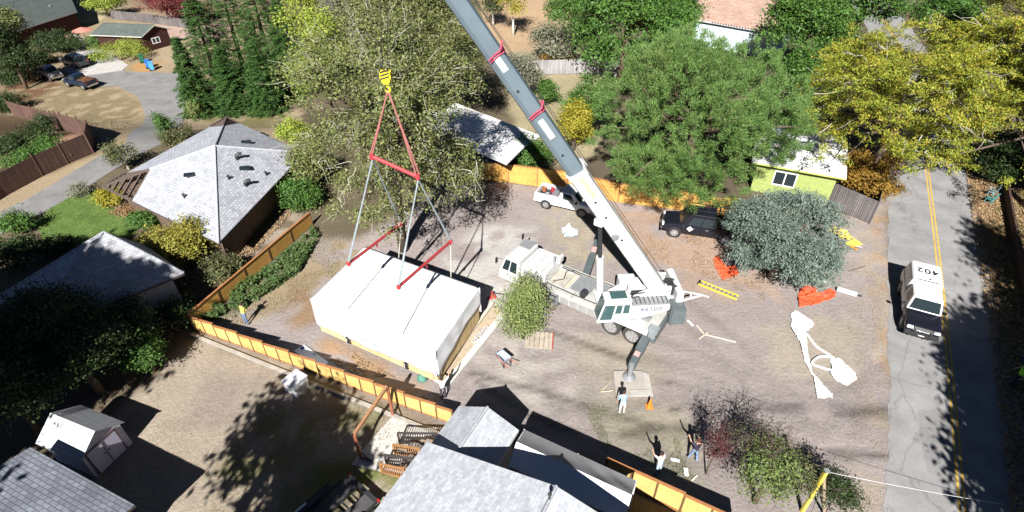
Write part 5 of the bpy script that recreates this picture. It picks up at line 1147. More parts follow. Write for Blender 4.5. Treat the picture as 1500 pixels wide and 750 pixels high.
# ------------------------------------------------------------------ people
SKIN = pm('skin', (.45, .27, .19), .6, .05)
def person(label, px, py, rz, shirt, trousers, arms, hair=(.03, .02, .015), hat=None, lean=(0, 0), s=.95, vest=None, legs=((0, 0), (0, 0)), z=0, shoe=(.03, .025, .02), at=None):
    loc = at if at is not None else G(px, py); loc = Vector((loc[0], loc[1], ground(loc[0], loc[1])+z))
    o = thing('person', label, 'person', loc, rz); o.scale = (s, s, s)
    lx, ly = lean; V_ = []; E_ = []; Rr = []; Lb = []
    def jt(p, r, lab, parent=None):
        V_.append(Vector(p)); Rr.append(r); Lb.append(lab)
        if parent is not None: E_.append((parent, len(V_)-1))
        return len(V_)-1
    up_ = lambda f: Vector((lx*f, ly*f, 0))
    pel = jt((0, 0, .95), (.155, .12), 't'); wst = jt(Vector((0, 0, 1.12))+up_(.25), (.145, .105), 's', pel); ch = jt(Vector((0, 0, 1.34))+up_(.7), (.175, .115), 's', wst)
    nk = jt(Vector((0, 0, 1.50))+up_(1), (.06, .06), 'k', ch); hd = jt(Vector((.02, 0, 1.60))+up_(1.15), (.088, .082), 'k', nk); ht = jt(Vector((.01, 0, 1.71))+up_(1.25), (.078, .078), 'k', hd)
    jt(V_[hd]+Vector((.095, 0, .0)), (.018, .022), 'k', hd)
    for sg, (el, hn) in zip((1, -1), arms):
        sh = jt(Vector((0, sg*.185, 1.43))+up_(.9), (.068, .068), 's', ch); e = jt(V_[sh]+Vector(el), (.047, .047), 's', sh); w = jt(V_[e]+Vector(hn), (.031, .031), 'k', e)
        d = Vector(hn).normalized(); pm_ = jt(V_[w]+d*.07, (.036, .022), 'k', w); sd = d.orthogonal().normalized()
        for f in range(4):
            k1 = jt(V_[pm_]+d*.05+sd*(.03*(f-1.5)*.7), (.0095, .0095), 'k', pm_); jt(V_[k1]+d*(.045-.006*abs(f-1.3))+d.cross(sd)*.02, (.008, .008), 'k', k1)
        th = jt(V_[w]+d*.04+sd*.045, (.011, .011), 'k', w); jt(V_[th]+d*.035+sd*.012, (.009, .009), 'k', th)
    for sg, (fx, fx2) in zip((1, -1), legs):
        h_ = jt((0, sg*.10, .88), (.098, .092), 't', pel); k = jt((fx, sg*.115, .49), (.066, .064), 't', h_); a = jt((fx2, sg*.12, .10), (.046, .046), 't', k)
        jt((fx2-.05, sg*.12, .055), (.045, .045), 'f', a); jt((fx2+.16, sg*.13, .045), (.042, .038), 'f', a)
    me = bpy.data.meshes.new('body'); me.from_pydata([tuple(v) for v in V_], E_, [])
    b = bpy.data.objects.new('body_tmp', me); COL.objects.link(b); md = b.modifiers.new('skin', 'SKIN'); md.use_smooth_shade = True
    for i, r in enumerate(Rr): me.skin_vertices[0].data[i].radius = r
    me.skin_vertices[0].data[0].use_root = True
    ms = b.modifiers.new('sub', 'SUBSURF'); ms.levels = ms.render_levels = 1
    bpy.context.view_layer.update(); nm = bpy.data.meshes.new_from_object(b.evaluated_get(bpy.context.evaluated_depsgraph_get())); bpy.data.objects.remove(b)
    nm.materials.clear(); cloth = {'k': SKIN, 's': pm('shirt_%d_%d_%d' % tuple(int(c*99) for c in shirt), shirt, .9, .08, 6), 't': pm('trousers_%d_%d_%d' % tuple(int(c*99) for c in trousers), trousers, .9, .12, 6), 'f': pm('shoe_leather', shoe, .7, .1)}
    keys = list(cloth)
    for k in keys: nm.materials.append(cloth[k])
    segs = [(V_[a], V_[c], Lb[c] if Lb[a] != 's' or Lb[c] != 'k' else 'k') for a, c in E_]
    for f in nm.polygons:
        cpt = Vector(f.center); best = min(segs, key=lambda q: (cpt-(q[0]+(q[1]-q[0])*max(0, min(1, (cpt-q[0]).dot(q[1]-q[0])/max((q[1]-q[0]).length_squared, 1e-9))))).length)
        f.material_index = keys.index(best[2]); f.use_smooth = True
    nm.name = 'body'; bo = bpy.data.objects.new('body', nm); COL.objects.link(bo); bo.parent = o
    hp = V_[ht]
    if hat: m = MB(); m.lathe([(.135, -.02), (.13, 0), (.112, .02), (.10, .075), (.06, .115), (.01, .125)], hp+Vector((0, 0, -.0)), n=16); m.box(hp+Vector((.13, 0, -.005)), (.12, .16, .018)); m.build('hard_hat', pm('hat_%d_%d_%d' % tuple(int(c*99) for c in hat), hat, .4, .05), o, smooth=True)
    else: MB().lathe([(.07, -.1), (.098, -.04), (.1, .02), (.085, .065), (.05, .095), (.01, .105)], hp+Vector((-.015, 0, -.02)), n=14).build('hair', pm('hair_%d' % int(hair[0]*99), hair, .8, .2), o, smooth=True)
    if vest: 
        m = MB(); vc = Vector((0, 0, 1.25))+up_(.6); m.lathe([(.17, -.22), (.185, -.1), (.2, .08), (.17, .2)], (0, 0, 0), n=16); vo = m.build('safety_vest', pm('vest_lime', vest, .7, .05), o, smooth=True); vo.location = vc; vo.scale = (.82, 1.05, 1)
    return o
D_ = ((-.02, .07, -.28), (.06, .02, -.25)); Dn = ((-.02, -.07, -.28), (.06, -.02, -.25))
person('person in yellow shirt and blue jeans by the fence near the lot corner', 362, 475, R(60), (.62, .52, .12), (.16, .22, .36), (((.05, .10, -.26), (.2, -.08, -.1)), ((.1, -.08, -.25), (.22, .04, .02))), lean=(.1, 0))
person('person in white shirt with both arms raised guiding the module', 650, 583, R(100), (.80, .78, .78), (.05, .045, .06), (((.08, .22, .10), (.10, .02, .24)), ((.12, -.2, .18), (.08, -.04, .26))), z=0)
person('person in light blue shirt and white trousers beside crane outrigger plates', 910, 606, R(95), (.28, .45, .68), (.62, .62, .62), (D_, ((.12, -.05, -.25), (.2, .05, -.05))), lean=(.12, 0))
person('person in pale grey clothes with arm raised beside the lot fence', 963, 694, R(120), (.66, .68, .72), (.38, .46, .56), (((.16, .14, .16), (.10, .05, .24)), Dn), lean=(.05, 0))
person('person in dark shirt and blue jeans beside purple leaved shrub', 1014, 674, R(115), (.045, .035, .06), (.20, .28, .42), (((.18, .12, .14), (.12, .03, .22)), ((.05, -.2, -.2), (.16, .12, .05))), legs=((.12, .18), (-.08, -.16)), hair=(.16, .06, .03))
person('person in lime safety vest standing in deep shade right of the road', 1482, 566, R(160), (.24, .62, .05), (.02, .025, .05), (((.0, .2, -.2), (.15, .05, -.16)), ((0, -.2, -.2), (.15, -.02, -.16))), hair=(.05, .04, .03), vest=(.25, .75, .03))
person('person in pale clothes in shade cut by the right photo edge', 1497, 528, R(150), (.35, .42, .62), (.12, .14, .22), (D_, ((.1, -.1, -.22), (.2, .05, .03))), hair=(.3, .28, .25))
pb = G(604, 402); person('person in yellow green helmet behind the wrapped module', 0, 0, R(-90), (.10, .12, .10), (.05, .06, .09), (((.1, .08, .18), (.05, -.02, .25)), Dn), hat=(.40, .62, .04), s=1.04, at=AY(606, 381, bl_.y-.1+(br_.y-bl_.y)*.6) + Vector((.0, .35, 0)))
# crane operator is left out behind the opaque cab glass
opl = crane.matrix_basis @ (OM @ Vector((.95, 0, 1.62)))

# ------------------------------------------------------------------ things on the lot and in the yards
ld = thing('extension_ladder', 'yellow ladder lying flat on bare dirt right of crane', 'ladder', (G(1026, 416)+G(1078, 437))/2+Vector((0, 0, .05)), heading((1026, 416), (1078, 437)))
LY = pm('ladder_yellow', (.72, .58, .05), .5, .1); m = MB()
for s in (-1, 1): MB().box((0, s*.2, .05), (2.55, .055, .1)).build('rail', LY, ld)
m = MB()
for k in range(9): m.box((-1.1+.275*k, 0, .07), (.09, .36, .045))
m.build('rungs', STEEL, ld); MB().box((-1.27, 0, .06), (.09, .44, .12)).build('foot', PLAST, ld)
def crumple(name, label, cat, px_poly, mat, amp, seed, lift=.03, res=.14, kind=None):
    pl = [tuple(G(*p)[:2]) for p in px_poly]; X = np.array(pl); x0, y0 = X.min(0)-.05; x1, y1 = X.max(0)+.05; c = X.mean(0)
    ax_, ay_ = np.arange(x0, x1, res), np.arange(y0, y1, res); gx_, gy_ = np.meshgrid(ax_, ay_); ins = inpoly(gx_, gy_, pl)
    h = lift+amp*(np.abs(fbm(gx_*2.2, gy_*2.2, seed, 3)-.5)*2.6+.5*np.abs(vnoise(gx_*5, gy_*5, seed+9)-.5)); m = MB(); idx = {}
    for j in range(len(ay_)-1):
        for i in range(len(ax_)-1):
            if ins[j, i] and (ins[j+1, i] or ins[j, i+1]):
                q4 = []
                for a, b in ((j, i), (j, i+1), (j+1, i+1), (j+1, i)):
                    if (a, b) not in idx: idx[(a, b)] = len(m.v); m.v.append(Vector((gx_[a, b]-c[0], gy_[a, b]-c[1], h[a, b])))
                    q4.append(idx[(a, b)])
                m.f.append(tuple(q4)); m.m.append(0)
    o = m.build(name, mat, smooth=False); o.location = (c[0], c[1], ground(*c)); md = o.modifiers.new('s', 'SOLIDIFY'); md.thickness = .01; return tag(o, label, cat)
TARP = pm('white_plastic_sheet', (.85, .85, .85), .45, .03, 2); MAT_R = pm('orange_red_mesh', (.72, .10, .035), .8, .2, 3, fine=.25)
crumple('plastic_sheet', 'long twisted strip of white plastic sheet on the bare lot', 'plastic sheet', [(1157, 462), (1165, 455), (1190, 472), (1191, 478), (1180, 488), (1181, 510), (1188, 545), (1218, 580), (1218, 584), (1197, 586), (1192, 558), (1178, 530), (1172, 505), (1157, 480), (1160, 470)], TARP, .12, 3, res=.05)
crumple('plastic_sheet', 'crumpled white plastic sheet with curled edge right of long strip', 'plastic sheet', [(1217, 523), (1228, 527), (1250, 545), (1254, 557), (1240, 567), (1225, 560), (1215, 549), (1218, 540), (1215, 530)], TARP, .12, 5, res=.05)
m = MB(); lp = [G(1180, 488), G(1195, 508), G(1217, 523), G(1200, 523), G(1189, 533), G(1205, 540), G(1217, 543)]; c0 = lp[0]
m.tube([p-c0+Vector((0, 0, .06)) for p in smooth_path([tuple(p[:2])+(0,) for p in lp], 4) for p in [Vector(p)]], .07, 6); o = m.build('sheet_strip', TARP, smooth=True); o.location = c0; tag(o, 'thin white twist of plastic linking the two white sheets', 'plastic strip')
crumple('orange_netting', 'orange red safety netting heaped below blue green tree', 'netting', [(1168, 436), (1172, 425), (1190, 418), (1200, 430), (1215, 424), (1223, 430), (1222, 437), (1195, 448), (1170, 452)], MAT_R, .22, 8, res=.06)
crumple('orange_netting', 'flat orange red safety netting left of blue green tree', 'netting', [(1044, 380), (1052, 376), (1062, 392), (1078, 390), (1084, 402), (1058, 412), (1048, 395)], MAT_R, .12, 9, res=.06)
crumple('ground_sheet', 'small pale blue sheet crumpled beside the lift cylinder', 'tarp', [(822, 338), (832, 332), (842, 336), (846, 348), (826, 350)], pm('pale_blue_sheet', (.50, .58, .66), .6, .15, 3), .3, 12, res=.1)
def plank(name, label, a, b, w, mat, t=.04, cat='plank', lift=.04):
    a, b = G(*a), G(*b); c = (a+b)/2; m = MB(); m.beam(a-c, b-c, w, t); o = m.build(name, mat, bevel=.004); o.location = c+Vector((0, 0, lift)); return tag(o, label, cat)
OFFC = pm('pale_lumber', (.66, .58, .46), .8, .15, 3)
plank('plank', 'short white plank nearest the standing pale grey person', (982, 673), (995, 676), .16, METAL_W); plank('plank', 'short broad white board on dirt between two fence watchers', (1004, 686), (1006, 698), .2, METAL_W); plank('plank', 'thin tan stick on dirt near the cedar fence', (1013, 705), (1021, 697), .07, OFFC)
plank('plank', 'small white offcut lying behind the crane counterweight', (1007, 470), (1015, 478), .14, METAL_W)
for a, b, lb in (((1020, 477), (1032, 491), 'pale lumber stick of loose frame right of crane, upper piece'), ((1030, 490), (1078, 502), 'longest pale lumber stick of the loose frame right of crane'), ((1024, 497), (1036, 488), 'pale lumber stick of loose frame right of crane, lower piece')): plank('lumber_stick', lb, a, b, .07, OFFC, cat='stick')
plank('plank', 'dark stick lying on bare ground near the road verge', (1243, 398), (1268, 390), .06, pm('dark_stick', (.16, .13, .1), .9, .2))
pp = thing('drain_pipe', 'white pipe roll lying beyond the orange netting', 'pipe', G(1240, 430)+Vector((0, 0, .15)), heading((1224, 426), (1247, 433))); MB().tube([(-.6, 0, 0), (.55, 0, 0)], .16, 14).build('pipe', METAL_W, pp); MB().tube([(.55, 0, -.03), (.85, .1, -.06)], [.07, .05], 8).build('nozzle', METAL_D, pp)
plank('plank', 'white painted board across the top of orange netting', (1178, 413), (1208, 418), .14, METAL_W, lift=.3)
# outrigger plates
PLY = pm('dusty_plywood', (.36, .325, .285), .85, .12, 1.5, fine=.1)
for lb, poly, z in (('large square plywood pad under the crane outrigger', [(898, 545), (940, 545), (952, 582), (902, 582)], .12), ('grey plank pad beside the plywood pad', [(941, 546), (950, 550), (956, 582), (946, 582)], .14), ('long weathered plank at the near edge of plywood pad', [(922, 574), (952, 573), (953, 582), (923, 583)], .17)):
    pl = W(poly); c = np.mean(pl, 0); m = MB(); m.prism([(p[0]-c[0], p[1]-c[1]) for p in pl], -.1 if z < .15 else -.04, 0); o = m.build('outrigger_pad', PLY if z < .13 else pm('grey_pad_plank', (.40, .375, .34), .9, .15, 3), bevel=.01); o.location = (c[0], c[1], z); tag(o, lb, 'pad')
m = MB(); e = G(890, 558); path = [G(888, 556), G(894, 561), G(886, 568), G(880, 575), G(892, 574), G(900, 572)]; m.tube([p-e+Vector((0, 0, .06)) for p in path], .03, 6); o = m.build('tag_rope', pm('straw_rope', (.6, .5, .36), .9, .15), smooth=True); o.location = e; tag(o, 'loose straw coloured rope beside the plywood pad', 'rope')
cn = thing('traffic_cone', 'small orange traffic cone near the outrigger plates', 'cone', G(951, 596)); CO = pm('cone_orange', (.85, .22, .03), .5, .08)
MB().box((0, 0, .02), (.36, .36, .04)).build('base', CO, cn, bevel=.01); MB().lathe([(.13, .04), (.1, .22), (.06, .5), (.03, .66), (.01, .67)], n=16).build('cone', CO, cn); MB().lathe([(.092, .27), (.075, .39)], n=16).build('stripe', METAL_W, cn)
# wheelbarrow
wbx = thing('wheelbarrow', 'pale blue grey wheelbarrow with red handles on the dirt', 'wheelbarrow', G(738, 532), heading((738, 532), (726, 520))); TRAY = pm('tray_blue_grey', (.36, .40, .48), .45, .12, 3)
m = MB(); t0 = [(-.36, -.3), (.42, -.24), (.42, .24), (-.36, .3)]; bt = [(-.22, -.18), (.2, -.15), (.2, .15), (-.22, .18)]
m.add([(x, y, .62) for x, y in t0]+[(x, y, .33) for x, y in bt], [(4, 5, 6, 7), (0, 1, 5, 4), (1, 2, 6, 5), (2, 3, 7, 6), (3, 0, 4, 7)]); o = m.build('tray', TRAY, wbx); md = o.modifiers.new('s', 'SOLIDIFY'); md.thickness = .02
m = MB()
for s in (-1, 1): m.tube([(.5, s*.1, .25), (-.2, s*.24, .38), (-.85, s*.3, .55)], .025, 6)
m.build('handles', pm('handle_red', (.5, .12, .1), .6, .15), wbx); m = MB()
for s in (-1, 1): MB().tube([(-.25, s*.24, .38), (-.35, s*.25, .02), (-.1, s*.24, .34)], .018, 6).build('leg', METAL_D, wbx)
wh = MB(); wh.lathe([(.12, -.05), (.2, -.04), (.2, .04), (.12, .05)], (.52, 0, .2), 'Y', 16); wh.build('wheel', BLK, wbx)
# foundation stem wall waiting for the module
ft = thing('concrete_footing', 'long pale concrete foundation curb along the right end of the module', 'foundation', G(690, 520)); q = lambda p: G(*p)-ft.location
m = MB(); m.beam(q((650, 572))+Vector((0, 0, .12)), q((742, 458))+Vector((0, 0, .12)), .38, .26); m.build('stem_wall', CONC_P, ft, bevel=.01)
m = MB(); m.beam(q((640, 556))+Vector((0, 0, .12)), q((722, 447))+Vector((0, 0, .12)), .16, .28); m.build('form_board', OFFC, ft, bevel=.01); MB().beam(q((646, 563))+Vector((0, 0, .03)), q((732, 451))+Vector((0, 0, .03)), .75, .05).build('gravel_strip', pm('tan_fill', (.42, .34, .24), .9, .2, 4), ft)
for i, (px, py, rz) in enumerate(((700, 494, .7), (707, 488, .9), (714, 492, .75), (705, 500, 1.0), (696, 501, .6), (712, 484, .5))):
    m = MB(); z = .1
    for x in (-.18, 0, .18): m.box((x, 0, 0), (.035, .19, .19))
    for y in (-.085, .085): m.box((0, y, 0), (.325, .03, .19))
    o = m.build('cinder_block', pm('cinder_grey', (.50, .48, .46), .9, .12, 6)); o.location = G(px, py)+Vector((0, 0, .12)); o.rotation_euler = (0, 0, rz); tag(o, 'concrete block in the small jumble beside the foundation curb', 'block', 'blocks by the foundation')
rj = thing('red_jack', 'small red jack stand at the far corner of the foundation', 'jack', G(721, 436)); MB().box((0, 0, .06), (.5, .3, .12), rz=.4).build('base', RED_S, rj, bevel=.02); MB().tube([(0, 0, .1), (0, 0, .5)], .07, 10).build('post', RED_S, rj); MB().tube([(0, 0, .4), (.75, .1, .2)], .03, 6).build('handle', METAL_D, rj)
pal = thing('timber_platform', 'low timber platform with red edge at foot of the small lot tree', 'platform', G(790, 500), heading((760, 505), (800, 508)))
m = MB()
for k in range(6): m.box((-.7+.28*k, 0, .12), (.25, 1.3, .04))
m.build('deck_boards', pm('dusty_boards', (.40, .34, .27), .9, .2, 3), pal); MB().box((.78, 0, .12), (.06, 1.3, .12)).build('red_edge', RED_S, pal); m = MB()
for y in (-.5, .5): m.box((0, y, .05), (1.6, .08, .1))
m.build('bearers', pm('weathered_bearer', (.3, .25, .2), .9), pal)
gt = thing('green_bag', 'small teal green sack on ground at module near corner', 'sack', G(619, 556)); MB().lathe([(.22, 0), (.3, .1), (.28, .25), (.14, .38), (.05, .4)], n=14).build('sack', pm('teal_sack', (.08, .22, .17), .7, .25, 5, bump=.5), gt, smooth=True); MB().tube([(-.06, 0, .38), (0, 0, .5), (.06, .02, .38)], .025, 6).build('neck_tie', pm('teal_tie', (.05, .14, .11), .7), gt)
# panel lying in the fence shade
bd4 = [GZ(446, 505, .1), GZ(481, 531, .1), GZ(470, 540, .1), GZ(430, 514, .1)]; c = sum(bd4, Vector())/4
sg = thing('flat_panel', 'pale blue white panel with dark marks lying in fence shade', 'panel', c); MB().slab([p-c for p in bd4], .05).build('sheet', [pm('panel_white', (.66, .68, .72), .5, .06), METAL_G], sg)
m = MB(); m.beam(lerp(bd4[3], bd4[0], .45)-c+Vector((.15, -.05, .004)), lerp(bd4[3], bd4[0], .75)-c+Vector((.2, -.12, .004)), .22, .006); m.beam(lerp(bd4[0], bd4[1], .45)-c+Vector((-.1, -.05, .004)), lerp(bd4[0], bd4[1], .56)-c+Vector((-.1, -.05, .004)), .06, .006); m.build('dark_mark', pm('navy_mark', (.03, .04, .12), .5), sg)
# white cabinet in the yard
wbz = heading((420, 557), (440, 569)); bx = thing('white_cabinet', 'white outdoor cabinet standing on dry yard beside the cedar fence', 'cabinet', G(436, 573), wbz)
bx.location = G(437, 570); MB().box((0, 0, .42), (.82, .95, .84)).build('body', METAL_W, bx, bevel=.02); MB().box((0, 0, .87), (.9, 1.02, .06)).build('lid', pm('lid_pale_grey', (.62, .63, .66), .5, .05), bx, bevel=.015)
m = MB(); m.tube([(.14, -.2, .9), (.14, -.2, .96), (.14, .0, .96), (.14, .0, .9)], .014, 6); m.tube([(.24, -.2, .9), (.24, -.2, .94), (.24, .0, .94), (.24, .0, .9)], .014, 6); m.build('handle', PLAST, bx); MB().box((.43, -.1, .35), (.03, .6, .6)).build('vent_grille', pm('vent_grey', (.4, .4, .42), .6, .3, 9), bx)
MB().box((-.55, .15, .62), (.42, .5, .03), ry=-.35).build('side_flap', METAL_W, bx)
# curb below the yard fence
o = thing('concrete_curb', 'old concrete curb along the yard side of the cedar fence', 'curb', G(450, 560)); q = lambda p: G(*p)-o.location
MB().beam(q((281, 491))+Vector((0, 0, .06)), q((652, 640))+Vector((0, 0, .06)), .2, .14).build('curb', pm('old_curb', (.36, .33, .29), .9, .22, 2, fine=.15), o, bevel=.02)
# slab, redwood frame, stairs with railings
sheet('patio', PATIO, CONC_P, .02, .8)
fA, fB = G(576, 609), G(529, 671); c = (fA+fB)/2; gf = thing('garden_swing', 'reddish brown timber garden swing frame standing on the concrete patio', 'frame', c)
hA_, hB_ = 2.25, 1.85
for p, h in ((fA, hA_), (fB, hB_)):
    MB().beam(p-c, p-c+Vector((0, 0, h)), .13, .13, up=(0, 1, 0)).build('post', REDW, gf, bevel=.008)
    m = MB(); m.beam(p-c+Vector((.05, 0, .5)), p-c+Vector((.5, -.15, .03)), .05, .05); m.beam(p-c+Vector((.0, 0, .06)), p-c+Vector((.62, -.2, .06)), .07, .05); m.build('brace', METAL_D, gf)
MB().beam(fA-c+Vector((0, 0, hA_+.08)), fB-c+Vector((0, 0, hB_+.08)), .14, .17).build('beam', pm('beam_brown', (.33, .17, .085), .65, .18, 4), gf, bevel=.008)
SPN = pm('brown_picket', (.34, .17, .07), .7, .2, 4)
def railing(name, label, p, r, h0, h1, mat_r, mat_b, n, z0=0, z1=0, cat='railing'):
    a, b = G(*p), G(*r); c = (a+b)/2; o = thing(name, label, cat, c); a = a-c; b = b-c; m = MB()
    m.beam(a+Vector((0, 0, z0+h0)), b+Vector((0, 0, z1+h1)), .09, .06); m.build('top_rail', mat_r, o); MB().beam(a+Vector((0, 0, z0+.1)), b+Vector((0, 0, z1+.1)), .06, .05).build('bottom_rail', mat_r, o); m = MB()
    for k in range(n+1): t = k/n; m.beam(a.lerp(b, t)+Vector((0, 0, z0*(1-t)+z1*t+.08)), a.lerp(b, t)+Vector((0, 0, (z0+h0)*(1-t)+(z1+h1)*t)), .04 if 0 < k < n else .09, .04 if 0 < k < n else .09, up=(0, 1, 0))
    m.build('balusters', mat_b, o); return o
RLB = pm('dark_rail', (.06, .05, .05), .6, .15); BALP = pm('pale_baluster', (.42, .40, .37), .7, .1)
railing('stair_railing', 'dark topped railing with pale balusters along far side of the stairs', (586, 651), (642, 652), .95, .95, RLB, RLB, 16)
railing('stair_railing', 'brown picket railing on upper run of the patio stairs', (579, 666), (617, 676), .85, .85, SPN, SPN, 12, .0, .2)
railing('stair_railing', 'dark railing with thin balusters between the two picket railings', (567, 682), (608, 688), .9, .9, RLB, RLB, 13)
railing('stair_railing', 'brown picket railing at the near end of the patio', (560, 694), (594, 704), .85, .85, SPN, SPN, 12, 0, .1)
stt = thing('patio_stairs', 'short flight of grey brown wooden steps up to tall house', 'stairs', G(612, 672), heading((585, 668), (625, 678)))
for k in range(4): MB().box((-.5+.3*k, 0, .17*(k+1)-.03), (.32, 1.5, .05)).build('tread', pm('grey_tread', (.26, .22, .19), .8, .15, 3), stt)
m = MB()
for s in (-1, 1): m.beam((-.7, s*.72, .05), (.6, s*.72, .62), .05, .22)
m.build('stringer', SPN, stt)
# barricade and stop paddle near the road
bar = thing('safety_barricade', 'yellow folded road sign boards lying near the road verge', 'road sign', G(1252, 360), heading((1238, 366), (1262, 356)))
YS = pm('sign_yellow', (.80, .62, .10), .5, .12, 3); m = MB(); m.box((0, .1, .12), (1.1, .7, .03), rx=.1); m.build('board', YS, bar); MB().box((-.42, -.15, .13), (.3, .62, .04), ry=.3).build('folded_wing', pm('sign_orange', (.75, .35, .07), .5, .15), bar); m = MB(); m.box((0, -.25, .07), (1.0, .05, .08)); m.build('leg', METAL_G, bar)
sp = thing('stop_paddle', 'round red and white traffic paddle leaning on yellow sign boards', 'sign', G(1255, 367)); M = Matrix.Rotation(R(-35), 4, 'X')
for z_, r_, mt, nm_ in ((0, .30, METAL_W, 'disc'), (.012, .24, pm('paddle_red', (.6, .13, .12), .5), 'red_ring'), (.024, .205, METAL_W, 'face')):
    b_ = MB(Matrix.Translation((0, 0, .32)) @ M); b_.lathe([(r_, z_), (r_, z_+.012)], n=24); b_.build(nm_, mt, sp)
b_ = MB(Matrix.Translation((0, 0, .32)) @ M); b_.box((0, .09, .04), (.3, .09, .006)); b_.box((0, -.1, .04), (.26, .08, .006)); b_.build('bars', pm('paddle_dark', (.25, .16, .2), .5), sp)
crumple('caution_tape', 'tangle of yellow caution plastic under the blue green tree edge', 'plastic tape', [(1212, 338), (1222, 334), (1245, 345), (1250, 352), (1240, 354), (1226, 350)], YS, .35, 21, res=.13)
crumple('leaf_heap', 'orange leaf heap behind dark pickup under the pine', 'leaf pile', [(1058, 298), (1080, 296), (1086, 310), (1072, 318), (1058, 312)], pm('yellow_orange_leaves', (.66, .40, .09), .8, .35, 4), .6, 22, res=.15)
# wheelie bins, umbrella, garden furniture
for px, py, c_, lb in ((219, 100, (.02, .17, .55), 'blue wheeled bin at the edge of the court'), (210, 92, (.02, .12, .07), 'dark green wheeled bin beside garage corner'), (224, 103, (.10, .35, .70), 'light blue wheeled bin nearest the conifers')):
    p = G(px, py); b = thing('wheeled_bin', lb, 'bin', (p.x, p.y, ground(p.x, p.y)+.05), .5, 'wheeled bins'); mt = pm('bin_%d' % int(c_[2]*100), c_, .45, .1)
    MB().box((0, 0, .6), (.56, .6, 1.05), taper=(1.15, 1.15)).build('body', mt, b, bevel=.03); MB().box((.02, 0, 1.16), (.74, .74, .08), ry=.08).build('lid', mt, b, bevel=.03); MB().tube([(-.36, -.25, 1.1), (-.42, -.25, 1.08), (-.42, .25, 1.08), (-.36, .25, 1.1)], .02, 6).build('handle', PLAST, b)
    for s in (-1, 1): MB().lathe([(.13, -.03), (.13, .03)], (-.28, s*.3, .12), 'Y', 12).build('wheel', BLK, b)
p = AY(119, 42, G(119, 66).y); um = thing('patio_umbrella', 'faded coral patio umbrella beside the red house', 'umbrella', (p.x, p.y, ground(p.x, p.y))); hz_ = p.z-ground(p.x, p.y)
m = MB(); n = 8; rim_ = [(1.55*math.cos(2*math.pi*k/n), 1.55*math.sin(2*math.pi*k/n), hz_-.25) for k in range(n)]; m.add([(0, 0, hz_+.25)]+rim_, [(0, 1+k, 1+(k+1) % n) for k in range(n)]); o = m.build('canopy', pm('coral_fabric', (.52, .20, .16), .8, .08), um); md = o.modifiers.new('s', 'SOLIDIFY'); md.thickness = .015
MB().tube([(0, 0, 0), (0, 0, hz_+.2)], .03, 8).build('pole', METAL_G, um); MB().lathe([(.28, 0), (.28, .06), (.05, .12)], n=14).build('base', METAL_D, um)
def chair(label, px, py, rz, mat, group=None):
    p = G(px, py); o = thing('garden_chair', label, 'chair', (p.x, p.y, ground(p.x, p.y)+.03), rz, group); MB().box((0, 0, .42), (.5, .5, .05)).build('seat', mat, o, bevel=.01); m = MB()
    for k in range(4): m.box((-.26-.03, -.18+.12*k, .72), (.03, .09, .6), ry=-.2)
    m.build('backrest', mat, o)
    for x_ in (-.2, .2):
        for y_ in (-.2, .2): MB().box((x_, y_, .2), (.05, .05, .4)).build('leg', mat, o)
    for s in (-1, 1): MB().box((0, s*.27, .62), (.5, .07, .035)).build('armrest', mat, o)
    return o
chair('white garden chair under the coral umbrella, nearer the red house', 115, 58, 1.0, METAL_W); chair('white garden chair under the coral umbrella, nearer the garage', 122, 64, 2.2, METAL_W)
chair('turquoise lawn chair on leaf litter right of the road', 1447, 298, 2.0, pm('turquoise_plastic', (.08, .27, .26), .5, .12)); chair('pale turquoise lawn chair behind the other, right of the road', 1449, 287, 2.6, pm('pale_turquoise', (.20, .30, .32), .5, .12))
# leaning marker post, pole and wires at the lower right
tp_ = GZ(1211, 690, 3.3); mk = thing('marker_post', 'yellow painted square post leaning over the shrubs at lower right', 'post', (tp_.x, tp_.y, 0)); MB().box((0, 0, 1.65), (.14, .14, 3.3)).build('post', YS, mk, bevel=.01); MB().box((0, 0, 3.32), (.2, .2, .06)).build('cap', METAL_G, mk)
m = MB(); m.beam((.05, .05, 2.9), (.95, -.15, 0), .1, .1); m.build('brace', pm('brace_tan', (.36, .27, .18), .8, .2), mk)
def wire(label, a, b, r=.013, sag=.5, mat=METAL_D):
    a, b = Vector(a), Vector(b); m = MB(); m.tube([(b-a)*t-Vector((0, 0, sag*4*t*(1-t))) for t in np.linspace(0, 1, 14)], r, 5, cap=False); o = m.build('power_wire', mat); o.location = a; tag(o, label, 'wire', 'overhead wires')
wire('pale overhead wire from the marker post across the road', (tp_.x, tp_.y, 3.25), AY(1560, 752, tp_.y+.5), .009, .15, METAL_W)
for k, (zz, lb) in enumerate(((7.0, 'lower'), (8.2, 'upper'))):
    pass
sd_pile = None
# ------------------------------------------------------------------ trees and shrubs
L_OAK = leafmat('oak_leaves', [(.055, .078, .02), (.125, .145, .045), (.23, .235, .09), (.09, .12, .03), (.18, .21, .055)], .3, .4, 0.08)
L_PINE = leafmat('pine_needles', [(.04, .095, .022), (.09, .18, .04), (.15, .25, .065), (.17, .18, .06)], .35, .35, 0.05)
L_LOC = leafmat('locust_leaves', [(.07, .13, .016), (.18, .24, .028), (.38, .35, .04), (.14, .22, .026), (.43, .32, .036), (.28, .30, .036)], .45, .45, 0.12)
L_RED = leafmat('redwood_needles', [(.02, .055, .014), (.05, .11, .025), (.09, .17, .04)], .3, .5, 0.04)
L_DKG = leafmat('dark_laurel', [(.025, .065, .012), (.06, .135, .022), (.11, .20, .032)], .3, .4, 0.05)
L_YG = leafmat('yellow_green_leaves', [(.16, .23, .03), (.28, .35, .05), (.38, .42, .07)], .4, .4, 0.15)
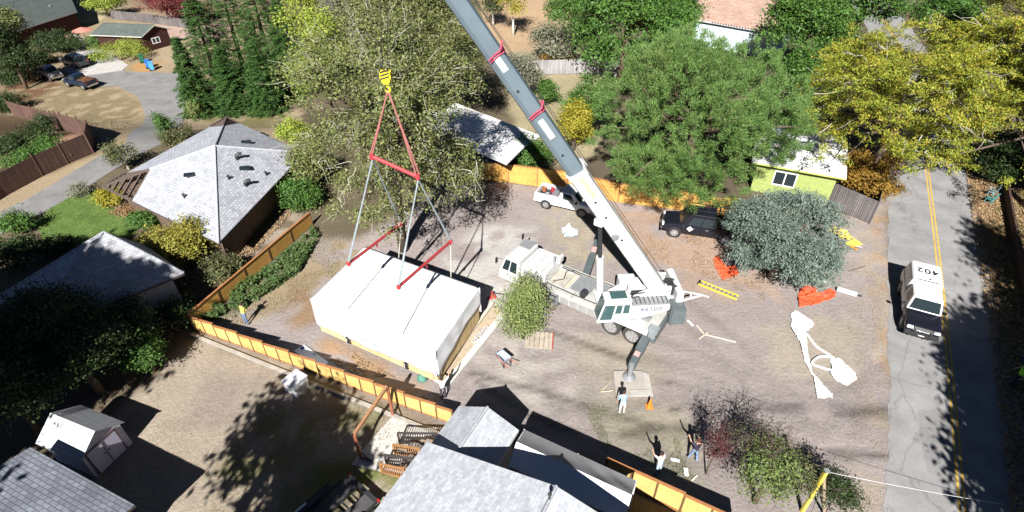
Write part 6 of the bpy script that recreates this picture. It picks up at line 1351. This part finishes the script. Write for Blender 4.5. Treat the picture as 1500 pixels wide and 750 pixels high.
L_YEL = leafmat('yellow_leaves', [(.20, .23, .03), (.38, .34, .04), (.50, .40, .05)], .45, .6, .3)
L_BLU = leafmat('blue_green_leaves', [(.065, .10, .07), (.12, .17, .135), (.21, .26, .22), (.09, .13, .07)], .35, .5, 0.06)
L_OLV = leafmat('olive_leaves', [(.10, .14, .035), (.19, .24, .07), (.29, .32, .13)], .35, .7, 0.12)
L_ORB = leafmat('orange_brown_leaves', [(.17, .11, .02), (.30, .17, .03), (.36, .24, .04)], .4, .6, .25)
L_PUR = leafmat('purple_leaves', [(.045, .012, .018), (.10, .03, .035), (.16, .06, .05)], .35, .8, .2)
L_GRN = leafmat('green_leaves', [(.035, .09, .016), (.075, .16, .03), (.13, .22, .05)], .35, .6, 0.12)
L_MIX = leafmat('mixed_shrub_leaves', [(.05, .075, .025), (.10, .12, .045), (.17, .16, .07), (.22, .19, .09)], .4, .5, .2)
L_MAP = leafmat('maple_red_leaves', [(.11, .02, .022), (.22, .05, .05), (.28, .10, .09)], .4, .6, .3)
L_GRY = leafmat('grey_green_leaves', [(.12, .125, .08), (.20, .20, .13), (.28, .27, .19)], .35, .6, .15)
L_SHD = leafmat('shade_dark_leaves', [(.016, .03, .01), (.035, .06, .016), (.06, .09, .026)], .35, .5, 0.05)  # dark bay green, lowered further so the colour carries hedge shade
L_BRN = leafmat('dry_brown_leaves', [(.20, .11, .05), (.30, .18, .09), (.40, .27, .14)], .4, .6, .2)
S = dict(cat='shrub', limbs=10)
TWIG = pm('lichen_twigs', (.36, .355, .27), .9, .15, 5)
#            name label kind (cx,cy,rx,ry,bx,by)
tree('oak_tree', 'big grey olive oak with pale lichened twigs behind the wrapped module', 'broad', (566, 195, 148, 168, 600, 366), L_OAK, BARK, 1150, 66, .135, 1, k=32, cr=.30, limbs=40, twigs=430, twigmat=TWIG, sub=.34, rzmax=7.0, tl=1.0, tr=.3)
tree('oak_tree', 'grey olive oak crown further back at the top centre', 'broad', (590, 50, 115, 90, 615, 205), L_OAK, BARK, 560, 62, .2, 2, k=20, cr=.42, sub=.38, limbs=20, twigs=110, twigmat=TWIG, rzmax=6)
tree('willow_tree', 'tall yellow green tree between dark conifers and grey oak', 'broad', (472, 92, 60, 100, 480, 195), L_YG, BARK, 230, 62, .25, 3, k=9, cr=.5, rzmax=7)
tree('pine_tree', 'large broad pine with bright tufted needles behind dark pickup', 'pine', (1016, 176, 154, 154, 1010, 284), L_PINE, BARK, 1700, 140, .22, 4, k=40, cr=.36, limbs=36, sub=.34, rzmax=8.0, zl=-.95)
tree('locust_tree', 'wide yellow green locust arching over the road from its left side', 'locust', (1306, 164, 124, 164, 1252, 288), L_LOC, BARK, 600, 175, .165, 5, lean=True, tr=.28, k=38, cr=.46, limbs=36, twigs=70, twigmat=BARK_PALE, sub=.34, rzmax=8.5)
tree('locust_tree', 'yellow green locust on the right verge meeting its neighbour over the road', 'locust', (1442, 170, 118, 172, 1500, 302), L_LOC, BARK, 600, 175, .165, 6, lean=True, tr=.28, k=38, cr=.46, limbs=34, twigs=70, twigmat=BARK_PALE, sub=.34, rzmax=8.5)
tree('acacia_tree', 'blue green feathery tree overhanging the dark pickup tail', 'locust', (1152, 350, 78, 76, 1156, 408), L_BLU, BARK, 900, 85, .15, 7, k=28, cr=.36, limbs=26, sub=.34, rzmax=3.2)
tree('lot_tree', 'small olive green tree standing before the crane cab', 'broad', (767, 447, 36, 56, 773, 494), L_OLV, BARK, 230, 36, .14, 8, k=9, cr=.26, limbs=22, sub=.72, zl=-1)
for i, (bx, by, ty, rp, lb) in enumerate(((296, 168, 50, 30, 'leftmost dark conifer at the court edge'), (346, 164, 68, 29, 'middle dark conifer of the front row'), (394, 164, 62, 31, 'right dark conifer of the front row beside yellow green tree'), (322, 132, -25, 40, 'tall dark conifer behind the left front one'), (362, 118, -60, 44, 'tallest dark conifer behind the middle front one'), (404, 124, -60, 42, 'tall dark conifer behind the right front one'), (436, 136, -10, 36, 'dark conifer rising behind the yellow green tree'))):
    b = G(bx, by); h_ = AY(bx, ty, b.y).z-ground(b.x, b.y); rr = rp/(FPX/P((b.x, b.y, ground(b.x, b.y)+h_*.2))[2]); h_ = max(h_, 5)
    o = thing('conifer_tree', lb, 'tree', (b.x, b.y, ground(b.x, b.y)), i*1.3, 'conifers by the court'); conifer(o, h_, rr*(1.05 if i < 3 else 1.4), L_RED, BARK, np.random.default_rng(30+i), int(14+h_*1.5), 17, 74, .34)
    TREES.append((lb, [round(v, 1) for v in b], round(h_, 1), round(rr, 1), 0))
tree('laurel_tree', 'dense dark green tree mass left of the pine at the top', 'broad', (918, 42, 92, 62, 920, 120), L_DKG, BARK, 300, 85, .34, 40, k=12, cr=.6, rzmax=6)
tree('laurel_tree', 'dark green tree at the top between pine and locust', 'broad', (1190, 40, 62, 55, 1190, 120), L_DKG, BARK, 220, 75, .34, 41, k=9, cr=.6, rzmax=6)
tree('broadleaf_tree', 'yellow green tree crown at top edge left of the boom', 'broad', (655, 25, 42, 50, 660, 110), L_OAK, BARK, 130, 80, .26, 140, k=8, cr=.5, rzmax=5)
tree('broadleaf_tree', 'grey green tree at the top edge above the willow', 'broad', (505, 20, 50, 45, 510, 110), L_GRY, BARK_PALE, 130, 80, .28, 141, k=8, cr=.5, twigs=60, twigmat=TWIG, rzmax=5)
tree('broadleaf_tree', 'green tree at the top edge behind yellow green willow', 'broad', (455, 0, 46, 40, 455, 90), L_YG, BARK, 120, 70, .3, 142, k=8, cr=.5, rzmax=5)
tree('broadleaf_tree', 'mid green tree at the top edge right of birches', 'broad', (842, 12, 40, 40, 842, 80), L_GRN, BARK, 120, 70, .3, 143, k=7, cr=.5, rzmax=5)
tree('laurel_tree', 'dark green tree at the top edge left of brown roof', 'broad', (985, 20, 42, 45, 985, 95), L_DKG, BARK, 140, 80, .32, 144, k=8, cr=.5, rzmax=5)
tree('laurel_tree', 'dark green tree behind pine and lime house', 'broad', (1180, 118, 34, 40, 1180, 160), L_DKG, BARK, 110, 70, .3, 145, k=7, cr=.5, rzmax=4)
tree('shrub', 'mixed brush between hip roofed house and grey oak', 'broad', (452, 240, 32, 34, 452, 272), L_OAK, BARK, 110, 60, .22, 146, k=7, cr=.35, **S)
tree('shrub', 'yellow green brush below the willow beside the house roof', 'broad', (432, 196, 24, 22, 432, 214), L_YG, BARK, 80, 50, .22, 147, k=6, cr=.3, **S)
tree('shrub', 'olive brush behind the white roofed house', 'broad', (640, 175, 50, 30, 640, 200), L_OAK, BARK, 120, 60, .26, 148, k=7, cr=.45, **S)
tree('laurel_tree', 'dark tree between locusts over the far road', 'broad', (1392, 40, 50, 50, 1420, 130), L_DKG, BARK, 140, 70, .34, 149, k=8, cr=.55, rzmax=5)
tree('laurel_tree', 'darker tree behind the locust at the top edge', 'broad', (1265, 5, 60, 50, 1265, 90), L_DKG, BARK, 160, 70, .36, 42, k=8, cr=.6, rzmax=6)
tree('shrub', 'round dark green shrub by white roofed house and orange fence', 'broad', (774, 226, 36, 28, 778, 252), L_GRN, BARK, 120, 50, .22, 50, k=6, cr=.3, **S)
tree('shrub', 'small round dark green shrub right of the boom at upper centre', 'broad', (806, 134, 18, 22, 806, 152), L_DKG, BARK, 60, 45, .24, 51, k=4, cr=.3, **S)
tree('shrub', 'tall bright green shrub left of the pine', 'broad', (862, 150, 36, 38, 862, 195), L_GRN, BARK, 140, 50, .25, 52, k=7, cr=.35, **S)
tree('shrub', 'yellow leaved shrub between boom and pine', 'broad', (842, 185, 30, 34, 845, 220), L_YEL, BARK, 120, 50, .22, 53, k=6, cr=.3, **S)
tree('shrub', 'grey green shrub left of the grey board fence', 'broad', (758, 105, 32, 30, 760, 140), L_GRY, BARK_PALE, 100, 50, .28, 54, k=6, cr=.4, **S)
tree('shrub', 'grey green bush on the slope above the grey fence', 'broad', (815, 60, 34, 40, 815, 95), L_GRY, BARK_PALE, 120, 50, .30, 55, k=6, cr=.45, **S)
tree('shrub', 'orange yellow shrub just above the grey board fence', 'broad', (815, 84, 30, 14, 815, 95), L_ORB, BARK, 60, 40, .26, 56, k=4, cr=.3, **S)
tree('birch_tree', 'slim birch with yellow leaves on bare slope, right of its twin', 'broad', (752, 2, 26, 28, 754, 52), L_YEL, BIRCH, 60, 40, .3, 57, k=5, cr=.5, tr=.16)
tree('birch_tree', 'slim birch with dark leaves on bare slope near the boom', 'broad', (722, 8, 22, 24, 722, 38), L_SHD, BIRCH, 50, 40, .3, 58, k=5, cr=.5, tr=.14)
tree('shrub', 'orange brown rounded tree over the dark road fence', 'broad', (1277, 258, 44, 34, 1284, 296), L_ORB, BARK, 190, 55, .2, 59, k=8, cr=.3, **S)
tree('shrub', 'yellow round tree beside the hip roofed house corner', 'broad', (263, 358, 43, 36, 270, 392), L_OLV if False else leafmat('lemon_leaves', [(.16, .17, .03), (.30, .28, .05), (.40, .34, .07)], .4, .7, .25), BARK, 200, 55, .19, 60, k=8, cr=.28, **S)
tree('shrub', 'bright green bush between lawn and yellow round tree', 'broad', (209, 322, 17, 16, 210, 337), L_GRN, BARK, 60, 40, .18, 61, k=4, cr=.2, **S)
tree('shrub', 'dark green bush right of the hip roofed house eave', 'broad', (438, 284, 26, 25, 440, 306), L_GRN, BARK, 90, 45, .22, 62, k=5, cr=.3, **S)
tree('shrub', 'grey green bush between house and orange side fence', 'broad', (322, 396, 26, 22, 324, 416), L_MIX, BARK, 80, 45, .18, 63, k=5, cr=.25, **S)
tree('shrub', 'thin bush in the narrow strip by the house corner', 'broad', (298, 372, 18, 14, 300, 386), L_GRY, BARK, 45, 35, .16, 64, k=4, cr=.22, **S)
tree('shrub', 'yellow flowering bush at the lawn corner by the rafters', 'broad', (160, 290, 20, 13, 162, 302), L_YEL, BARK, 60, 40, .17, 65, k=4, cr=.2, **S)
tree('shrub', 'low rust brown bush by the lawn corner planter', 'broad', (180, 306, 14, 9, 181, 314), L_BRN, BARK, 40, 35, .15, 66, k=4, cr=.18, **S)
tree('shrub', 'sparse olive bush at the court edge behind rafters', 'broad', (180, 228, 22, 20, 182, 248), L_MIX, BARK_PALE, 55, 36, .2, 67, k=5, cr=.3, **S)
tree('shrub', 'tall wispy green shrub at the court edge', 'broad', (238, 186, 14, 26, 242, 212), L_GRN, BARK, 45, 30, .22, 68, k=5, cr=.25, **S)
tree('shrub', 'olive shrub against the leftmost conifer foot', 'broad', (283, 160, 16, 16, 284, 174), L_OLV, BARK, 50, 40, .2, 69, k=4, cr=.25, **S)
tree('shrub', 'spreading green shrub beside the roof rafters at top', 'broad', (262, 200, 26, 14, 262, 214), L_MIX, BARK, 60, 40, .2, 70, k=5, cr=.28, **S)
tree('rose_bush', 'thin rose bush beside the lane at the lawn edge', 'broad', (112, 277, 16, 12, 114, 287), L_GRY, BARK_PALE, 35, 30, .16, 71, k=4, cr=.22, **S)
tree('shrub', 'bright green leafy shrub at the left edge of the lawn', 'broad', (24, 326, 20, 14, 26, 340), L_GRN, BARK, 60, 42, .2, 72, k=5, cr=.28, **S)
tree('shrub', 'dark shrub on shaded lawn corner above the pyramid roof', 'broad', (84, 360, 20, 9, 85, 368), L_SHD, BARK, 80, 42, .2, 73, k=5, cr=.25, **S)
tree('shrub', 'dark shrub at the far left below the lawn', 'broad', (22, 372, 34, 22, 22, 394), L_SHD, BARK, 80, 42, .24, 74, k=5, cr=.3, **S)
for i, (px, py, r_, lb) in enumerate(((42, 195, 24, 'dark vegetable plants deep in the fenced garden'), (60, 214, 20, 'bright leafy bean plants near the garden fence corner'), (85, 222, 18, 'green squash plant beside garden path'), (28, 235, 24, 'leafy plant with yellow tips at the left of fenced garden'), (10, 212, 26, 'dark tall plant at left edge of the fenced garden'), (62, 182, 22, 'dark plant at back of the fenced garden'))):
    tree('garden_plant', lb, 'broad', (px, py, r_, r_*.6, px, py+10), (L_SHD, L_GRN)[i in (1, 2, 3)], BARK, 60, 40, .2, 80+i, k=5, cr=.3, **S)
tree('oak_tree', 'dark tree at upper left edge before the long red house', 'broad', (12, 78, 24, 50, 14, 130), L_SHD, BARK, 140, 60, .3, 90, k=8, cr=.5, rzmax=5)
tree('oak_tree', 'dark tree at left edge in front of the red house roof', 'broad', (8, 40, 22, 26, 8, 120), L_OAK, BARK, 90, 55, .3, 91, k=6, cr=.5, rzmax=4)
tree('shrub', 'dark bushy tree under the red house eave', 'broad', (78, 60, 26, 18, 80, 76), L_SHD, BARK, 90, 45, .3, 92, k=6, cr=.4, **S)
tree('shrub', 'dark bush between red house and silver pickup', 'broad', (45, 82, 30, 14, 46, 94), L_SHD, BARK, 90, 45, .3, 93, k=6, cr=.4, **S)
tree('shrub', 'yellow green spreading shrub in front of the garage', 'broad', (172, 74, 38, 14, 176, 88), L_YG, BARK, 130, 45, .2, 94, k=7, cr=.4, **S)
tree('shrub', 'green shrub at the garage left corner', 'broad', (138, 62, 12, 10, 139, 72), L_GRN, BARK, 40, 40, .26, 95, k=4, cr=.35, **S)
tree('shrub', 'dark shrub added as shade under upper left trees', 'broad', (22, 104, 30, 20, 22, 118), L_SHD, BARK, 130, 45, .26, 150, k=7, cr=.4, **S)  # this and the next two: dark shrubs added to stand in for shade
tree('shrub', 'dark shrub added as shade on the long red house wall', 'broad', (100, 62, 20, 14, 100, 74), L_SHD, BARK, 80, 45, .26, 151, k=5, cr=.35, **S)
tree('shrub', 'dark shrub added as shade at left edge above the fenced garden', 'broad', (10, 150, 22, 14, 10, 162), L_SHD, BARK, 80, 45, .24, 152, k=5, cr=.35, **S)
tree('yellow_tree', 'bright yellow green tree behind the garage at top edge', 'broad', (152, 6, 24, 18, 152, 24), L_YG, BARK, 90, 45, .34, 96, k=6, cr=.5)
tree('maple_tree', 'red leaved maple with pale trunks behind the garage', 'broad', (240, 6, 36, 20, 238, 34), L_MAP, BIRCH, 120, 45, .32, 97, k=7, cr=.5, limbs=22, tr=.25)
tree('maple_tree', 'dark red bushy tree right of the pale trunked maple', 'broad', (268, 14, 22, 15, 268, 34), L_MAP, BARK, 70, 45, .32, 98, k=5, cr=.5)
tree('shrub', 'mixed green bush beside the dark board gate', 'broad', (292, 14, 20, 14, 290, 30), L_MIX, BARK, 60, 40, .3, 99, k=5, cr=.45, **S)
tree('plum_tree', 'slender purple leaved plum at the lot edge near two people', 'broad', (1048, 656, 15, 44, 1054, 694), L_PUR, BARK, 60, 22, .11, 100, k=7, cr=.17, limbs=30, rzmax=1.9, tr=.035, twigs=25, twigmat=pm('dark_twigs', (.10, .07, .06), .9), tl=.5)
tree('shrub', 'bright green shrub beside yellow marker post', 'broad', (1128, 690, 44, 44, 1130, 735), leafmat('roadside_leaves', [(.05, .08, .02), (.11, .17, .04), (.18, .24, .07), (.10, .09, .045)], .4, .8, .12), BARK, 105, 34, .13, 101, k=10, cr=.24, twigs=35, tl=.5, twigmat=pm('dark_twigs', (.10, .07, .06), .9), **S)
tree('shrub', 'thin bare twiggy purple shrub behind bright green shrub', 'broad', (1112, 648, 46, 42, 1118, 705), L_MIX, BARK, 70, 14, .10, 102, k=9, cr=.3, twigs=70, twigmat=pm('dark_twigs', (.10, .07, .06), .9), cat='shrub', limbs=22, tl=.55, tr=.03)
tree('shrub', 'rust tipped shrub right of bright green shrub', 'broad', (1160, 690, 32, 34, 1165, 730), L_MIX, BARK, 70, 36, .13, 103, k=6, cr=.24, **S)
tree('shrub', 'dark twiggy shrub right of the yellow marker post', 'broad', (1228, 722, 28, 28, 1232, 752), L_SHD, BARK, 90, 34, .13, 104, k=6, cr=.22, twigs=40, twigmat=pm('dark_twigs', (.10, .07, .06), .9), cat='shrub', limbs=12, tl=.5, tr=.03)
# shaded trees, lower left
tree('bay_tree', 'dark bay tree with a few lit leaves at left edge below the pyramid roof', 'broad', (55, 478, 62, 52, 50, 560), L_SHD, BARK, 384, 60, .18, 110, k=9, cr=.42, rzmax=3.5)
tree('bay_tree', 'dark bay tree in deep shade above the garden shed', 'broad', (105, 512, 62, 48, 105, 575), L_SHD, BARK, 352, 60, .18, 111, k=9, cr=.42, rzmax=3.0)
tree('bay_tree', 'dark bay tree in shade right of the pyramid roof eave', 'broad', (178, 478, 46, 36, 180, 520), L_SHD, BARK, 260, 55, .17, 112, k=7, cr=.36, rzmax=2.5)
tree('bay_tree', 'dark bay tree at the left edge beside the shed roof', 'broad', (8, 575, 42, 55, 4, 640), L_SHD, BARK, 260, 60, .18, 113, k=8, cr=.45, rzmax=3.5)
tree('shrub', 'sunlit green bush in the dark hedge beside dry yard', 'broad', (208, 514, 28, 30, 212, 545), L_GRN, BARK, 120, 48, .17, 114, k=6, cr=.26, **S)
tree('shrub', 'dark hedge bush at the yard corner beside orange fence end', 'broad', (255, 455, 22, 18, 258, 478), L_SHD, BARK, 70, 42, .18, 115, k=5, cr=.26, **S)
tree('shrub', 'reddish dark bush beyond the pyramid roof right eave', 'broad', (246, 424, 16, 11, 248, 436), L_PUR, BARK, 40, 40, .16, 116, k=4, cr=.2, **S)
tree('shrub', 'shaded green shrub on the right verge past the dark band', 'broad', (1488, 240, 34, 30, 1490, 275), L_SHD, BARK, 90, 45, .26, 117, k=6, cr=.35, **S)
# tall trees standing south of the frame: only their long shadows reach the picture
def shadow_tree(label, tipx, tipy, hc, r, rz, mat, n, per, size, seed, kind='broad'):
    g_ = G(tipx, tipy); Ls_ = hc/math.tan(SUN_ALT); dl = math.hypot(SUN_DX, 1)
    b = Vector((g_.x-Ls_*SUN_DX/dl, g_.y-Ls_/dl, 0)); o = thing('shade_tree', label, 'tree', b); rng = np.random.default_rng(seed)
    C = crown(kind, o, hc, r, rz, mat, rng, n, per, size, 9, .6); trunk_mesh(0, C, .25, rng, BARK, o, 24)
    px_ = P(b+Vector((0, 0, hc))); TREES.append((label, [round(v, 1) for v in b], hc, r, [round(v) for v in px_]))
shadow_tree('tall tree below the frame shading yard grass left of trailer', 400, 675, 11.5, 2.8, 4.2, L_OAK, 34, 80, .42, 120)
shadow_tree('tall tree below the frame shading the yard near the white cabinet', 455, 662, 11.0, 1.6, 2.0, L_OAK, 26, 65, .42, 121)
shadow_tree('tall tree below the frame shading yard grass beside trailer', 470, 712, 10.5, 1.3, 2.0, L_OAK, 30, 55, .42, 126)
for tx, ty, hc_, r_, rz_, lb, sd_ in ((0, 560, 12, 4.6, 6, 'shading the left edge hedge', 122), (70, 470, 15, 4.4, 5.5, 'shading the pyramid roof eave', 123), (160, 468, 17, 3.4, 4.0, 'shading the middle of the pyramid roof', 127), (212, 466, 19, 2.6, 3.2, 'shading the hedge corner', 129),
        (120, 530, 14, 3.4, 5, 'shading the dark hedge', 130), (40, 600, 10, 2.0, 3, 'dappling the shed roof', 131), (0, 470, 14, 4.2, 5.5, 'shading the left edge beside the lawn', 133)):
    shadow_tree('tall evergreen standing left of the frame, '+lb, tx, ty, hc_, r_, rz_, L_SHD, 330, 80, .55, sd_)
for tx, ty, hc_, r_, rz_, n_, lb, sd_ in ((1500, 590, 12, 3.0, 5.0, 210, 'shading the road beside hi-vis person', 124), (1530, 420, 15, 3.2, 5, 60, 'shading verge beside the dark band', 125), (1555, 690, 10, 3.4, 4.6, 150, 'shading the lower verge', 128), (1600, 560, 13, 4.0, 5.5, 130, 'shading the verge behind hi-vis person', 134), (1475, 385, 16, 2.2, 3.2, 42, 'dappling the far lane', 135), (1640, 430, 15, 4.5, 5, 90, 'shading the deep verge', 136), (1478, 515, 13.0, 2.0, 2.8, 70, 'shading the road edge', 137), (1510, 745, 9, 2.6, 3.6, 110, 'shading the near road edge', 138), (1500, 250, 18, 4.5, 4.5, 240, 'shading the far verge', 139)):
    shadow_tree('big tree standing right of the frame, '+lb, tx, ty, hc_, r_, rz_, L_OAK, n_, 80, .38, sd_)
shadow_tree('small tree left of the frame shading corner house roof', 40, 735, 9, 1.6, 2.2, L_OAK, 50, 70, .36, 141)
tree('locust_tree', 'yellow green locust at the right photo edge behind the other two', 'locust', (1500, 60, 90, 110, 1560, 190), L_LOC, BARK, 480, 120, .18, 153, k=22, cr=.6, limbs=24, lean=True, tr=.25, sub=.36, rzmax=7)
tree('laurel_tree', 'dark tree added as shade under locusts at the right photo edge', 'broad', (1492, 222, 44, 34, 1500, 262), L_SHD, BARK, 150, 60, .28, 154, k=8, cr=.4, zl=-.9)  # dark tree added where the verge lies in deep shade
# ------------------------------------------------------------------ ground cover (uncountable)
def scatter(px_poly, n, rng):
    pl = W(px_poly); X = np.array(pl); lo, hi = X.min(0), X.max(0); out = np.zeros((0, 2))
    while len(out) < n:
        q = rng.uniform(lo, hi, (n*2, 2)); out = np.concatenate([out, q[inpoly(q[:, 0], q[:, 1], pl)]])
    return out[:n]
def cover(name, px_poly, n, mat, rng, size, tall=0.1, flat=False, clump=0.0, thr=None, kind='stuff'):
    q = scatter(px_poly, n, rng)
    if thr is not None: q = q[fbm(q[:, 0]*clump, q[:, 1]*clump, 55) > thr]
    n = len(q); z = T(q[:, 0], q[:, 1])
    if flat: C = np.stack([q[:, 0], q[:, 1], z+.05+rng.random(n)*tall], 1); nn = unit(np.array([0, 0, 1.])+rng.normal(0, .5, (n, 3))); di = rng.normal(size=(n, 3)); s = size*rng.uniform(.6, 1.4, n); o = leaves(name, C, nn, di-nn*(di*nn).sum(1, keepdims=True), s, s*.7, mat, None)
    else: di = unit(np.array([0, 0, 1.])+rng.normal(0, .45, (n, 3))); s = size*rng.uniform(.5, 1.5, n); C = np.stack([q[:, 0], q[:, 1], z], 1)+di*(s[:, None]*.45); o = leaves(name, C, unit(np.cross(di, rng.normal(size=(n, 3)))), di, s, s*.13, mat, None)
    o['kind'] = kind; return o
rg = np.random.default_rng(200)
L_IVY = leafmat('ivy_leaves', [(.045, .09, .025), (.09, .15, .045), (.15, .19, .07)], .4, .8, .2)
L_DRY = leafmat('dry_grass_blades', [(.34, .275, .18), (.43, .36, .24), (.26, .23, .13)], .4, .7, .2)
L_WEED = leafmat('weed_blades', [(.10, .14, .05), (.17, .20, .08), (.25, .24, .12)], .4, .7, .2)
L_LIT = leafmat('leaf_litter', [(.20, .12, .06), (.32, .20, .10), (.42, .30, .17), (.14, .08, .045)], .3, .8, .1)
cover('ivy_ground_cover', [(292, 470), (330, 436), (400, 392), (458, 336), (470, 346), (440, 400), (380, 440), (340, 470)], 9000, L_IVY, rg, .16, .5, True, 1.1, .42)
cover('lawn_grass', [(60, 342), (72, 306), (122, 278), (160, 300), (205, 334), (180, 352), (110, 372), (65, 362)], 9000, leafmat('lawn_blades', [(.08, .15, .035), (.13, .21, .05), (.18, .25, .07)], .4, .4, .2), rg, .09)
cover('yard_grass', [(380, 590), (560, 590), (620, 640), (520, 690), (560, 800), (280, 860), (320, 690)], 16000, leafmat('yard_blades', [(.17, .17, .06), (.26, .235, .10), (.38, .32, .17)], .45, .5, .2), rg, .10)
cover('dry_yard_grass', [(290, 492), (620, 640), (300, 700), (200, 800), (190, 620)], 11000, L_DRY, rg, .08, clump=.7, thr=.45)
cover('lot_weeds', [(850, 590), (1010, 620), (1040, 720), (880, 650)], 9000, L_WEED, rg, .10, clump=.55, thr=.56)
cover('lot_dry_grass', [(780, 300), (930, 320), (960, 380), (820, 390), (760, 360)], 7000, L_DRY, rg, .11, clump=.6, thr=.48)
cover('verge_dry_grass', [(1236, 330), (1302, 292), (1310, 760), (1262, 760), (1240, 470)], 8000, L_DRY, rg, .10, clump=.7, thr=.5)
cover('lot_leaf_litter', [(880, 290), (1150, 380), (1120, 440), (930, 370)], 5000, L_LIT, rg, .09, .03, True, .6, .45)
cover('slope_weeds', [(300, 470), (455, 345), (540, 350), (540, 372), (470, 430), (380, 480)], 14000, L_DRY, rg, .12, clump=.8, thr=.45)
cover('verge_leaf_litter', [(1412, 240), (1510, 240), (1530, 760), (1480, 760), (1448, 480)], 14000, L_LIT, rg, .14, .05, True)
cover('verge_plants', [(1455, 440), (1510, 420), (1520, 760), (1490, 740)], 4000, L_WEED, rg, .2, clump=.9, thr=.5)
cover('court_dry_grass', [(0, 150), (150, 118), (205, 160), (160, 215), (95, 190)], 7000, L_DRY, rg, .16, clump=.5, thr=.45)
cover('slope_dry_grass', [(700, 30), (830, 30), (870, 240), (740, 150)], 5000, L_DRY, rg, .2, clump=.4, thr=.5)
cover('hedge_litter', [(300, 330), (440, 300), (290, 460), (230, 520), (200, 480)], 7000, L_LIT, rg, .14, .05, True)
cover('fallen_fence_leaves', [(495, 505), (640, 590), (600, 600), (470, 520)], 2500, L_LIT, rg, .09, .02, True, .9, .5)
# gravel chips and clods over the bare lot
q = scatter([(480, 540), (700, 330), (1000, 320), (1290, 340), (1320, 750), (1080, 750), (700, 610)], 4500, rg); m_ = len(q)
s = .02+.07*rg.random(m_)**2.5; C = np.stack([q[:, 0], q[:, 1], T(q[:, 0], q[:, 1])+.03], 1)
o = leaves('soil_clods', C, unit(np.array([0, 0, 1.])+rg.normal(0, .5, (m_, 3))), rg.normal(size=(m_, 3)), s, s*.8, leafmat('soil_clod', [(.20, .175, .165), (.29, .26, .245), (.38, .35, .33)], .2, .7, 0), None); o['kind'] = 'stuff'
# ------------------------------------------------------------------ camera, sun, sky
cam = bpy.data.cameras.new('Camera'); co = bpy.data.objects.new('Camera', cam); COL.objects.link(co); SC.camera = co
co.location = (0, 0, CAM_H); co.rotation_euler = (math.pi/2-CAM_P, 0, 0); cam.sensor_width = 36; cam.lens = 20.0; cam.clip_end = 3000; cam.clip_start = .1
sd = Vector((-SUN_DX, -1, 0)).normalized()*math.cos(SUN_ALT)+Vector((0, 0, math.sin(SUN_ALT)))
sl = bpy.data.lights.new('Sun', 'SUN'); sl.energy = 5.0; sl.angle = R(.53); sl.color = (1, .975, .935); so = bpy.data.objects.new('Sun', sl); COL.objects.link(so); so.rotation_euler = sd.to_track_quat('Z', 'Y').to_euler(); so.location = sd*80
wd_ = bpy.data.worlds.new('World'); SC.world = wd_; wd_.use_nodes = True; nt = wd_.node_tree; bg = nt.nodes['Background']
sk = nt.nodes.new('ShaderNodeTexSky'); sk.sky_type = 'NISHITA'; sk.sun_disc = False; sk.sun_elevation = SUN_ALT; sk.sun_rotation = math.atan2(sd.x, sd.y); sk.air_density = .35; sk.dust_density = .02; sk.ozone_density = 3; sk.altitude = 3000
nt.links.new(sk.outputs[0], bg.inputs[0]); bg.inputs[1].default_value = .05
SC.view_settings.view_transform = 'Standard'; SC.view_settings.look = 'None'; SC.view_settings.gamma = 1; SC.view_settings.exposure = 1.02; SC.view_settings.use_curve_mapping = False
SC.cycles.max_bounces = 5; SC.cycles.diffuse_bounces = 1; SC.cycles.transmission_bounces = 2; SC.cycles.glossy_bounces = 2; SC.cycles.use_fast_gi = False
for t_ in TREES: print('TREE', t_)
